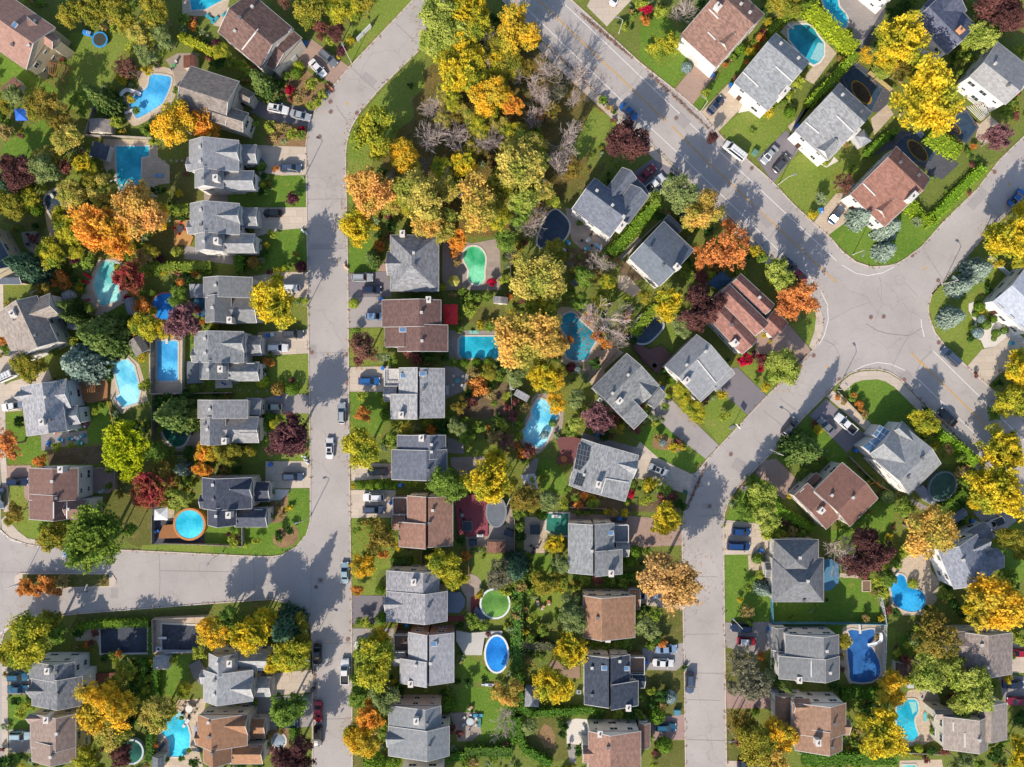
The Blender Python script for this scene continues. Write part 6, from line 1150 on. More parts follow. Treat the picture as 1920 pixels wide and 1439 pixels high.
house('the pink boulevard house', 'pinkish brown roofed house by the boulevard at the top', 'a4', PINKB, WW, [Q(363, 319, 685, 612, 1120, 130, .8, 5.6, 7.8), Q(675, 370, 770, 268, 880, 388, .5, 5.8, 7.4)], [(705, 55)], [(905, 45), (985, 120)], [], (-.7, .7), steps=((595, 60, 705, 170), (610, 290, 680, 360)))
house('the octagon pool house', 'grey roofed house in front of the octagonal teal pool', 'a4', GREY, WW, [Q(845, 745, 1150, 1000, 1545, 570, .82, 5.0, 7.2)], [(1300, 830, 1.0, 2.6)], [(1262, 400), (1420, 530)], [], (-.7, .7), gdoor=False, steps=((925, 650, 1065, 780), (1220, 600, 1370, 735)))
house('the gazebo house', 'light grey roofed house with a grey gazebo at its side', 'a5', '#bcbcc0', WW, [Q(-140, 1180, 150, 1448, 555, 1020, .82, 5.0, 7.3), Q(42, 1330, 150, 1225, 262, 1345, .5, 4.9, 6.6)], [(400, 1190, 1.0, 2.2)], [(280, 860), (450, 1010)], [], (-.7, .7), gdoor=False, steps=((235, 1045, 380, 1185), (-45, 1100, 75, 1200)))
house('the red brown corner house', 'red brown roofed house behind the blue green spruces at the corner', 'b6', REDR, WW, [Q(355, 360, 665, 655, 1090, 230, .8, 5.0, 7.4), Q(560, 480, 660, 375, 775, 485, .5, 4.9, 6.4)], [(920, 380, 1.0, 2.2)], [(800, 75), (965, 190)], [], (-.7, .7), gdoor=False, steps=((470, 260, 580, 370),))
house('the slate top edge house', 'dark slate roofed house beside the bright yellow tree at the top', 'a5', '#70768a', WW, [Q(930, 190, 1225, 490, 1490, 230, .5, 5.6, 8.0), Q(1010, 60, 1180, -120, 1400, 100, .5, 5.4, 7.2)], [(1350, 270)], [], [], (.7, -.7), chimc='#e8a878', gdoor=False)
house('the white balcony house', 'grey roofed house with a bright white balcony wall near the upper right corner', 'a5', LGREY, '#f4f2ee', [Q(1430, 690, 1752, 943, 2000, 628, .45, 5.8, 8.2)], [(1900, 770, 1.0, 1.8)], [(1650, 580), (1770, 770)], [], (.7, -.7), gdoor=False)
house('the white top edge house', 'bright white house cut off by the top edge', 'a5', '#d8d8da', '#f4f2ee', [Q(430, -200, 700, 20, 840, -150, .5, 5.4, 7.4)], front=(.7, -.7), gdoor=False)
house('the pale right edge house', 'pale blue roofed house with white walls at the right edge', 'c6', '#c6ccd8', '#f4f0ea', [Q(1640, -20, 1960, 280, 2270, -50, .5, 4.4, 6.0)], front=(-.7, .7), gdoor=False)
def conserv(root, ps, c, onroof, t):
    for q in (((625, 1090), (720, 1150), (650, 1245), (560, 1180)), ((590, 1195), (655, 1250), (545, 1345), (465, 1285))):
        m, gl = MB(), MB(); P3 = []
        for k, p in enumerate(q):
            z = 4.6 if k in (0, 3) else 5.9
            g = ground(px(t, *p), z); P3.append(Vector((g.x - c.x, g.y - c.y, z)))
        m.hexa([Vector((v.x, v.y, 0)) for v in P3], P3); f = lambda s, r: P3[0].lerp(P3[1], s).lerp(P3[3].lerp(P3[2], s), r)
        for i in range(3):
            for j in range(2):
                e = .07; a = [f((i + e) / 3, (j + e) / 2), f((i + 1 - e) / 3, (j + e) / 2), f((i + 1 - e) / 3, (j + 1 - e) / 2), f((i + e) / 3, (j + 1 - e) / 2)]
                gl.hexa([v + Vector((0, 0, -.02)) for v in a], [v + Vector((0, 0, .03)) for v in a])
        o = link('conservatory', m.mesh('conservatory'), WHITE(), root); link('glazing', gl.mesh('conservatory_glazing'), plain('#5f86ac', .08, 0, .15, 1, .6), o)
house('the conservatory house', 'grey roofed house with a blue glazed conservatory in front', 'c6', LGREY, WW, [Q(885, 1720, 1175, 1437, 860, 1132, .35, 5.5, 7.9), Q(530, 1350, 800, 1590, 1010, 1370, .5, 5.3, 7.3), Q(735, 1150, 870, 1270, 960, 1180, .5, 5.0, 6.6)], [], [(995, 1385), (870, 1560)], [], (-.7, -.7), extra=conserv, gdoor=False)
house('the brown hedge house', 'brown roofed house behind the long bright green hedge', 'd5', '#a67c70', CREAM, [Q(1180, 290, 1435, 35, 1768, 350, .62, 5.4, 7.6), Q(1290, 640, 1412, 525, 1115, 228, .5, 4.6, 6.0), Q(1070, 250, 1200, 128, 1290, 205, .5, 3.0, 4.0)], [(1250, 470)], [(1335, 330), (1525, 350)], [], (-.7, -.7), gdoor=False, steps=((1178, 298, 1290, 400), (1365, 462, 1410, 525)))
house('the hipped blue deck house', 'patterned grey hip roofed house with a blue deck behind', 'd5', '#96999f', CREAM, [X(805, 895, 1268, 1290, 'x', .55, 5.0, 8.0, 'h'), X(820, 730, 1222, 1060, 'y', .5, 5.0, 7.7, 'h'), X(740, 935, 830, 1068, 'x', .5, 3.2, 4.0)], [], [(1050, 890), (1120, 1100), (1085, 1275)], [], (-1, 0))
house('the blue tarp house', 'grey house left of the bright blue covered pool', 'e5', GREY, WW, [X(925, 245, 1405, 480, 'y', .72, 5.4, 7.5), X(865, 440, 1410, 645, 'y', .78, 5.5, 7.6), X(805, 180, 945, 402, 'y', .4, 3.1, 4.3)], [(1050, 655)], [(1290, 390), (1320, 585)], [], (-1, 0), steps=((925, 245, 925, 415), (1155, 460, 1155, 655), (805, 388, 925, 405)))
house('the tan bay window house', 'tan brown roofed house with a bay at its right side, lower right', 'e5', '#c49c82', WW, [X(985, 860, 1468, 1140, 'y', .72, 5.5, 7.8), X(1010, 1080, 1435, 1288, 'y', .74, 5.5, 7.9), X(832, 790, 1005, 1060, 'y', .5, 3.1, 4.4), X(990, 822, 1140, 985, 'x', .5, 5.0, 6.6), X(1380, 1010, 1500, 1150, 'x', .5, 4.8, 5.8)], [(1220, 1220)], [(1360, 1045), (1340, 1255)], [], (-1, 0))
house('the kidney pool house', 'blue grey gabled house with white walls by the blue kidney pool, lower right', 'd6', '#a2aaba', '#eef0f4', [Q(1145, 825, 1290, 1175, 1640, 1030, .5, 5.6, 8.0), Q(1470, 880, 1676, 803, 1748, 975, .5, 4.9, 6.5), Q(1400, 660, 1562, 568, 1640, 720, .5, 3.3, 4.6), Q(1420, 790, 1570, 720, 1610, 810, .5, 5.3, 7.0)], [(1555, 1055)], [(1365, 910), (1465, 1100)], [], (.9, -.4))
house('the taupe right edge house', 'taupe roofed house with beige walls below the large gold tree at the right edge', 'e6', TAUPE, CREAM, [X(1395, 230, 1812, 603, 'y', .5, 5.2, 7.2), X(1300, 220, 1420, 480, 'x', .5, 4.8, 5.8)], [], [(1580, 535), (1530, 335)], [], (1, 0), gdoor=False)
house('the teal pool house', 'taupe roofed house right of the teal kidney pool in the lower right corner', 'e6', '#b2a49c', CREAM, [X(1195, 985, 1592, 1278, 'y', .82, 5.4, 7.4), X(1530, 860, 1765, 1190, 'y', .4, 5.2, 6.8), X(1110, 920, 1260, 1010, 'x', .5, 4.4, 5.2)], [], [(1520, 980), (1508, 1190)], [], (1, 0), gdoor=False, steps=((1280, 990, 1280, 1110), (1385, 1130, 1385, 1285)))
for x, y, n in ((1640, 590, 'the big junction'), (930, 240, 'the wooded park'), (125, 1090, 'the traffic island'), (620, 190, 'the street bend'), (617, 960, 'the T junction'), (1250, 210, 'the upper boulevard'), (1430, 430, 'the middle boulevard'), (1820, 790, 'the lower boulevard'),
                (617, 560, 'the upper long street'), (617, 760, 'the middle long street'), (620, 1330, 'the lower long street'), (1320, 900, 'the curved street bend'), (1320, 1300, 'the lower curved street'), (1830, 400, 'the upper right street'), (70, 330, 'the left upper yards'), (10, 760, 'the left edge street')):
    ANCH.append((x, y, n))
# ================================================================ pools
WB = watermat('blue', '#3f9fdc', '#5fbcec'); WL = watermat('light_blue', '#5cc6ea', '#a0e2f4'); WT = watermat('teal', '#1f9cb8', '#37b4cc'); WA = watermat('aqua', '#4fb8b4', '#9adcd4')
WTQ = watermat('turquoise', '#2cb4d4', '#52cfe4'); WG = watermat('green', '#34a86c', '#7ccfa4'); WD = watermat('deep_teal', '#1f7f94', '#2f9cb0'); WDG = watermat('bottle_green', '#1f4a44', '#2c6450'); WR = watermat('royal', '#1f74c8', '#2f8ad8')
WGG = watermat('grass_green', '#54823a', '#6f9a48'); WN = watermat('dark', '#1f3a50', '#33506a')
NAVY = plain('#33495f', .6, 0, .22, .8); BLUT = plain('#2f6eb4', .5, 0, .22, .7); GTARP = plain('#24806c', .55, 0, .2, .8); GREYC = plain('#6f7680', .6, 0, .12, .8); OLT = plain('#3c5f54', .6, 0, .2, .8)
pool('a1', [(1705, -40), (1725, 95), (1850, 85), (1940, 35), (2030, -10), (2030, -40)], WT, 'blue pool cut off by the top edge', 0)
pool('a1', [(1350, 690), (1390, 672), (1520, 690), (1540, 720), (1530, 780), (1480, 900), (1440, 950), (1260, 1058), (1215, 1045), (1160, 940), (1160, 905), (1200, 870), (1300, 810), (1335, 770)], WB, 'blue kidney shaped pool with white slide and diving board', 3, board=(1120, 1020, 1195, 985), slide=[(1115, 870), (1130, 820), (1180, 815), (1250, 840)])
pool('b1', [(1045, -72), (1340, -72), (1340, 15), (1272, 25), (1265, 330), (1090, 330), (1055, 240)], WT, 'L shaped teal pool with white diving board', 0, board=(975, 255, 1060, 215))
pool('b1', [(405, 400), (470, 345), (530, 330), (640, 480), (690, 530), (600, 570), (520, 590), (450, 530)], WN, 'dark covered pool beside pale stone edging at the left', 3, board=(435, 330, 475, 390), mat=NAVY)
pool('b1', [(960, 960), (1060, 980), (1100, 1060), (1060, 1180), (1085, 1290), (1040, 1320), (920, 1355), (890, 1310), (850, 1190), (860, 1120), (900, 1000)], WA, 'aqua pool beneath the red maple', 3)
pool('b1', circ(1490, 1372, 122), WR, 'round blue pool partly under a round green tree', 0, above=.9, wallc='#b07058', cop='#c08060')
pool('c1', [(1415, 345), (1430, 335), (1590, 335), (1600, 350), (1600, 680), (1588, 692), (1430, 692), (1415, 680)], WB, 'long rectangular blue pool inside a fenced deck', 0, board=(1497, 300, 1497, 360))
pool('c1', [(1040, 520), (1150, 500), (1205, 560), (1240, 700), (1260, 790), (1235, 890), (1105, 930), (1040, 850), (1080, 810), (1030, 620)], WL, 'pale blue freeform pool right of the brown deck', 0, inner=[(1045, 852), (1085, 822), (1145, 890), (1107, 926)], steps='#3f8fb8')
pool('c1', [(1460, 1090), (1520, 1120), (1700, 1150), (1690, 1200), (1660, 1260), (1600, 1285), (1550, 1270), (1480, 1190)], WDG, 'dark green pool under a large conifer', 3)
pool('d1', circ(1705, 592, 128), WTQ, 'round turquoise pool in a wooden tub', 0, above=1.2, wallc='#d08a4c', copw=.45)
pool('b3', [(1130, 830), (1190, 840), (1240, 900), (1245, 980), (1235, 1050), (1235, 1120), (1190, 1170), (1120, 1150), (1095, 1100), (1100, 1040), (1060, 960), (1050, 900), (1080, 850)], WG, 'emerald green kidney pool', 3, cop='#e8e0d0')
pool('b4', [(60, 690), (120, 560), (190, 500), (250, 530), (320, 620), (300, 730), (200, 840), (130, 850), (40, 810)], WN, 'large dark navy covered pool beside the woodland', 3, mat=NAVY)
pool('c3', [(1012, 320), (1035, 295), (1345, 295), (1365, 320), (1365, 470), (1345, 492), (1040, 490), (1012, 455)], WT, 'teal rectangular pool left of the big gold tree', 0)
pool('c3', [(1720, 865), (1760, 860), (1880, 930), (1905, 1000), (1860, 1080), (1800, 1230), (1740, 1290), (1640, 1260), (1580, 1190), (1600, 1130), (1670, 1000), (1660, 960)], WL, 'bright sky blue pool on a stone patio in the middle', 2, board=(1615, 1290, 1660, 1240))
pool('c4', [(300, 90), (370, 85), (410, 140), (470, 200), (540, 260), (560, 330), (520, 400), (470, 500), (380, 510), (300, 480), (290, 380), (310, 300), (220, 170)], WD, 'teal pool littered with fallen leaves', 2)
pool('c4', [(890, 250), (950, 130), (1020, 92), (1100, 95), (1160, 170), (1150, 230), (1040, 340), (950, 352), (900, 310)], WN, 'oval above ground pool with navy cover beside the maroon deck', 4, above=1.0, mat=NAVY, wallc='#b8bcc4')
pool('a4', [(1335, 270), (1390, 230), (1500, 225), (1560, 260), (1600, 330), (1650, 390), (1650, 500), (1610, 560), (1560, 585), (1500, 550), (1340, 360)], WD, 'octagonal teal pool with white rim', 0, cop='#ece8e0', board=(1330, 215, 1385, 260), inner=[(1600, 385), (1645, 395), (1646, 500), (1605, 556), (1530, 530)], steps='#9fd4dc')
pool('a5', [(112, -40), (225, -40), (250, 60), (310, 130), (330, 200), (300, 258), (250, 240), (190, 190), (170, 130), (120, 60)], WT, 'blue pool behind the clipped cedar hedge at the top', 2)
for (q, inn, lk) in (([(270, 640), (420, 620), (640, 800), (540, 1000), (360, 860)], circ(455, 835, 65, 130, 20, -38), 'dark covered pool with yellow leaf rim behind the gazebo house'), ([(740, 1330), (840, 1230), (990, 1200), (1130, 1330), (1080, 1450), (900, 1450)], circ(960, 1360, 60, 130, 20, -42), 'dark covered pool with yellow leaf rim behind the red brown roof'), ([(1240, 1070), (1400, 1010), (1490, 1150), (1390, 1280), (1220, 1150)], circ(1290, 1160, 40, 75, 20, -45), 'dark covered pool below the white balcony')):
    o = pool('a5', q, WN, lk, 0, mat=NAVY, cop='#5c6068')
    for lst, hx, dz in ((inn, '#a8842c', .05), ([(x * .86 + sum(p[0] for p in inn) / 20 * .14, y * .86 + sum(p[1] for p in inn) / 20 * .14) for x, y in inn], '#4a3c2c', .056)):
        m = MB(); m.face([(*(G('a5', x, y) - Vector(o.location[:2])), POOLZ[0] + dz - .014) for x, y in lst]); link('leaf_litter', m.mesh('leaf_litter'), plain(hx, .9, 0, .3, 2), o)
pool('d3', circ(1345, 480, 80, 126), WN, 'oval above ground pool with charcoal cover on the red deck', 0, above=1.0, mat=GREYC, wallc='#8a8e94')
pool('d3', circ(1335, 1305, 124), WGG, 'round above ground pool with grass green water', 0, above=1.1, wallc='#e8ecec')
pool('d4', [(365, 495), (555, 495), (550, 690), (440, 690), (355, 640)], WG, 'pool under a dark green tarp', 0, mat=GTARP)
pool('e3', circ(1350, 420, 98, 160), WR, 'oval royal blue above ground pool with white rim', 0, above=1.1, wallc='#eef0f2')
pool('e1', [(905, 175), (1325, 165), (1325, 405), (912, 412)], WN, 'rectangular pool with black cover inside the clipped hedge', 0, mat=plain('#2c3a4c', .6, 0, .35, .5))
pool('e1', [(1460, 150), (1830, 170), (1830, 385), (1460, 380)], WN, 'rectangular pool with black cover right of the clipped hedge', 0, board=(1420, 278, 1495, 278), mat=plain('#343c4a', .6, 0, .4, 1.2))
pool('e1', [(1600, 930), (1640, 960), (1690, 1080), (1710, 1150), (1705, 1270), (1640, 1345), (1525, 1340), (1520, 1190), (1445, 1120), (1450, 1060), (1490, 1000), (1570, 980)], WTQ, 'turquoise freeform pool at the lower left', 0, inner=[(1600, 935), (1636, 962), (1622, 1000), (1580, 982)], steps='#a8e4ec')
pool('e1', circ(1180, 1300, 100), WDG, 'round dark pool beneath a purple tree at the lower left', 0, above=.9, wallc='#c8d4d8')
pool('d6', [(720, 1060), (780, 1040), (840, 1060), (870, 1130), (920, 1165), (1000, 1200), (1030, 1260), (1010, 1340), (930, 1380), (830, 1360), (750, 1300), (730, 1220), (710, 1130)], WTQ if 0 else watermat('bright', '#1f8fd0', '#3aa8e4'), 'bright blue kidney pool at the lower right', 3, board=(715, 1120, 790, 1035))
pool('e5', [(1485, 210), (1560, 205), (1600, 215), (1640, 205), (1720, 200), (1720, 270), (1690, 330), (1720, 400), (1760, 470), (1775, 590), (1700, 665), (1520, 665), (1500, 560), (1480, 380), (1530, 320)], WR, 'pool covered by a bright blue tarp', 2, mat=BLUT, slide=[(1755, 230), (1775, 290), (1740, 330), (1680, 350)], board=(1590, 150, 1600, 240))
pool('e6', [(880, 830), (950, 840), (965, 930), (930, 1000), (945, 1090), (965, 1140), (930, 1195), (870, 1200), (800, 1160), (780, 1080), (770, 930), (800, 850)], WT, 'teal kidney pool with pale steps at the lower right', 3, inner=[(880, 850), (945, 850), (955, 930), (915, 960), (900, 900)], steps='#9fdcd8')
pool('d6', circ(1185, 250, 105, 132, 24, 40), WDG, 'oval above ground pool with dark green cover', 0, above=1.1, mat=OLT, wallc='#7c8a92')
pool('e6', [(830, 1420), (940, 1420), (960, 1480), (820, 1480)], WA, 'sliver of aqua pool at the bottom edge', 0)
pool('e2', circ(1070, 1200, 58, 62), watermat('pond', '#7c8a98', '#94a2ac'), 'round grey garden pond edged with white stones', 0, cop='#d8d0c4', cat='pond')

# ================================================================ decks, sheds, canopies, fences
slabs('timber_deck', 'b2', [(125, 590), (270, 590), (270, 640), (250, 700), (300, 740), (270, 815), (125, 815)], '#d6a266', 'orange wooden deck with red chairs', 'deck')
slabs('timber_deck', 'c1', [(645, 690), (930, 640), (970, 720), (965, 865), (790, 895), (700, 830)], '#b8845c', 'brown wooden deck with pergola beside the pale blue pool', 'deck', .6)
slabs('timber_deck', 'd1', [(1470, 600), (1590, 590), (1620, 715), (1430, 720), (1430, 680)], '#b47c50', 'brown wooden deck beside the round wooden pool', 'deck', 1.0)
slabs('timber_deck', 'd3', [(970, 340), (1390, 300), (1390, 370), (1270, 470), (1270, 700), (1000, 705)], '#a0545e', 'red painted deck beside the oval covered pool', 'deck', .4)
slabs('timber_deck', 'd3', [(880, 1200), (990, 1205), (1020, 1200), (1065, 1260), (1060, 1330), (1020, 1388), (880, 1388)], '#8a96a8', 'blue grey deck left of the round green pool', 'deck', .6)
slabs('timber_deck', 'd3', [(1160, 1330), (1220, 1380), (1280, 1470), (1230, 1480), (1140, 1390)], '#8a96a8', 'narrow blue grey step deck at the round green pool', 'deck', .7)
slabs('timber_deck', 'e3', [(985, 210), (1100, 232), (1250, 220), (1400, 215), (1400, 262), (1240, 275), (1215, 430), (1060, 430), (985, 300)], '#dcd8d0', 'white deck left of the oval blue pool', 'deck', .8)
slabs('timber_deck', 'c4', [(850, 290), (890, 262), (960, 356), (1040, 410), (1150, 372), (1250, 470), (1150, 640), (980, 520), (925, 420)], '#94706c', 'maroon brown deck by the navy covered oval pool', 'deck', .7)
slabs('timber_deck', 'c4', [(200, 1205), (340, 1190), (440, 1220), (360, 1430), (210, 1439), (240, 1330)], '#8c5c5c', 'maroon deck with orange wooden chairs beside the solar panels', 'deck', .5)
slabs('timber_deck', 'd5', [(1268, 910), (1340, 905), (1402, 950), (1405, 1110), (1340, 1180), (1268, 1192)], '#5f94b4', 'blue painted deck behind the hipped roof', 'deck', .8)
slabs('timber_deck', 'd6', [(940, 280), (1010, 240), (1070, 300), (1080, 370), (1130, 400), (1100, 420), (1030, 380)], '#a8acb8', 'pale grey deck beside the dark green oval pool', 'deck', .9)
slabs('timber_deck', 'e1', [(830, 600), (1080, 585), (1080, 660), (830, 680)], '#8a5c48', 'brown deck behind the twin blue cars house', 'deck', .5)
slabs('timber_deck', 'e1', [(1700, 520), (1790, 470), (1850, 560), (1830, 720), (1740, 640)], '#94908e', 'weathered grey deck at the lower left', 'deck', .5)
slabs('timber_deck', 'e4', [(560, 290), (660, 540), (660, 640), (570, 640), (380, 520)], '#a88c78', 'small tan deck under a yellow tree', 'deck', .2)
slabs('timber_deck', 'c1', [(1665, 520), (1790, 510), (1800, 690), (1840, 710), (1680, 720)], '#8c949c', 'grey deck behind the long blue pool house', 'deck', .6)
slabs('timber_deck', 'b1', [(1700, 1165), (1830, 1165), (1830, 1290), (1710, 1290)], '#b8bcc4', 'pale grey deck right of the round blue pool', 'deck', .9)
slabs('timber_deck', 'b1', [(1740, 1300), (1850, 1290), (1850, 1470), (1760, 1440)], '#3f6f94', 'blue painted deck right of the round blue pool', 'deck', .7)
shed('a1', [(5, 800), (120, 690), (185, 770)], '#a87868', 'small brown roofed shed at the left edge'); shed('a1', [(805, 1070), (800, 1185), (1000, 1200)], '#b8ada8', 'pale grey garden shed above the L shaped pool')
shed('a1', [(835, 1270), (800, 1400), (960, 1420)], '#5c6474', 'dark slate shed with windows left of the L shaped pool', '#e4e0da'); shed('b1', [(550, 1250), (620, 1215), (660, 1290)], '#d4d4d6', 'small pale shed left of the aqua pool', '#d8d8d8', 2.0, 2.4)
shed('b1', [(1110, 1310), (1150, 1440), (1240, 1410)], '#a4a8b0', 'grey garden shed by the orange bush'); shed('c1', [(1145, 350), (1225, 480), (1340, 400)], '#9a9690', 'grey gabled shed beside the long blue pool', '#b0b4b4')
shed('c1', [(600, 120), (600, 225), (700, 215)], '#a8acb4', 'grey shed roof under a conifer'); shed('b3', [(1320, 1275), (1315, 1330), (1450, 1340)], '#a4a0a4', 'small grey shed below the emerald pool')
shed('c3', [(1500, 820), (1530, 765), (1650, 830)], '#bcbcc0', 'grey shed above the sky blue pool', rz=2.6); shed('d3', [(1262, 745), (1262, 845), (1430, 845)], '#a07464', 'brown roofed shed below the oval charcoal pool')
shed('e3', [(1605, 725), (1600, 895), (1728, 893)], '#a8acb2', 'grey hip roofed shed under a yellow tree', '#b8bcc0', 2.2, 3.4, .5, 'h'); shed('e1', [(1378, 450), (1378, 560), (1515, 540)], '#c0c0c4', 'pale hip roofed shed beside the black covered pool', '#d8dce0', 2.2, 3.2, .5, 'h')
shed('e1', [(1370, 1340), (1365, 1439), (1470, 1439)], '#8a9098', 'grey shed at the bottom of the turquoise pool'); shed('b4', [(340, 1150), (380, 1100), (410, 1160)], '#8a94a0', 'tiny grey shed in the wooded garden', h=1.8, rz=2.3)
shed('d6', [(1228, 545), (1370, 445), (1415, 510)], '#8490a4', 'blue grey gabled shed beside the yellow orange tree'); shed('e6', [(765, 500), (765, 620), (905, 625)], '#6a5450', 'dark brown roofed shed beside the blue tarp')
shed('a5', [(390, 1225), (480, 1165), (585, 1245)], '#b8bcc4', 'grey gazebo roof beside the light grey house', '#d0d0d4', 2.4, 3.5, .5, 'h'); shed('a1', [(1650, 500), (1650, 610), (1760, 620)], '#8c5c4c', 'small brown roofed shed above the taupe gable house', '#d8c8b0', 2.2, 2.6)
shed('d4', [(1, 100), (10, 200), (60, 190)], '#c8c4c0', 'narrow pale shed'); REG.pop(); [bpy.data.objects.remove(o) for o in list(C.objects) if o.name == 'garden_shed.018' or (o.parent and o.parent.name == 'garden_shed.018')]
def canopy(name, t, q, hexc, look, cat, h=2.4):
    P = [G(t, x, y, h) for x, y in q]; c = sum(P, Vector((0, 0))) / len(P); root = empty(name, (c.x, c.y, 0)); m = MB(); n = len(P)
    for i in range(n):
        a, b = P[i] - c, P[(i + 1) % n] - c; m.face([(*a, h), (*b, h), (0, 0, h + .55)]); m.face([(*a, h - .15), (*b, h - .15), (*b, h), (*a, h)])
    link('roof_fabric', m.mesh(name + '_fabric'), plain(hexc, .7), root); pm = MB(); pm.cyl(0, 0, 0, h - .1, .05, .05, 6); pm = pm.mesh('canopy_post')
    for p in P[:6]: d = (p - c) * .95; link('leg', pm, plain('#8a8a8c', .5), root, (d.x, d.y, 0))
    xs = [px(t, *v) for v in q]; thing(root, look, cat, (sum(p[0] for p in xs) / n, sum(p[1] for p in xs) / n)); return root
canopy('garden_canopy', 'c3', [(870, 5), (997, 5), (1000, 185), (872, 185)], '#f03038', 'bright red fabric canopy behind the brown house', 'canopy')
canopy('garden_canopy', 'a1', [(130, 980), (235, 978), (245, 1085), (140, 1085)], '#2f72dc', 'bright blue fabric canopy near the left edge', 'canopy')
canopy('garden_canopy', 'd4', [(130, 150), (250, 135), (285, 285), (165, 275)], '#e0e0e4', 'white fabric canopy left of the solar panel house', 'canopy')
canopy('garden_canopy', 'd1', [(1390, 460), (1510, 435), (1510, 552), (1385, 555)], '#eceef2', 'white fabric canopy left of the wooden tub pool', 'canopy')
canopy('garden_canopy', 'b4', [(1560, 1160), (1700, 1045), (1790, 1130), (1660, 1215)], '#2f5a7c', 'dark blue fabric canopy behind the brown junction house', 'canopy')
simple('parasol', 'olive yellow hexagonal parasol beside the emerald pool', 'parasol', 'b3', 965, 1137, [('shade', '#b8b04a', [('c', 0, 0, 2.2, 2.75, 1.3, .05, 6)]), ('pole', '#d0d0d0', [('c', 0, 0, 0, 2.3, .03, .03, 6)]), ('base', '#707070', [('c', 0, 0, 0, .12, .3, .28, 10)])], 0, 2.3)
simple('trampoline', 'round trampoline with bright blue pad', 'trampoline', 'a1', 897, 358, [('pad', '#3aa0e4', [('c', 0, 0, .8, .9, 1.72, 1.72, 26)]), ('mat', '#4a4a42', [('c', 0, 0, .86, .93, 1.36, 1.36, 24)])] + [('leg', '#3a80c8', [('c', 1.5 * math.cos(a), 1.5 * math.sin(a), 0, .82, .05, .05, 6)]) for a in (0, 1.57, 3.14, 4.71)], 0, .9)
simple('play_slide', 'blue play tent beside the round trampoline', 'play tent', 'a1', 775, 290, [('tunnel', '#3a90e0', [('b', 0, 0, .5, 2.2, 1.0, .9, 0, .7)]), ('stripes', '#e0eef8', [('b', .2 + .35 * i, 0, .97, .12, .6, .06) for i in range(3)])], 14, .9)
for t, x, y, s_, lk in (('d3', 1085, 610, 1.05, 'square hot tub with dark cover on the red deck'), ('d4', 255, 640, 1.15, 'square hot tub with navy cover on the tan patio')):
    simple('hot_tub', lk, 'hot tub', t, x, y, [('tub', '#d8d4d0', [('b', 0, 0, .4, s_ * 2, s_ * 2, .8)]), ('cover', '#34404e', [('b', 0, 0, .86, s_ * 1.9, s_ * 1.9, .1)])], 0, .9)
simple('covered_furniture', 'dark covered furniture pile right of the hot tub deck', 'furniture', 'd3', 1460, 672, [('cover', '#3c4858', [('b', 0, 0, .45, 1.9, 1.6, .9, 0, .85)])], 20, .9)
simple('covered_furniture', 'dark covered barbecue below the red deck', 'furniture', 'd3', 1135, 760, [('cover', '#33445a', [('b', 0, 0, .5, 1.6, 1.3, 1.0, 0, .85)])], 0, .9)
simple('grill', 'white barbecue grill at the edge of the red deck', 'grill', 'd3', 1200, 695, [('body', '#e4e4e4', [('b', 0, 0, .5, 1.4, .55, 1.0)]), ('lid', '#bcbcc0', [('b', 0, 0, 1.08, .8, .5, .2, 0, .8)])], 0, 1.0)
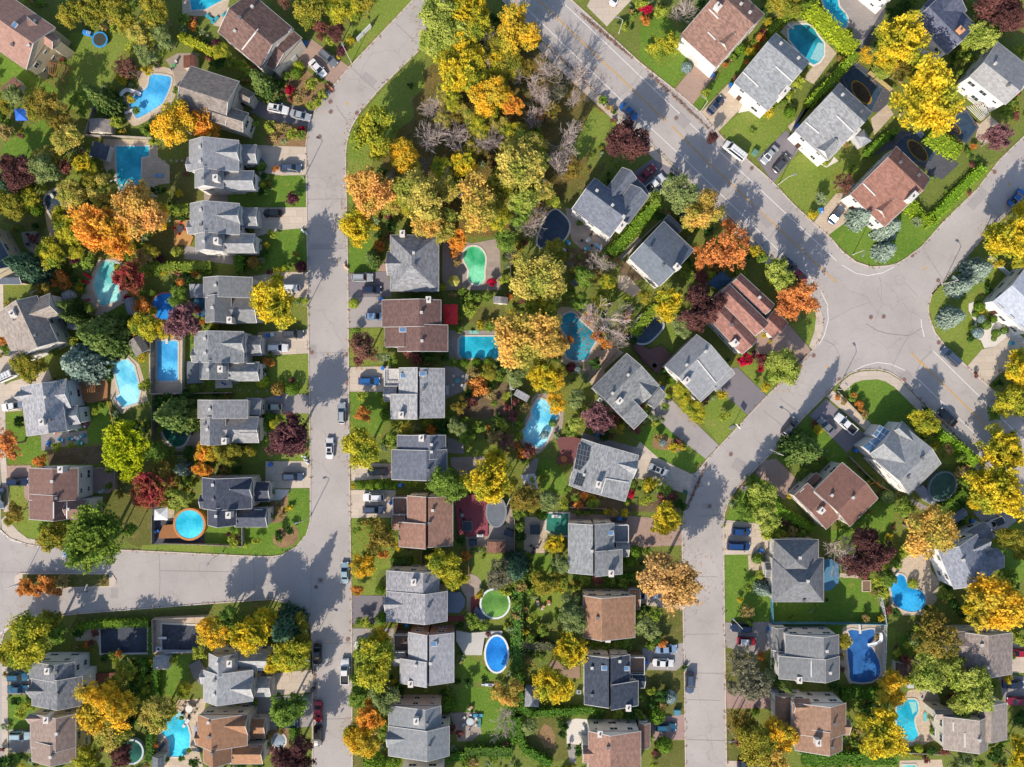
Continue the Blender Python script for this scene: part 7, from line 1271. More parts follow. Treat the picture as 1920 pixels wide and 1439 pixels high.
for t, pts, hx, lk, h, lat in (
    ('a1', [(835, 960), (760, 1195)], '#b8b0a8', 'pale fence left of the pale shed', 1.6, 0), ('a1', [(760, 1212), (1130, 1225), (1485, 1245)], '#c0b4a8', 'pale fence above the L shaped pool', 1.6, 0), ('d2', [(735, 580), (737, 790)], '#94969a', 'grey fence right of the small lawn on the slate corner house', 1.7, 0), ('d2', [(735, 793), (340, 775), (0, 768)], '#9c9488', 'long low fence above the side street', 1.7, 0),
    ('d1', [(1362, 520), (1362, 772)], '#8a8684', 'grey fence left of the wooden tub pool', 1.8, 0), ('c1', [(1350, 250), (1352, 800)], '#8a847c', 'wooden fence left of the long blue pool', 2.2, 0), ('c1', [(1365, 830), (1362, 1230)], '#8a8076', 'wooden fence left of the dark green pool', 2.2, 0), ('c1', [(1640, 275), (1632, 800)], '#d4ccc2', 'white fence right of the long blue pool', 1.6, 0), ('c1', [(965, 880), (1000, 1020), (1025, 1150)], '#d8b050', 'yellow wooden fence below the brown deck', 1.5, 1),
    ('c1', [(1360, 812), (1640, 808)], '#c8beb2', 'pale fence below the long blue pool', 1.6, 0), ('e5', [(808, -150), (812, 0), (818, 140)], '#5c9ab4', 'teal painted fence at the left of the big lawn', 1.6, 0), ('e5', [(820, 148), (1300, 150), (1835, 158)], '#5c9ab4', 'long teal painted fence above the blue tarp', 1.6, 0), ('e5', [(1838, 165), (1835, 400), (1825, 590)], '#e4e6e6', 'white lattice fence right of the blue tarp', 1.7, 1), ('e5', [(1780, -150), (1815, 0), (1838, 150)], '#dfe4ea', 'white lattice fence right of the big lawn', 1.7, 1),
    ('c3', [(1478, 770), (1485, 930), (1492, 1100)], '#8c8884', 'grey fence left of the sky blue pool', 1.8, 0), ('b4', [(810, 925), (980, 750), (1150, 590)], '#c8c4bc', 'pale fence along the slate woodland house', 1.5, 0), ('d6', [(540, 232), (590, 215), (650, 270)], '#d88a40', 'orange wooden fence beside the round sage bush', 1.7, 0), ('d4', [(550, 440), (900, 455)], '#a89888', 'brown fence below the solar panel house garden', 1.5, 0), ('c2', [(200, 808), (420, 803), (645, 800)], '#b4aaa0', 'pale fence between the two grey houses', 1.5, 0),
    ('c2', [(60, 1365), (350, 1365)], '#a8a29c', 'grey fence below the dark green pool', 1.5, 0), ('d3', [(672, 860), (672, 1000)], '#9c7464', 'brown fence beside the green round pool house', 1.6, 0), ('d3', [(680, 857), (790, 857)], '#9c7464', 'short brown fence below the red deck house', 1.6, 0), ('d3', [(1096, 870), (1100, 1060)], '#a88878', 'brown fence left of the bright lawn', 1.6, 0), ('d3', [(1510, 430), (1510, 640), (1510, 840)], '#a09488', 'weathered fence right of the oval charcoal pool', 1.7, 0),
    ('b6', [(1635, 905), (1720, 1000), (1805, 1075)], '#c4d0dc', 'pale fence by the pale roofed house', 1.8, 0), ('c4', [(500, 700), (560, 640), (760, 405)], '#c8b498', 'tan fence beside the sandy terrace', 1.5, 0), ('c5', [(1640, 1040), (1400, 790)], '#b8a898', 'low fence along the concrete walk of the conservatory house', .8, 0), ('d5', [(1510, -10), (1720, 200), (1919, 330)], '#b0a8a0', 'fence along the conservatory house walk', 1.4, 0), ('b1', [(270, 1250), (440, 1150)], '#c4ccd4', 'pale fence right of the slate left edge house', 1.5, 0),
    ('e6', [(820, 1310), (1190, 1330)], '#a89c8c', 'fence below the teal kidney pool', 1.5, 0), ('d3', [(1440, 430), (1470, 360)], '#e8e4e0', 'short white fence behind the oval charcoal pool', 1.6, 0), ('b3', [(1475, 1010), (1478, 1240)], '#6c665e', 'dark fence right of the emerald pool', 1.6, 0), ('c3', [(845, -30), (848, 190)], '#b8a098', 'fence right of the red canopy house', 1.6, 0), ('d1', [(830, 90), (1030, 85), (1025, 280)], '#a8988c', 'fence round the pink paved patio', 1.6, 0), ('e1', [(1365, 120), (1370, 420)], '#b4a49c', 'wooden fence between the two black covered pools', 1.8, 0), ('e1', [(1370, 110), (1840, 90)], '#c8b4a0', 'wooden fence above the black covered pool', 1.8, 0), ('e1', [(1480, 415), (1740, 400)], '#c8d0dc', 'white fence below the black covered pool', 1.5, 0),
    ('c4', [(845, 285), (920, 420), (1090, 600)], '#7c5c58', 'dark fence left of the maroon brown deck', 1.6, 0), ('d5', [(1650, 815), (1760, 725)], '#b8884c', 'tan wooden fence right of the big purple tree', 1.2, 0), ('a5', [(540, 640), (740, 800)], '#b8a470', 'tan fence beside the tall yellow tree', 1.5, 0)):
    fence(t, pts, hx, lk, h, lattice=bool(lat))
# wooden pergolas
for t, q, lk in (('c1', [(700, 665), (855, 640), (855, 790), (730, 810)], 'brown wooden pergola on the deck'), ('a1', [(440, 560), (620, 600), (560, 720), (440, 660)], 'brown wooden pergola at the pink roofed house'), ('a5', [(1400, 960), (1560, 930), (1600, 1040), (1530, 1090)], 'white railed balcony deck with brown floor')):
    P = [G(t, x, y, 2.4) for x, y in q]; c = sum(P, Vector((0, 0))) / 4; root = empty('pergola', (c.x, c.y, 0)); m = MB()
    for i in range(9): a, b = P[0].lerp(P[1], i / 8) - c, P[3].lerp(P[2], i / 8) - c; m.bar((*a, 2.5), (*b, 2.5), .06, .06, 4)
    link('rafters', m.mesh('pergola_rafters'), plain('#b07c50' if 'white' not in lk else '#e8e4de', .8), root); m = MB()
    for a, b in ((0, 1), (3, 2)): m.bar((*(P[a] - c), 2.4), (*(P[b] - c), 2.4), .09, .09, 4)
    link('beam', m.mesh('pergola_beams'), plain('#a06c44', .8), root); pm = MB(); pm.box(0, 0, 1.2, .14, .14, 2.4); pm = pm.mesh('pergola_post')
    for p in P: link('leg', pm, plain('#a06c44', .8), root, (p.x - c.x, p.y - c.y, 0))
    xs = [px(t, *v) for v in q]; thing(root, lk, 'pergola', (sum(p[0] for p in xs) / 4, sum(p[1] for p in xs) / 4))

# ================================================================ cars
for a in (
    ('a2', 935, 610, 47, 'sedan', 'white', 'white sedan on the paver driveway, nearer the garden'), ('a2', 1030, 520, 42, 'suv', 'grey', 'grey car beside the white sedan on the paver driveway'), ('a2', 580, 975, 12, 'suv', 'white', 'white car with dark sunroof in front of the taupe gable house', 1), ('a2', 780, 1035, 14, 'sedan', 'silver', 'silver sedan behind the white car near the street bend'),
    ('b2', 1175, 118, 0, 'wagon', 'slate', 'slate blue wagon on the pale driveway'), ('b2', 1010, 525, 180, 'hatch', 'black', 'black hatchback with red tail lights on a pale driveway'), ('b2', 1155, 1200, 180, 'van', 'white', 'white minivan above the bright yellow street tree'), ('c2', 1055, 395, 0, 'suv', 'white', 'white car in front of the long blue pool house'), ('c2', 1195, 272, 0, 'suv', 'darkgrey', 'dark grey car half under the yellow street tree'),
    ('c2', 1012, 928, 180, 'hatch', 'beige', 'pale green hatchback in the shaded driveway'), ('c2', 1632, 985, -90, 'wagon', 'silver', 'silver wagon parked at the right kerb of the long street'), ('c2', 1523, 1300, -90, 'sedan', 'white', 'white sedan driving along the long street', 1), ('d2', 1195, 165, 0, 'suv', 'slate', 'steel blue car on the slate corner house driveway'), ('d2', 1660, 1030, -90, 'sedan', 'iceblue', 'ice blue sedan parked right of the T junction'),
    ('d3', 280, 120, 180, 'sedan', 'black', 'black sedan in front of the slate mid street house'), ('d3', 240, 350, 180, 'suv', 'white', 'white car beside the slate car at the red deck house'), ('d3', 240, 463, 0, 'wagon', 'slate', 'slate car beside the white car at the red deck house'), ('b3', 140, 1105, 0, 'suv', 'silver', 'silver car on the dark asphalt driveway'), ('b3', 225, 1215, 0, 'hatch', 'navy', 'navy hatchback on the dark asphalt driveway'),
    ('c3', 250, 110, 0, 'hatch', 'lightblue', 'pale blue car partly under the brown roof edge'), ('c3', 200, 695, 0, 'wagon', 'blue', 'bright blue car on the pale driveway'), ('e2', 1412, 430, 90, 'sedan', 'black', 'black sedan at the left kerb below the T junction'), ('e2', 1662, 580, -90, 'pickup', 'white', 'white pickup truck driving on the long street'), ('e2', 1420, 945, 90, 'sedan', 'red', 'red sedan parked on the lower long street'), ('e2', 1418, 1160, 90, 'suv', 'black', 'black car behind the red sedan on the lower long street'),
    ('e2', 1140, 1055, 0, 'sedan', 'slate', 'blue grey car under a round green tree'), ('e3', 165, 345, 0, 'sedan', 'white', 'white car hidden under the yellow green tree'), ('e1', 155, 630, 0, 'suv', 'tealblue', 'blue car, upper of the twin blue cars'), ('e1', 155, 740, 0, 'sedan', 'tealblue', 'blue car, lower of the twin blue cars'), ('e1', 175, 1160, 0, 'suv', 'iceblue', 'pale blue car in front of the taupe lower left house'),
    ('d1', 150, 210, 0, 'suv', 'navy', 'navy car in front of the brown white walled house'), ('d1', 650, 858, 180, 'sedan', 'lightblue', 'pale blue car beneath the large green drooping tree'), ('c1', 75, 640, -24, 'bigvan', 'white', 'long white van at the left edge'), ('c1', 100, 920, 170, 'sedan', 'white', 'white sedan in front of the pergola deck house'), ('a3', 1820, 1000, 43, 'sedan', 'blue', 'blue car on the boulevard beside the dark purple tree'),
    ('a3', 1720, -30, -50, 'sedan', 'white', 'white car cut off by the top edge'), ('a4', 685, 945, -48, 'sedan', 'navy', 'dark navy car in front of the octagon pool house'), ('a4', 855, 1360, 218, 'bigvan', 'white', 'white van with roof rack parked on the boulevard'), ('a4', 1170, 1390, 132, 'sedan', 'silver', 'silver sedan in front of the gazebo house'), ('b5', 890, 80, -48, 'suv', 'darkgrey', 'dark grey car in front of the gazebo house'),
    ('b5', 1390, 540, -52, 'sedan', 'slate', 'slate blue sedan in front of the red brown corner house'), ('b5', 1045, 1075, 47, 'sedan', 'wine', 'dark red car parked near the big junction'), ('b5', 965, 985, 43, 'hatch', 'navy', 'navy car parked behind the dark red car'), ('b4', 1025, 165, -42, 'sedan', 'wine', 'wine red car in front of the dark pond house'), ('b4', 1090, 265, -42, 'pickup', 'white', 'white pickup truck beside the wine red car'), ('b4', 1330, 590, -45, 'hatch', 'black', 'black car hidden beside the golden tree'),
    ('b6', 1860, 385, -50, 'sedan', 'blue', 'blue car at the right edge of the upper right street'), ('c5', 965, 1110, -52, 'suv', 'darkgrey', 'dark car parked on the curved street'), ('c5', 1470, 1080, 222, 'pickup', 'white', 'white pickup truck beside the concrete walk'), ('c5', 1300, 1105, 225, 'sedan', 'grey', 'grey covered car beside the white pickup truck'), ('c6', 1265, 475, 222, 'van', 'slate', 'blue grey minivan parked below the junction lawn'),
    ('c6', 1240, 1020, 222, 'sedan', 'black', 'black sedan on the shaded lower boulevard'), ('d5', 530, 660, 3, 'hatch', 'royal', 'royal blue hatchback above the navy van'), ('d5', 505, 790, 2, 'van', 'royal', 'royal blue minivan below the hatchback'), ('d4', 1370, 105, 22, 'sedan', 'silver', 'silver sedan in front of the solar panel house', 1), ('d4', 1270, 1235, 0, 'sedan', 'white', 'white car half under the tan brown oak'),
    ('e4', 1440, 380, -3, 'sedan', 'lightblue', 'light blue sedan beside the white sedan at the navy skylight house'), ('e4', 1410, 505, 3, 'sedan', 'white', 'white sedan below the light blue sedan'), ('e4', 1650, 685, 90, 'suv', 'slate', 'slate car driving on the lower curved street'), ('e4', 1430, 1085, 0, 'wagon', 'tealblue', 'teal blue car on the pink paved driveway'), ('e5', 530, 190, 183, 'suv', 'navy', 'dark navy car above the red car with white roof'),
    ('e5', 580, 310, 3, 'hatch', 'red', 'small red car with white roof', 0, 'white'), ('e5', 590, 1420, 0, 'sedan', 'black', 'black car at the bottom edge'), ('d6', 1670, 580, 158, 'hatch', 'white', 'white car with black roof by the kidney pool house', 0, 'black'), ('e6', 1900, 415, 0, 'sedan', 'red', 'bright red car at the right edge, above the navy car'), ('e6', 1830, 700, 0, 'sedan', 'navy', 'navy sedan at the right edge, between two red cars'), ('e6', 1870, 850, 180, 'sedan', 'wine', 'crimson car at the right edge, below the navy sedan'), ('d1', -5, 360, 90, 'sedan', 'slate', 'blue car just cut off by the left edge')):
    car(*a[:7], sun=len(a) > 7 and a[7] == 1, roofc=a[8] if len(a) > 8 else None)

# ================================================================ street furniture and small things
for a in (('b2', 1295, 215, 1215, 140), ('b6', 380, 900, 500, 860), ('b6', 1185, 1165, 1300, 1105), ('c5', 1395, 768, 1490, 740), ('b5', 860, 270, 965, 195), ('a3', 1730, 300, 1745, 165), ('d2', 1355, 520, 1275, 570), ('d2', 565, 845, 450, 920), ('d1', 900, 1122, 770, 1160), ('e5', 465, 115, 390, 40), ('e5', 410, 1085, 455, 1210), ('a4', 545, 1005, 595, 890), ('a2', 1245, 570, 1175, 430), ('e2', 1350, 370, 1290, 470), ('d1', 200, 1110, 170, 1130), ('c5', 820, 1340, 760, 1300), ('b2', 1330, 1370, 1250, 1340)):
    lamp(*a)
for t, x, y in (('a2', 825, 385), ('a4', 650, 670), ('a4', 820, 765), ('a4', 1425, 1135), ('b2', 905, 50), ('c2', 965, 285), ('c2', 1065, 835), ('d2', 990, 55), ('b3', 315, 1300), ('c3', 325, 580), ('d3', 480, 240), ('d3', 400, 400), ('d4', 1020, 540), ('d5', 705, 830), ('e5', 780, 200), ('e5', 820, 770), ('e3', 540, 160), ('e2', 820, 870), ('d6', 1455, 560), ('b5', 1545, 290), ('c4', 1165, 760), ('c4', 575, 1180), ('e4', 1255, 495), ('b4', 1120, 330), ('c6', 410, 1320)):
    bin_(t, x, y)
for t, x, y in (('d4', 965, 545), ('d4', 1065, 545), ('d3', 515, 235), ('a4', 668, 700), ('e2', 1370, 745)): bin_(t, x, y, '#3a3e44', 'dark grey')
for t, x, y in (('e5', 775, 250), ('b2', 940, 75), ('c2', 1010, 275)): bin_(t, x, y, '#e4e4e6', 'white')
bin_('d4', 1610, 305, '#2f6a4c', 'dark green'); bin_('c6', 1815, 355, '#2f9ab4', 'teal')
for t, x, y, hx, lk in (('a4', 1040, 1372, '#6c9484', 'green utility cabinet beside the white van'), ('e4', 1535, 950, '#4f94ac', 'teal utility cabinet beside the pink paved driveway'), ('e2', 1300, 830, '#94b8a4', 'pale green utility cabinet by the lower long street'), ('e6', 900, 705, '#d4d8dc', 'white utility cabinet above the teal kidney pool')):
    simple('utility_cabinet', lk, 'utility box', t, x, y, [('body', hx, [('b', 0, 0, .45, 1.2, 1.0, .9)]), ('lid', hx, [('b', 0, 0, .93, 1.3, 1.1, .08)])], 35 if t == 'a4' else 0, .9)
def bags(t, x, y, hx, lk, n=4):
    prims = []
    for i in range(n):
        a = prng.uniform(0, 6.28); prims.append(('c', .42 * i - .6 + prng.uniform(-.1, .1), prng.uniform(-.25, .25), 0, .5, .32, .2, 8))
    simple('leaf_bags', lk, 'bag pile', t, x, y, [('bags', hx, prims), ('tied_tops', hx, [('c', p[1], p[2], .48, .62, .09, .14, 6) for p in prims])], 55, .3, 'bags of leaves at the kerb')
bags('a2', 1045, 785, '#f0946c', 'orange leaf bags at the street bend kerb'); bags('b2', 1665, 1010, '#f0c8a8', 'orange and white leaf bags at the right kerb of the long street'); bags('b2', 1300, 690, '#eceef0', 'white bags at the kerb below the black hatchback'); bags('c2', 1300, 1385, '#eceef2', 'white bags at the kerb below the dark purple tree', 6)
simple('basketball_hoop', 'basketball hoop with white backboard at the curved street', 'basketball hoop', 'c4', 1790, 1110, [('pole', '#8a8c90', [('c', 0, 0, 0, 2.9, .06, .05, 6), ('b', 0, 0, .1, 1.1, .7, .2)]), ('backboard', '#f0f2f4', [('b', .5, 0, 3.3, .06, 1.4, .9)]), ('rim', '#e06030', [('c', .85, 0, 3.02, 3.06, .24, .24, 12)])], -40, .2)
simple('basketball_hoop', 'basketball hoop on the traffic island kerb', 'basketball hoop', 'd1', 770, 1180, [('pole', '#8a8c90', [('c', 0, 0, 0, 2.9, .06, .05, 6), ('b', 0, 0, .1, 1.1, .7, .2)]), ('backboard', '#d8e0e4', [('b', .5, 0, 3.3, .06, 1.4, .9)]), ('rim', '#e06030', [('c', .85, 0, 3.02, 3.06, .24, .24, 12)])], 90, .2)
simple('basketball_hoop', 'basketball hoop beside the lime green trees on the curved street', 'basketball hoop', 'd5', 545, 265, [('pole', '#8a8c90', [('c', 0, 0, 0, 2.9, .06, .05, 6), ('b', 0, 0, .1, 1.1, .7, .2)]), ('backboard', '#f0f2f4', [('b', .5, 0, 3.3, .06, 1.4, .9)]), ('rim', '#e06030', [('c', .85, 0, 3.02, 3.06, .24, .24, 12)])], 200, .2)
simple('garden_sign', 'long white signboard on posts beside the street bend', 'sign', 'a2', 1355, 295, [('board', '#f2f2f4', [('b', 0, 0, 1.5, 4.3, .12, 1.6)]), ('leg', '#d8d8d8', [('c', -1.8, 0, 0, .9, .07, .07, 6)]), ('leg', '#d8d8d8', [('c', 1.8, 0, 0, .9, .07, .07, 6)])], -46, 1.5)
simple('kayak', 'white kayak lying behind the oval pool house', 'kayak', 'e3', 1295, 700, [('hull', '#dfe6f2', [('b', 0, 0, .2, 2.6, .6, .3, 0, .85), ('b', 1.6, 0, .22, .8, .35, .22, 0, .7), ('b', -1.6, 0, .22, .8, .35, .22, 0, .7)]), ('seat', '#33384a', [('b', -.1, 0, .36, .8, .3, .05)])], 2, .3)
simple('paddle_boat', 'blue and white paddle board on the white terrace of the long blue pool house', 'paddle board', 'c2', 572, 718, [('board', '#2f6cb8', [('b', 0, 0, .35, 1.2, .4, .12, 0, .9)])], 30, .4)
slabs('timber_deck', 'c2', [(495, 685), (650, 685), (652, 755), (498, 760)], '#e8e4e0', 'white terrace below the long blue pool house', 'deck', .3)
table_set('c3', 1000, 692, 'round teal patio table with white chairs', '#4fb0b4', '#d8dce0', .55); table_set('e3', 1110, 1030, 'long white patio table on the taupe patio', '#c8d4d8', '#d8dce0', .8, 6, 1.5); table_set('e1', 1700, 915, 'white patio table beside the turquoise pool', '#e8e0d8', '#3a3d44', .8, 6, 1.4)
table_set('b2', 180, 668, 'dark patio table on the orange wooden deck', '#4a4a50', '#c8323a', .75, 4, 1.1); table_set('c4', 1090, 555, 'bright blue patio table on the maroon brown deck', '#2aa8d8', '#2aa8d8', .5, 4, .9); table_set('b1', 290, 765, 'dark patio table beside the slate left edge house', '#4a4a50', '#3a3d44', .8); table_set('c4', 275, 1395, 'orange wooden table on the maroon deck', '#c9773a', '#c9773a', .7, 5, 1.2); table_set('b4', 495, 770, 'grey patio table below the dark pond house', '#a8b0b8', '#3a3d44', .6, 3); table_set('a1', 1560, 590, 'green patio table above the kidney pool', '#58b06c', '#d8dce0', .4, 2, .9)
table_set('d4', 245, 810, 'small dark table below the navy hot tub', '#3a3d44', '#3a3d44', .35, 3, .8); table_set('e6', 1010, 760, 'pale patio table above the teal kidney pool', '#b8b0a8', '#d8dce0', .5, 3, 1.0); table_set('d3', 1040, 510, 'small grey table on the red deck', '#98989c', '#3a3d44', .4, 2, .8)
for a in (('a2', 120, 120, -35, '#3fb0c0', 'turquoise'), ('a2', 15, 180, -50, '#3fb0c0', 'turquoise'), ('a1', 1890, 165, 35, '#3fb0c0', 'turquoise'), ('b1', 790, 1095, 35, '#d8242c', 'red'), ('b1', 765, 1145, 10, '#d8242c', 'red'), ('b1', 770, 1315, -20, '#b8606a', 'dusty pink'), ('b1', 1430, 190, 0, '#7fb0d4', 'pale blue'), ('e6', 1030, 990, 90, '#6fd0d8', 'pale aqua'), ('e1', 1455, 1250, -50, '#3c5068', 'dark blue'), ('e1', 1775, 1285, 10, '#33445c', 'navy'), ('e3', 1195, 1040, 90, '#2f8a84', 'teal'), ('e3', 1185, 975, 0, '#3aa0c8', 'bright blue'), ('e2', 320, 1110, 90, '#a0a4b8', 'lilac grey'), ('c3', 905, 780, 90, '#d8dcde', 'white'), ('e2', 235, 1040, -55, '#dfdfe2', 'white'), ('d4', 1510 - 1510 + 450, 520, 0, '#eef0f0', 'white'), ('c3', 1150, 255, 0, '#8fd4c4', 'mint'), ('b4', 590, 830, 40, '#8cc0e8', 'pale blue'), ('e4', 700, 1110, 60, '#ecebe6', 'white')):
    lounger(*a)
for t, x, y, hx, lk in (('c1', 430, 1260, '#2f8ad8', 'blue plastic toy car'), ('c1', 545, 1225, '#3aa8dc', 'blue plastic ride on toy'), ('c1', 635, 1215, '#2f9ab8', 'teal plastic toy'), ('c1', 690, 1210, '#e8e8ec', 'white plastic toy slide'), ('c1', 720, 1250, '#28b094', 'green plastic sandbox'), ('c1', 740, 1188, '#3fa4b8', 'small teal play table'), ('c1', 690, 1120, '#9ad86c', 'lime green toy wagon'), ('c1', 770, 1092, '#8c3a7c', 'purple toy box'), ('c1', 500, 1150, '#d8604c', 'red toy tricycle'), ('c1', 600, 1140, '#d8d0c4', 'beige toy kitchen'), ('b4', 480, 845, '#28b4cc', 'turquoise paddling pool'), ('e1', 1110, 500, '#3a6ad8', 'blue and pink toy pile'), ('d3', 1720, 1298, '#c8a894', 'tan wooden crate'), ('d3', 1820, 1295, '#c87a54', 'orange wooden crate'), ('d3', 1765, 1340, '#c8a088', 'small tan wooden crate'), ('e3', 1115, 905, '#c89a7c', 'tan garden toy'), ('b4', 280, 862, '#e4e8ea', 'small white bucket'), ('d1', 910, 295, '#b8c8cc', 'pale covered barbecue'), ('b5', 1250, 500, '#2f8ae0', 'blue plastic playset'), ('b4', 315, 790, '#28b0d0', 'small turquoise toy'), ('d1', 1410, 655, '#3a8ad8', 'round blue toy pool'), ('d1', 1522, 695, '#8a98a4', 'grey chest')):
    simple('garden_toy' if 'crate' not in lk else 'wooden_crate', lk, 'toy' if 'crate' not in lk else 'crate', t, x, y, [('body', hx, [('b', 0, 0, .25, 1.3, .75, .4, 0, .85), ('b', -.35, 0, .55, .45, .6, .25, 0, .7)]), ('trim', '#e8e8ea', [('b', .4, 0, .47, .3, .5, .06)])], prng.uniform(0, 180), .4)
simple('raised_bed', 'wooden framed raised soil bed on the big lawn', 'raised bed', 'd5', 1652, 1147, [('frame', '#dcc8b0', [('b', 0, 1.15, .15, 1.9, .16, .3), ('b', 0, -1.15, .15, 1.9, .16, .3), ('b', .9, 0, .15, .16, 2.1, .3), ('b', -.9, 0, .15, .16, 2.1, .3)]), ('soil', '#8a705c', [('b', 0, 0, .1, 1.7, 2.1, .2)])], 0, .2)
simple('heat_pump', 'white heat pump beside the oval pool house', 'heat pump', 'e3', 822, 822, [('body', '#e4e6ea', [('b', 0, 0, .4, .9, .7, .8)]), ('fan', '#6c7078', [('c', 0, 0, .8, .84, .26, .26, 12)])], 0, .8)
simple('heat_pump', 'white heat pump beside the black covered pool', 'heat pump', 'e1', 1425, 378, [('body', '#e4e6ea', [('b', 0, 0, .4, 1.2, .9, .8)]), ('fan', '#3c4454', [('c', 0, 0, .8, .84, .3, .3, 12)])], 0, .8)
simple('heat_pump', 'pale heat pump left of the navy skylight house', 'heat pump', 'e4', 650, 765, [('body', '#b8c0c4', [('b', 0, 0, .4, .9, .8, .8)]), ('fan', '#4c545c', [('c', 0, 0, .8, .84, .28, .28, 12)])], 0, .8)
simple('heat_pump', 'pale heat pump left of the stone terrace house', 'heat pump', 'c4', 600, 868, [('body', '#e0e4e6', [('b', 0, 0, .4, 1.0, .8, .8)]), ('fan', '#4c545c', [('c', 0, 0, .8, .84, .28, .28, 12)])], 40, .8)
mm_, mr_ = MB(), MB(); mm_.cyl(0, 0, 0, .025, .36, .36, 14); mr_.cyl(0, 0, 0, .02, .46, .46, 14); mm_, mr_ = mm_.mesh('manhole_cover'), mr_.mesh('manhole_frame')
for t, x, y in (('a2', 1052, 920), ('a2', 1055, 1010), ('a2', 1290, 1020), ('a2', 955, 1235), ('a2', 1075, 820), ('c2', 1368, 440), ('c2', 1680, 460), ('c6', 540, 122), ('c6', 655, 117), ('c6', 840, 683), ('c6', 1150, 350), ('c6', 25, 467), ('c6', 255, 683), ('b6', 912, 910), ('b6', 1145, 1135), ('b6', 1652, 160), ('b5', 620, 125), ('a4', 325, 1065), ('e2', 1690, 290), ('d2', 1405, 1155), ('d1', 395, 805), ('c4', 1775, 1355), ('d4', 1825, 430), ('d2', 1445, 1095), ('c2', 1685, 715)):
    g = G(t, x, y); root = empty('manhole_cover', (g.x, g.y, .09)); link('frame', mr_, plain('#a08880', .8), root); link('lid', mm_, plain('#8a6a60', .7), root, (0, 0, .004)); thing(root, 'round rusty manhole cover', 'manhole cover', px(t, x, y), 'manhole covers')
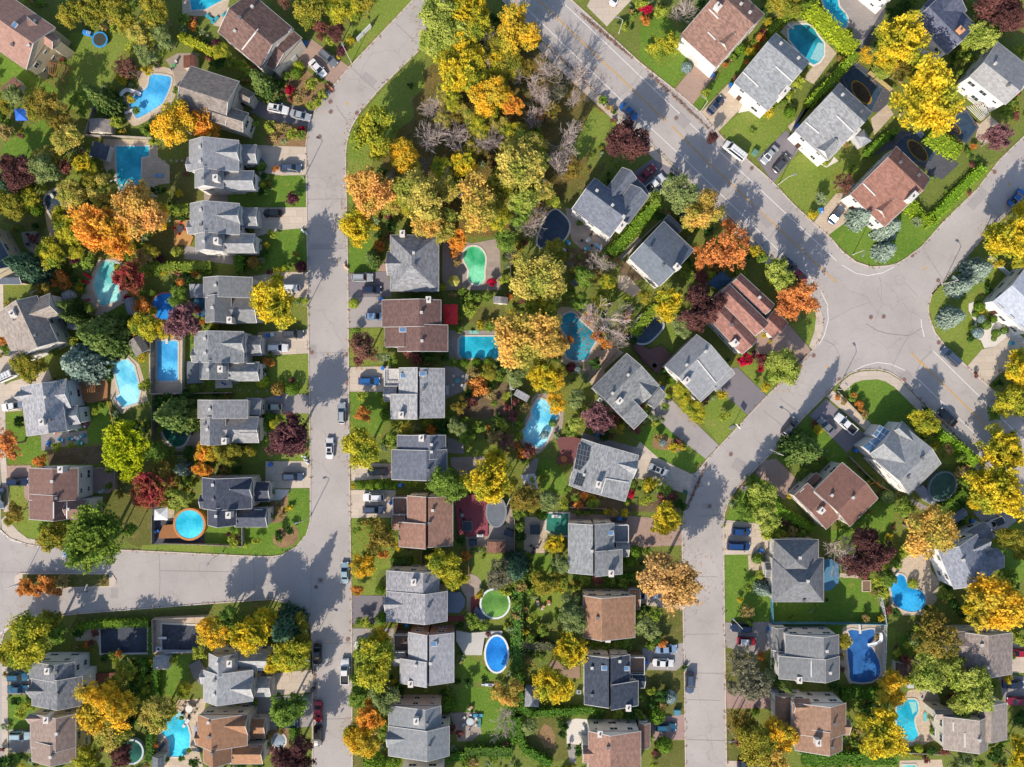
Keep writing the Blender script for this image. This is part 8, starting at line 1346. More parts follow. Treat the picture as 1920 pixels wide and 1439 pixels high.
# ================================================================ trees, bushes, hedges  (tile: x y diameter kind; ...)
PLANTS = {
'a1': "660 120 260 olive;860 70 320 olive;1080 130 310 olive;1290 330 270 oliveb;1430 110 320 olive;1490 340 230 sage;1340 510 210 sage;1150 625 220 redbare;920 890 260 conifer;150 870 200 sage;420 970 350 olivebrown;570 1110 200 olivebrown;620 1250 270 oliveb;60 960 150 olive;1600 1110 400 gold;1850 1120 270 orange;1740 225 110 so;1650 190 140 sg;40 80 160 sg;1240 1000 90 sg;1060 1110 130 sl;1330 1180 150 sg;1400 1280 120 sl;1740 190 90 sr;1590 830 80 sg;700 900 170 sg;1180 900 90 sy;480 1400 180 oliveb;60 1200 160 st;1330 640 120 sy;1480 470 100 sg;740 1010 110 sg;80 1120 90 sg;1100 720 120 sy;330 1000 200 olive;1200 440 160 sl",
'a2': "880 90 310 olive;1100 90 240 yg;1270 110 210 yg;1120 310 180 darkpurple;1160 450 130 sp;960 260 150 sr;650 30 170 redbare;450 760 260 conifer;745 660 115 gb;770 595 100 yb;670 690 100 sg;690 820 105 crimson;785 900 130 st;875 960 90 sl;900 760 140 sl;370 1110 115 sg;520 1150 140 sl;620 1160 120 st;720 1210 130 sl;560 1230 110 st;640 1270 70 ss;790 1230 110 sg;790 1170 80 crimson;80 470 170 yg;30 400 100 sp;170 560 140 sg;60 560 130 dg;1450 1190 420 yg;1700 1370 260 gold;1050 380 90 sl;1240 370 90 sy;960 340 80 sr;980 860 100 sl;830 800 110 st;700 900 80 sr;1130 515 60 sy;300 660 120 sg;250 600 120 sg;560 830 110 st;950 930 110 sl;1360 30 220 olive",
'a3': "620 780 200 oliveb;480 1150 240 yg;760 1330 230 oliveb;160 1100 180 oliveb;880 620 190 olivebrown;1000 1300 200 yg;320 1000 180 oliveb;640 560 200 yellow;250 300 300 lime;400 580 300 yellow;430 800 280 yg;740 430 240 yg;250 930 220 yg;560 1000 220 yg;700 900 220 gold;450 260 280 yg;200 560 270 yg;640 430 220 olive;330 400 250 yellow;160 260 260 lime;500 520 220 oliveb;480 700 230 yg;640 640 180 yg;420 1090 220 oliveb;160 860 200 oliveb;760 1200 200 yg;640 1130 190 oliveb;1000 740 150 olivebrown;1130 1000 170 olivebrown;1180 850 170 grey;260 1050 180 olivebrown;80 130 340 lime;60 390 300 lime;350 150 300 yellow;220 90 220 oliveb;450 70 220 yellow;810 270 410 gold;750 580 260 olive;290 680 340 yellow;560 890 340 gold;765 970 210 orange;680 740 140 yg;900 1370 360 oliveb;840 1190 170 olive;990 1190 120 sg;1070 630 290 bare;1370 640 250 bare;830 680 200 bare;990 820 220 bare;1080 950 240 bare;1280 1210 340 bare;290 1210 310 bare;60 1210 270 bare;590 1270 250 bare;600 330 210 bare;540 590 190 bare;30 980 210 bare;1330 900 210 bare;1200 1400 170 bare;1800 1270 400 darkpurple;700 1150 160 olivebrown;450 1150 200 olivebrown;1000 1050 130 so;860 1050 110 st;420 1340 200 olive;1130 1080 120 st;230 990 160 bare;950 1080 180 bare;430 420 160 grey",
'b3': "470 330 260 yg;420 480 200 oliveb;930 300 260 oliveb;860 150 240 yg;1380 250 260 yg;1330 420 260 olive;1560 560 220 green;600 230 220 oliveb;1700 280 200 yg;1180 620 240 goldtan;880 700 230 oliveb;1840 1250 260 oliveb;1560 1000 220 oliveb;240 330 440 peach;100 650 330 yellow;530 70 280 gold;690 380 470 oliveb;720 620 320 goldtan;1150 430 470 goldtan;1350 560 260 yg;920 570 190 lime;1000 780 200 orange;1060 90 240 yellow;1580 120 470 oliveb;1590 430 290 lime;1420 780 220 green;1690 620 260 bare;1700 1120 490 oliveb;1870 900 240 olive;1850 420 140 sl;450 220 180 bare;930 200 220 bare;700 110 190 bare;400 640 120 dg;230 930 180 conifer;290 820 130 so;860 1190 80 yb;1420 1130 110 sl;1100 1290 110 sg;1180 1290 110 sg;1260 1290 110 sg;1100 1390 140 sg;1300 1150 105 crimson;1540 640 150 sage;1480 950 150 grey;960 900 110 so;1000 970 90 st;1460 1280 90 so;1040 1230 90 sg;1260 330 180 yg;560 480 160 yg;60 1340 100 yb;570 1290 90 sg;1750 300 220 bare;380 560 90 sr;1000 300 200 bare;1750 1400 330 yg",
'c3': "1620 330 580 goldtan;1740 660 210 yellow;1520 650 210 sage;1880 880 200 gold;180 400 300 redbare;110 520 130 sr;145 985 170 so;165 1290 390 yg;350 1290 90 ss;340 480 130 ss;420 510 130 sg;340 870 90 yb;350 1000 110 gb;440 1060 130 sl;540 1130 150 olive;630 1110 100 ss;420 1190 130 sg;1055 530 85 gb;1170 525 90 gb;1280 520 95 gb;1400 560 140 dg;1200 740 220 so;1110 890 140 sr;1445 820 95 sl;1450 930 100 sr;1520 890 90 sr;1000 1110 170 sage;1090 1190 180 sg;1200 1110 150 sg;1265 1110 80 so;1330 1190 160 st;1430 1240 200 redbare;1340 1390 220 yellow;1520 1270 90 so;1600 940 120 st;1855 1075 75 gb;1110 60 150 sl;1010 235 100 sg;740 480 140 dg;620 490 140 sr;560 450 120 sr;860 1090 160 dg;760 1130 110 so;900 1000 120 sg;1010 920 170 olivebrown;1290 800 130 st;1330 900 80 sg;1500 1010 120 sr;1400 1080 130 sl;1550 1090 110 sg;960 520 110 sg;880 470 110 dg;1150 620 130 st;1280 620 170 olive;1200 190 100 sy;1280 200 110 sg;380 1260 80 sl;1640 1330 160 sr;1570 1340 120 so;130 830 110 sl;900 1130 110 dg;1560 1180 90 sl;80 250 100 sg;700 1170 90 dg",
'c4': "170 380 270 goldtan;90 650 270 yellow;200 700 200 gold;390 860 190 sage;590 1030 280 purplepink;660 120 410 bare;840 110 110 so;760 300 220 bare;1200 10 280 yellow;1500 50 400 darkpurple;1340 220 210 sage;1240 690 95 gb;1320 770 180 yg;1400 900 200 yg;1460 975 150 yg;1690 825 110 sy;1720 1010 115 sl;1070 1025 95 ss;1150 1040 90 ss;1165 1250 70 bb;1120 1205 90 st;1250 1290 120 sy;920 1130 110 sr;820 1080 70 yb;690 1110 140 sg;470 660 110 ss;340 570 90 pb;395 590 75 bb;1210 830 65 yb;380 1080 150 lime;330 1160 120 sg;500 130 140 so;590 300 150 so;660 360 120 so;40 560 180 olive;540 90 120 sy;330 320 90 so;100 1180 80 bb;1290 1240 90 sr;1340 1290 80 sy;430 960 140 sl;760 1130 110 olive;1180 920 90 sg;1100 1070 90 sl;640 1180 120 dg;230 640 160 olive;1290 170 120 ss;1440 150 100 dg;560 540 130 dg;900 330 90 dg;1180 610 120 dg;850 1090 90 st;30 300 180 goldtan;740 1040 110 sr;1540 870 90 sr;500 1000 90 sy;780 250 130 st",
'b4': "1300 345 330 sage;1510 520 360 goldtan;1760 650 160 orangered;1730 850 390 orangered;1510 940 230 orangered;1380 1070 150 sg;190 425 140 sl;610 980 240 bare;60 1230 180 olive;660 1150 170 yg;450 1100 210 green;1100 400 160 sg;420 620 70 sg;1500 1080 120 sr;1600 1090 100 sl;300 1010 140 grey;860 1400 140 bare;1000 1280 150 olive;620 1260 130 sl;850 1320 120 sl;540 1080 120 olivebrown;760 960 100 st;1860 1050 100 sg;1440 670 110 sg;1570 680 120 dg;420 1330 180 green;40 480 180 bare;280 930 120 olivebrown;1140 560 110 dg;1250 220 120 dg;580 1330 150 yg;1700 1000 120 so;330 1240 140 sg;60 70 200 lime;80 330 220 oliveb;360 150 180 olivebrown;240 100 220 bare",
'b5': "835 1090 300 lime;1045 1310 370 orangered;930 1250 220 orangered;950 1400 200 orangered;520 1060 95 yb;1440 270 190 redbare;1230 400 140 ss;1165 540 100 sy;1600 565 230 spruce;440 930 110 sg;700 900 100 sy;560 780 110 so;1290 80 60 sl;180 1120 140 sr;700 940 120 sg;640 880 130 sy;1530 130 110 sg;60 600 120 sg;1640 580 100 dg",
'b6': "700 660 250 spruce;680 865 210 spruce;1510 1035 250 spruce;1350 1190 215 spruce;940 610 120 ss;1740 780 400 yellow;1850 510 160 yellow;1680 990 110 sy;1300 400 60 sg;1650 700 200 yg;1860 960 170 yg;620 620 90 sr",
'c5': "890 590 330 lime;740 740 110 sy;560 510 150 crimson;730 530 140 sr;700 480 90 crimson;700 590 80 crimson;1090 1310 330 conifer;1215 1130 95 sy;1390 840 60 so;1450 880 70 st;730 290 55 sy;790 340 45 sy;1030 580 100 st;640 460 80 sp;1180 1080 80 sr;1290 1400 70 sg;1230 1380 60 sr;970 560 150 lime;820 640 150 green;660 700 80 sg;20 960 70 sl;1600 950 60 so;1560 900 60 so;120 1040 110 yg;30 900 140 yg",
'c6': "1280 120 230 spruce;1000 1050 260 yg;1060 1090 130 orange;1850 600 300 yellow;1790 880 310 yg;1890 760 200 gold;1690 1330 400 yellow;1520 25 100 gb;1480 90 60 gb;1535 138 80 bb;1580 190 90 gb;1645 140 70 gb;1500 262 112 bb;1670 265 82 gb;1745 240 72 gb;1650 315 50 gb;1520 190 50 gb;1450 215 60 gb;1880 480 180 yg;1340 1390 120 sg;1230 1300 110 st;380 820 70 so;440 900 80 so;480 980 90 st;1640 980 150 sg;1480 640 60 sr;1760 1240 200 yellow;60 1130 95 sy;1010 1180 120 dg",
'd6': "1650 290 480 yellow;1580 190 250 yg;1450 390 160 yellow;850 430 190 sg;690 345 130 sb;1020 660 490 goldtan;980 560 200 yellow;480 860 440 darkpurple;320 880 350 bare;760 920 180 sg;680 1080 170 green;920 1130 95 yb;1650 1310 570 gold;1180 1210 130 sg;1090 1350 100 sg;1770 700 260 olive;1790 1060 200 sg;1740 1250 150 olive;700 1360 85 sr;650 1200 130 sl;600 1100 120 sl;1400 1340 160 yellow;1500 1230 140 sg;700 760 110 sg;640 930 150 sl;1330 410 110 dg;1860 850 150 olive;1500 410 130 sg;1750 1130 160 sg;830 830 130 sl;1290 1320 140 dg;1040 1380 120 dg;250 300 80 sg;520 700 150 darkpurple;1330 130 120 st;560 200 60 sg;1380 200 130 sg;760 1380 110 dg;1640 900 130 olive;1230 1150 90 dg",
'd5': "720 310 270 lime;540 460 200 green;720 520 280 lime;670 900 105 gb;740 1180 170 spruce;780 680 150 sl;570 1370 140 st;510 1270 65 sy;620 190 120 sg;600 420 150 sg;860 690 140 sl;910 690 90 sy;1060 690 120 sg;700 1040 90 sl;580 1150 110 sg;1420 600 130 sg;1480 760 120 bare;1690 1000 100 sg;1780 800 100 sg;1830 930 120 sl;1820 1100 120 sl;1850 700 80 sy;1060 260 80 crimson;1190 60 80 sg;980 1420 70 sg;1640 1430 90 st;960 340 60 sy;450 420 110 ss;1720 1200 70 st;980 650 110 st;1660 830 70 sl",
'e5': "520 480 280 grey;620 700 340 grey;880 1140 310 gold;660 1200 390 olive;790 1390 310 goldtan;1750 1120 440 yellow;500 1215 90 sr;660 940 70 gb;1440 290 160 olive;910 690 160 conifer;560 1050 260 olivebrown;1580 860 130 sg;1480 1000 120 sg;830 500 130 dg;780 600 120 ss;860 640 120 dg;1640 950 110 dg;1780 100 75 sy;1650 1240 160 yg;1900 1290 140 sg;440 720 150 grey;700 430 90 so;1420 440 90 st;480 1000 160 olivebrown;1350 700 130 dg;600 120 110 sg;1740 260 60 st;1430 560 60 sr;1120 800 90 dg;1600 990 160 olive",
'e6': "720 720 300 gold;1120 230 410 olivebrown;1060 560 340 lime;1250 510 260 lime;1420 710 390 lime;1340 880 230 lime;950 290 140 sb;970 1270 85 yb;1850 1210 190 yellow;1880 1000 190 dg;1340 1390 230 sage;1860 1360 240 yellow;1765 640 110 sy;1640 690 100 sg;1090 1100 90 sg;1080 980 90 ss;1040 260 140 olivebrown;860 340 80 sl;830 480 130 sr;1500 1400 150 sg;1650 1320 150 dg;1800 430 90 sg;480 900 120 dg;960 200 110 sl;1080 1270 110 dg;1200 1290 100 sr;1040 1370 80 sr;1440 1220 110 sr;1170 640 110 sr;780 400 90 sl;1880 280 130 sl;1700 1080 110 dg;1300 640 150 olive;1180 440 90 dg;850 660 100 sg",
'e4': "570 390 310 yellow;400 690 360 yellow;210 1050 170 sage;515 1060 110 dg;1250 180 230 sage;600 110 260 sage;1350 970 170 gb;1470 810 130 bb;1400 790 140 dg;1300 750 100 sl;1420 1240 150 gb;1400 310 105 so;230 90 110 sl;340 210 110 sg;800 340 120 sg;900 350 120 sg;1010 340 140 sg;1080 340 140 sg;640 190 120 dg;1000 960 110 sg;1200 960 120 sg;840 960 110 dg;1120 960 120 dg;660 1290 130 dg;500 1130 90 dg;1280 1150 110 sg;1190 800 100 sg;1300 850 120 dg;1330 1300 80 sr;560 1250 60 dg;1290 330 120 sg;1330 260 140 dg;210 270 110 sg;500 240 120 olive;1400 880 110 st;640 80 130 dg;1320 1420 90 sl;350 640 120 olive;620 330 120 sr",
'd4': "1430 540 280 yellow;1480 1060 570 tanbrown;430 760 190 yellow;370 370 210 sage;200 360 260 olivebrown;520 410 120 sl;320 510 100 gb;480 950 200 sage;80 980 270 dconifer;350 1110 260 olive;480 1110 150 sg;1275 240 150 sy;1250 370 120 sl;1400 290 160 sg;1110 320 95 crimson;1560 410 130 dg;1390 350 130 sr;780 400 130 sg;1160 838 110 gb;1260 840 100 sg;1110 930 110 gb;560 1290 200 sage;600 1390 150 sg;1080 400 60 yb;120 620 110 sg;90 520 90 sg;130 700 100 dg;620 350 100 sg;690 340 90 so;650 410 100 so;860 320 90 st;900 480 80 sy;970 490 90 st;1060 490 90 sy;640 490 70 sg;720 490 70 sg;230 430 110 olive;340 160 90 sl;700 1090 120 sg;820 1090 120 sr;940 1100 110 sg;1060 1120 120 sg;1160 1070 130 sg;1250 1150 130 sy;1130 220 90 sg;1340 210 90 sl;1480 340 110 sr;1180 1380 110 sg;250 1220 90 sg;1340 1400 150 sg;1250 1340 110 dg;190 870 90 sg;560 270 70 sg;80 420 120 olive;120 1150 130 st;240 1060 120 sg;1320 640 70 sy;150 500 60 sg",
'd3': "920 220 340 green;1290 190 430 yellow;1090 240 140 sg;1450 220 190 olive;1610 350 240 olivebrown;1800 370 190 sage;870 950 310 yg;960 1080 220 yg;1040 1070 130 yg;1070 870 110 so;1380 1040 270 grey;1520 1000 240 dconifer;280 700 340 olivebrown;150 970 240 gold;480 790 110 sy;1030 740 130 dg;90 1180 130 so;300 1180 90 gb;340 1420 110 gb;130 240 82 gb;207 240 86 gb;292 236 88 gb;376 240 80 gb;442 240 72 gb;60 245 60 sy;250 590 170 green;380 640 140 sg;210 860 150 olive;330 860 110 so;560 240 90 sg;640 240 90 sg;1540 480 110 sg;1550 620 90 sl;1560 720 80 dg;1590 500 70 sg;1180 810 70 sg;1240 820 70 sg;1130 820 60 sg;1600 870 80 st;1400 200 140 olive;1720 1060 160 olive;1560 1080 170 sg;1900 950 150 sage;1330 1110 170 grey;720 830 90 dg;820 830 90 dg;1650 200 150 sl;450 930 70 sl;90 640 90 sg;1430 1180 150 sl;1190 1230 90 sy;1690 1230 90 ss;1520 1290 130 sg;1530 1400 120 st",
'e3': "240 480 430 yg;300 280 230 yellow;330 790 270 sage;110 790 210 green;220 960 270 orange;150 1180 320 gold;60 1110 190 yg;1440 760 260 goldtan;1430 1060 240 bare;910 870 160 gb;250 1395 220 gb;420 1380 150 gb;1150 140 150 sg;1240 150 130 sg;1110 90 110 sg;480 740 140 dg;90 640 120 sg;340 1020 140 sg;330 1110 120 sg;310 110 120 gb;1270 240 60 sr;1480 200 110 ss;1250 640 90 dg;1100 670 110 dg;1000 660 80 dg;950 1090 100 sr;1010 1130 90 sr;170 120 110 sl;120 130 100 sg;1560 180 90 sr;1750 200 90 sl;1140 1390 110 st;1020 160 90 dg;1520 560 130 sg;260 890 130 so;440 1080 90 dg;1350 700 70 st",
'e2': "500 210 330 gold;600 110 250 green;830 230 360 yellow;1140 170 310 dconifer;1200 430 340 yg;1050 480 210 yellow;360 410 150 sl;230 740 150 yg;1150 900 340 green;1200 1330 370 darkpurple;70 930 200 yg;960 80 220 yellow;1290 300 180 olive;980 1150 90 st;1100 1100 100 st;970 1230 80 sg;860 860 80 sg;700 870 70 sg;750 1400 130 dg;900 1390 110 dg;190 1360 60 sg;260 1280 60 sg;310 1400 130 dg;1290 120 170 olive;950 1270 70 ss",
'e1': "320 290 500 yg;100 410 260 olive;960 880 500 gold;1010 1130 310 oliveb;1420 960 320 oliveb;1120 1290 260 darkpurple;800 1390 290 yg;1100 510 120 sl;1180 560 160 sl;480 110 220 olive;540 220 200 green;1050 700 260 olive;60 1390 200 dg;1550 920 120 yellow;240 880 130 sl;200 950 120 sl;1190 720 140 dg;1390 1170 70 sg;1400 1230 70 so;1640 990 60 sg;1700 1280 50 sg;1510 1370 50 sg;1650 1355 50 sg;1560 480 80 sl;1340 640 90 sl;1320 740 100 sl;1050 470 80 sl;870 230 90 sr;700 230 100 dg;780 330 90 so;1320 560 80 dg;820 320 80 sr;180 1340 120 dg;1320 1420 80 st;1010 430 90 sg;950 460 90 dg;1070 420 80 so;160 840 110 dg;310 870 100 sg;1200 1000 140 dg;330 520 200 yg",
'd1': "860 720 560 willow;500 700 290 olive;1370 260 330 red;1290 330 210 red;1420 150 280 olivebrown;1630 360 200 lime;260 1150 190 so;340 1180 160 so;440 1130 200 so;500 1175 150 so;580 1110 150 st;210 1190 110 so;150 470 200 olivebrown;360 25 140 so;1640 100 170 spruce;1830 90 160 orange;1180 50 300 limef;1030 620 230 green;1560 430 110 sl;1700 180 110 sg;940 1110 70 st;980 250 80 sg;600 560 140 sg;110 540 120 olive;1000 100 110 sg;1180 640 140 green;400 640 130 sg;1480 380 130 olivebrown;420 560 100 sg;1560 160 130 olivebrown;780 540 90 sl",
'c1': "930 280 430 conifer;740 530 430 spruce;290 560 280 olive;1300 200 260 yg;1290 470 115 sy;1480 230 200 yellow;1660 170 330 purplepink;1270 30 170 so;1590 1000 390 conifer;1140 1270 390 limef;1400 1330 230 green;60 1260 330 orangered;1310 740 140 sl;660 120 180 conifer;530 40 130 dg;1850 1350 180 orange;640 40 130 dg;820 40 120 sg;500 430 120 sg;680 340 120 sl;1240 280 100 so;990 560 90 sg;1080 380 110 sl;1420 880 120 dg;520 1280 110 sl;640 1270 70 sl;860 960 90 sl;1100 1120 130 st;1220 1100 140 dg;1760 760 90 sg;1680 790 80 dg;1540 1330 110 sg;1700 1330 120 dg;1640 1410 110 ss;1450 1130 70 sg;40 340 110 so;60 420 80 sg;1500 860 130 dg;1700 850 140 dg;1180 400 60 sl;880 480 110 dg;180 1060 120 dg;1460 300 60 sy;1780 60 90 sr;780 190 140 conifer;1390 60 110 sy;700 410 110 dg;960 1160 90 sl;920 920 80 sg",
'b1': "930 650 500 orange;1280 540 480 peach;1440 570 230 gold;1080 800 300 orange;660 370 280 oliveb;940 330 260 oliveb;640 700 280 yg;500 890 290 yg;700 840 200 yg;690 940 120 sp;800 950 170 sg;280 1010 330 dconifer;550 1120 220 so;1180 1120 290 red;1300 900 190 st;1200 870 110 sy;600 110 150 sr;760 100 190 yellow;840 140 150 yg;430 160 270 sage;400 40 180 oliveb;200 170 320 darkpurple;80 80 170 darkpurple;100 270 220 dconifer;90 460 270 olive;270 400 220 yg;400 270 120 sl;330 500 120 gb;840 270 210 olive;1620 350 80 sy;1590 880 110 sl;1440 940 95 sp;1630 1290 215 green;1290 1340 160 so;1630 1150 105 so;1270 1250 120 sg;420 1230 170 olivebrown;490 1300 115 ob;640 1360 180 conifer;1480 1070 80 sy;1760 1075 80 so;1860 1070 65 gb;720 1200 90 sy;680 1130 80 dg;810 1040 70 ss;560 560 200 yg;700 600 150 green;1480 330 70 dg;330 650 90 dg;1400 330 110 dg;1380 860 140 olive;1060 1010 80 sl;590 1180 90 sg;760 1230 70 sg;1150 1290 90 crimson;530 30 140 oliveb;1010 180 90 sg;870 60 110 sg;10 300 150 dg;240 330 160 olive;1340 1080 90 sl;1420 1060 90 sg;1600 1060 80 sr;1180 930 90 sg;300 760 90 sr;540 1280 80 sg;460 1380 100 dg;1370 1240 90 sg;180 320 150 sg",
'b2': "1050 1330 460 yellow;880 1260 180 yellow;1200 390 150 sp;1265 1010 110 pb;1120 1020 65 yb;840 970 120 ob;905 100 105 gb;920 275 75 yb;710 1060 100 sg;1010 720 90 sl;960 820 70 sy;850 370 90 sg;930 890 90 dg;880 800 80 sp;800 360 80 sg;1040 130 70 so;940 200 90 dg;1230 960 80 sg;1170 1000 70 sg;960 340 90 dg;870 1020 80 sl;140 870 90 ss;450 1060 70 sg;330 1080 60 so;980 1060 70 sr;920 950 70 ss;900 350 90 dg",
'c2': "1180 1190 410 purple;980 525 110 so;920 700 130 yb;1060 770 130 ob;1190 770 130 gb;990 1030 110 gb;940 1100 110 gb;1090 1040 110 sl;940 1210 100 sg;440 1320 190 gold;600 1340 240 olive;720 1290 90 dg;500 200 75 sy;940 600 70 dg;1190 690 70 sr;820 1330 120 olive;690 700 90 ss;470 720 80 sg;380 170 70 so;1030 1080 90 yg;1260 1330 90 sl;760 1240 90 dg;1000 450 60 sg;860 1260 80 sg",
'd2': "1020 300 80 ss;660 740 120 sl;962 565 46 sy;1070 690 105 dg;1180 650 95 dg;870 740 85 sl;800 598 70 sg;1080 720 70 sl;620 680 60 sp;1060 450 60 st;1090 520 55 st;1030 520 55 sg;1050 400 50 ss;700 720 60 sr;450 100 110 so;560 590 40 sg",
'a4': "60 80 130 crimson;40 190 110 so;190 110 140 sl;215 420 260 yg;80 450 100 sl;440 410 115 spruce;420 610 105 bb;400 60 260 bare;590 850 120 sl;900 440 110 gb;990 470 105 sy;1080 350 120 so;1130 1010 140 sy;1210 950 110 sg;1270 930 90 sg;1350 1010 110 gb;1400 740 150 sl;1460 690 80 sl;1030 380 90 sg;1110 290 90 sr;1040 430 80 so;1330 860 90 sl;1780 525 60 st;760 590 60 so;860 700 60 sr;1300 40 300 olive;20 40 140 sl;80 20 90 ss;640 1250 120 darkpurple;1150 200 90 sy;960 560 60 so;1050 920 60 sg;1060 940 80 sl",
'a5': "790 380 450 yellow;660 560 240 yellow;480 510 150 gold;1000 900 590 yellow;800 640 200 olivebrown;640 660 200 lime;1680 120 410 darkpurple;1800 230 180 redbare;1520 350 310 lime;1890 460 140 sl;1660 1250 250 purplepink;760 1190 80 sg;720 110 110 dg;800 90 130 dg;850 60 120 dg;1280 520 90 dg;1330 500 100 sg;1790 960 110 sg;1500 560 110 sl;1030 560 120 olive;350 280 60 gb;1400 420 150 sl;720 1240 80 dg;1310 560 70 sl;1460 1320 70 so;1750 1010 120 sg;60 1370 70 sg",
}
ALLB = sorted((float(q.split()[2]) for s in PLANTS.values() for q in s.split(';') if PL[q.split()[3]][6] == 'garden_bush'), reverse=True); BUSHMIN = ALLB[285]
for t, s in PLANTS.items():
    for q in s.split(';'):
        a = q.split(); plant(t, float(a[0]), float(a[1]), float(a[2]), a[3])
H1, H2 = '#a4bc34', '#86a42c'; H3, H4 = '#6c9436', '#547c2c'; H5, H6 = '#9aae48', '#7f9438'
for t, pts, wd, ha, hb, h, lk in (
    ('a1', [(1610, 310), (1750, 380), (1910, 460)], 75, '#c4c43a', '#a4ac30', 1.8, 'yellow green clipped hedge left of the brown roof'), ('b1', [(1250, 1010), (1560, 1010), (1890, 1000)], 88, H5, H6, 1.8, 'long flat topped olive green hedge above the round blue pool'), ('b1', [(1500, 490), (1690, 480)], 85, H5, H6, 1.8, 'short olive green hedge left of the orange wooden deck'),
    ('b2', [(710, 905), (710, 1035)], 95, H3, H4, 2.0, 'square clipped hedge block below the orange deck house'), ('b4', [(700, 890), (900, 680), (1120, 430)], 120, '#8cac3c', '#6f9430', 1.8, 'wide green hedge between the two blue grey houses'), ('c4', [(900, 280), (990, 160), (1110, 20)], 105, '#9cae3c', '#7f9834', 2.2, 'olive hedge left of the navy covered oval pool'),
    ('b6', [(880, 430), (1030, 600), (1130, 570)], 110, H1, H2, 1.7, 'bright green hedge beside the red brown corner house'), ('b6', [(1090, 590), (1300, 370), (1560, 110)], 90, '#94b838', '#7ca42e', 1.7, 'long bright green hedge along the upper right street'), ('a5', [(10, 60), (200, 240), (410, 440)], 150, '#b8c438', '#9cb02e', 2.6, 'tall yellow green cedar hedge above the octagonal pool'),
    ('a5', [(420, 470), (220, 700), (-10, 920)], 80, '#9cb43c', '#80a030', 2.6, 'long narrow cedar hedge left of the dark covered pool'), ('a5', [(1080, 1190), (1200, 1280), (1350, 1360)], 150, '#aabc3a', '#8ca832', 2.4, 'thick cedar hedge below the tall yellow tree'), ('a5', [(500, 1390), (620, 1280), (760, 1180)], 70, '#80a838', '#6a9030', 1.6, 'thin green hedge below the gazebo'),
    ('a4', [(1170, 290), (1300, 150), (1430, 70), (1580, 40)], 80, '#9ab03c', '#809a34', 2.4, 'green cedar hedge left of the octagonal pool'), ('c6', [(1170, 1170), (1330, 1290), (1500, 1440)], 115, '#9cc03a', '#84ac30', 1.8, 'bright green hedge right of the conservatory house'), ('d6', [(1160, 520), (1280, 430), (1410, 320)], 160, '#7c9c3c', '#648430', 1.9, 'wide green hedge below the dark green oval pool'),
    ('d5', [(580, 350), (700, 400), (840, 440), (1010, 545), (1185, 650)], 90, '#7fa434', '#688e2c', 2.0, 'long bright green hedge left of the brown roofed house'), ('e5', [(1440, 790), (1650, 790), (1870, 790)], 110, '#6c9434', '#567c2c', 2.0, 'green hedge below the bright blue tarp'), ('e6', [(-60, 1375), (400, 1375), (790, 1375)], 130, '#6c9438', '#547a2c', 2.0, 'wide green hedge along the bottom edge'),
    ('e4', [(95, -150), (95, 250), (85, 640)], 105, '#6f9640', '#58803a', 2.2, 'tall hedge right of the oval blue pool'), ('e4', [(140, 350), (430, 360)], 80, '#7c8c50', '#6c6a58', 1.8, 'greyish hedge left of a yellow tree'), ('e4', [(80, 900), (240, 960), (500, 950), (860, 925)], 75, H3, H4, 2.0, 'long dark hedge below the grey hip roofed shed'), ('e4', [(95, 990), (110, 1150), (160, 1290), (400, 1420)], 80, H3, H4, 2.0, 'curved dark hedge round the bare lawn'),
    ('d4', [(600, 1065), (900, 1075), (1230, 1050)], 50, H3, H4, 1.5, 'low hedge below the green tarp house'), ('d3', [(395, 930), (585, 930)], 72, '#64823c', '#4f6c30', 1.7, 'short clipped hedge above the green round pool house'), ('e3', [(1060, 1310), (1280, 1305), (1490, 1310)], 110, '#6a8c38', '#557430', 1.8, 'flat topped hedge below the taupe patio'), ('e3', [(900, 1360), (1050, 1350)], 90, H3, H4, 1.8, 'green hedge at the egg bush house corner'), ('e3', [(1500, 900), (1500, 1240)], 50, H3, H4, 1.8, 'narrow hedge right of the bare grey tree'),
    ('e1', [(670, 260), (690, 190), (880, 155), (1330, 145)], 75, '#8aa838', '#6f8e30', 1.6, 'clipped hedge above the black covered pool'), ('e1', [(1345, 180), (1345, 420)], 42, '#6c9034', '#567a2c', 1.6, 'narrow hedge between the black covered pools'), ('e1', [(1285, 480), (1285, 840)], 55, H3, H4, 1.7, 'dark hedge left of the narrow soil strip'), ('e1', [(1390, 470), (1395, 820)], 60, H3, H4, 1.7, 'dark hedge right of the narrow soil strip'), ('e1', [(1340, 1090), (1340, 1390)], 80, '#5c8434', '#4a6c2c', 1.8, 'clipped hedge left of the turquoise pool'),
    ('b5', [(950, 1030), (1000, 1000)], 40, H3, H4, 1.0, 'tiny hedge by the dark red car'), ('e2', [(1190, 1090), (1195, 1220)], 60, H3, H4, 1.4, 'small clipped hedge right of the garden pond'), ('d3', [(1500, 1190), (1750, 1190), (1919, 1190)], 45, '#7c9438', '#688430', 1.6, 'thin hedge above the wooden crates'), ('e3', [(1560, 620), (1570, 900)], 60, H3, H4, 2.0, 'hedge left of the grey hip roofed shed'), ('c6', [(1130, 1060), (1180, 1160)], 60, H1, H2, 1.5, 'short bright hedge above the lower boulevard hedge')):
    hedge(t, pts, wd, ha, hb, h, lk)
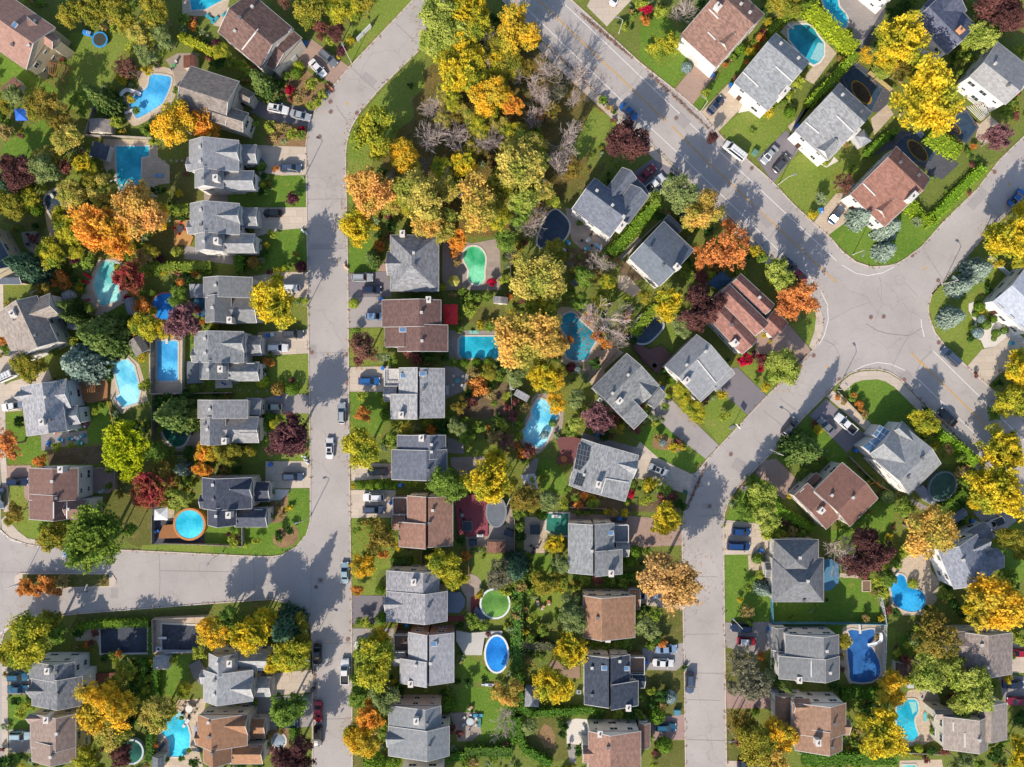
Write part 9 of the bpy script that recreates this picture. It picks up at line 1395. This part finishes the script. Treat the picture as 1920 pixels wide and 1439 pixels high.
# low planting that fills the back yards between the bushes
from mathutils import noise as _mn
frng = random.Random(31); KS = ('sg', 'sg', 'dg', 'ss', 'st', 'olivebrown', 'olive', 'sg', 'dg', 'dg', 'sl', 'sg', 'ss', 'sy', 'sr', 'sg')
for _ in range(9000):
    x, y = frng.uniform(-112, 112), frng.uniform(-84, 84)
    cl = _mn.noise(Vector((x * .13, y * .13, 2.0)))
    if cl < -.05 or inpoly(x, y, PAVED) or (inpoly(x, y, GRASSY) and frng.random() < .94): continue
    r = frng.uniform(.4, 1.15)
    if any(inpoly(x + dx, y + dy, PAVED) for dx, dy in ((.9, 0), (-.9, 0), (0, .9), (0, -.9))) and frng.random() < .85: continue
    if any(p.inside(x, y, .5) for _h, ps in HOUSES for p in ps): continue
    k = frng.choice(KS); ca, cb = PL[k][1:3]
    LOW.append((form('tuft', frng.randrange(3)), leafmat(k, ca, cb), x, y, r * frng.uniform(.9, 1.8), r, frng.uniform(.8, 1.2), frng.uniform(0, 6.28)))
def low_plants():
    mats = []; V, T, MI, n0 = [], [], [], 0
    for me, mat, x, y, hh, r, asp, rot in LOW:
        if mat not in mats: mats.append(mat)
        k = len(me.vertices); co = np.empty(k * 3, dtype=np.float32); me.vertices.foreach_get('co', co); co = co.reshape(-1, 3) * np.array([r * asp, r / asp, hh * .56])
        c, s_ = math.cos(rot), math.sin(rot); co = np.stack([co[:, 0] * c - co[:, 1] * s_ + x, co[:, 0] * s_ + co[:, 1] * c + y, co[:, 2] + hh * .46], 1)
        V.append(co); nf = len(me.polygons); t = np.empty(nf, dtype=np.float32); me.attributes['tone'].data.foreach_get('value', t); T.append(t); MI += [mats.index(mat)] * nf
    V = np.concatenate(V); T = np.concatenate(T); n = len(T); me = bpy.data.meshes.new('low_garden_plants')
    me.vertices.add(n * 4); me.vertices.foreach_set('co', V.astype(np.float32).ravel()); me.loops.add(n * 4); me.loops.foreach_set('vertex_index', np.arange(n * 4, dtype=np.int32))
    me.polygons.add(n); me.polygons.foreach_set('loop_start', np.arange(0, n * 4, 4, dtype=np.int32)); me.polygons.foreach_set('loop_total', np.full(n, 4, dtype=np.int32))
    me.polygons.foreach_set('material_index', np.array(MI, dtype=np.int32)); at = me.attributes.new('tone', 'FLOAT', 'FACE'); at.data.foreach_set('value', T); me.update()
    for m_ in mats: me.materials.append(m_)
    o = bpy.data.objects.new('low_garden_plants', me); C.objects.link(o); o['kind'] = 'stuff'; o['label'] = 'small low plants growing in the garden beds'; o['group'] = 'low garden plants'
low_plants()
# fallen leaves lying under the autumn trees and along the kerbs
rng = np.random.default_rng(4)
def litter(name, hexs, spots, lsz=.15):
    P = []
    for x, y, r, n in spots:
        a = rng.uniform(0, 6.28, n); d = r * np.sqrt(rng.random(n)) * 1.25
        P.append(np.stack([(x + d * np.cos(a) - 960) * S, (719.5 - (y + d * np.sin(a))) * S, np.full(n, .13) + rng.random(n) * .03], 1))
    P = np.concatenate(P); n = len(P); nr = np.zeros((n, 3)); nr[:, 2] = 1; nr += rng.normal(scale=.15, size=(n, 3))
    me = leaf_mesh(name, P, nr, lsz * rng.uniform(.6, 1.3, n), rng.random(n), rng)
    o = link(name, me, leafmat(name, *hexs)); o['kind'] = 'stuff'; o['label'] = 'scattered fallen leaves under the trees'
    return o
ys = [(x, y, r * 1.1, int(14 + r * 6)) for x, y, r, k, tr in FOOT if tr and k in ('yellow', 'gold', 'yg', 'oliveb', 'goldtan', 'lime')]
os_ = [(x, y, r * 1.15, int(14 + r * 7)) for x, y, r, k, tr in FOOT if tr and k in ('orange', 'orangered', 'peach', 'red', 'tanbrown', 'olivebrown', 'redbare')]
litter('fallen_yellow_leaves', ('#d2a83c', '#b08a34'), ys); litter('fallen_orange_leaves', ('#c9843c', '#a86434'), os_ + [(1105, 175, 40, 260), (930, 200, 120, 900), (870, 330, 100, 500), (1070, 640, 30, 500), (1110, 660, 40, 500)])
kb = []
for x0, y0, x1, y1, n in ((1071, 12, 1200, 122, 40), (1200, 122, 1350, 262, 36), (1327, 862, 1284, 960, 26), (1018, 78, 1150, 205, 14), (1525, 650, 1440, 740, 8), (1430, 868, 1362, 940, 10), (590, 1200, 590, 1420, 14), (1706, 730, 1880, 908, 14)):
    for i in range(n * 5):
        f = rng.random(); f = .5 * f + .5 * rng.choice([.1, .3, .35, .6, .8, .9]) ; kb.append((x0 + (x1 - x0) * f + rng.uniform(-1.5, 2.5), y0 + (y1 - y0) * f + rng.uniform(-1, 1.5), rng.uniform(.6, 2.0), 7))
for seg in (LS_L, LS_E, SS_U, SS_D, B_SW, B_SE, B_NE1, B_NE2, R_W, R_E, U_N, U_S):
    P_ = [tuple(float(c) for c in q.split(',')) for q in seg.split()]
    for (x0, y0), (x1, y1) in zip(P_, P_[1:]):
        for i in range(int(math.hypot(x1 - x0, y1 - y0) / 7)):
            f = rng.random(); kb.append((x0 + (x1 - x0) * f + rng.uniform(-3, 3), y0 + (y1 - y0) * f + rng.uniform(-3, 3), rng.uniform(.8, 3), int(rng.integers(2, 7))))
litter('kerb_leaves', ('#a08474', '#7c6256'), kb, .16)

# ================================================================ labels
def near(p, own=None, skip=()):
    best = sorted(((math.hypot(p[0] - a[0], p[1] - a[1]), a) for a in ANCH), key=lambda q: q[0])
    return [b[1] for b in best[:3]]
def rel(p, a):
    dx, dy = p[0] - a[0], p[1] - a[1]
    if abs(dx) < 22 and abs(dy) < 22: return 'at'
    if abs(dx) > 1.9 * abs(dy): return 'right of' if dx > 0 else 'left of'
    if abs(dy) > 1.9 * abs(dx): return 'below' if dy > 0 else 'above'
    return ('below right of' if dx > 0 else 'below left of') if dy > 0 else ('above right of' if dx > 0 else 'above left of')
def uniq(rows):
    d = {}
    for r in rows: d.setdefault(r[1], []).append(r)
    return d
used = set(o['label'] for o in C.objects if 'label' in o)
cnt = uniq(REG); pend = []
for look, rows in cnt.items():
    if len(rows) == 1 and len(look.split()) >= 4 and look not in used:
        rows[0][0]['label'] = look; used.add(look)
    else: pend += rows
buckets = {}
for o, look, p in pend:
    a = near(p)[0]; buckets.setdefault('%s %s %s' % (look, rel(p, a), a[2]), []).append((o, look, p))
ORD = ['first', 'second', 'third', 'fourth', 'fifth', 'sixth', 'seventh', 'eighth', 'ninth']
for base, rows in buckets.items():
    if len(rows) == 1: lab = [base]
    else:
        xs = [r[2][0] for r in rows]; ys_ = [r[2][1] for r in rows]; hor = max(xs) - min(xs) > max(ys_) - min(ys_)
        rows.sort(key=lambda r: r[2][0] if hor else r[2][1])
        if len(rows) == 2: lab = ['%s, %s one' % (base, w_) for w_ in (('left', 'right') if hor else ('upper', 'lower'))]
        elif len(rows) == 3: lab = ['%s, %s one' % (base, w_) for w_ in (('left', 'middle', 'right') if hor else ('upper', 'middle', 'lower'))]
        else: lab = ['%s, %s %s' % (base, ORD[i], 'from left' if hor else 'from top') for i in range(len(rows))]
    for (o, look, p), l in zip(rows, lab):
        if len(l.split()) > 16: print('LONG', l)
        o['label'] = l

print(len(LOW), 'MAXLEVEL', max(l for _, l in LEVELS), len(ALLB))
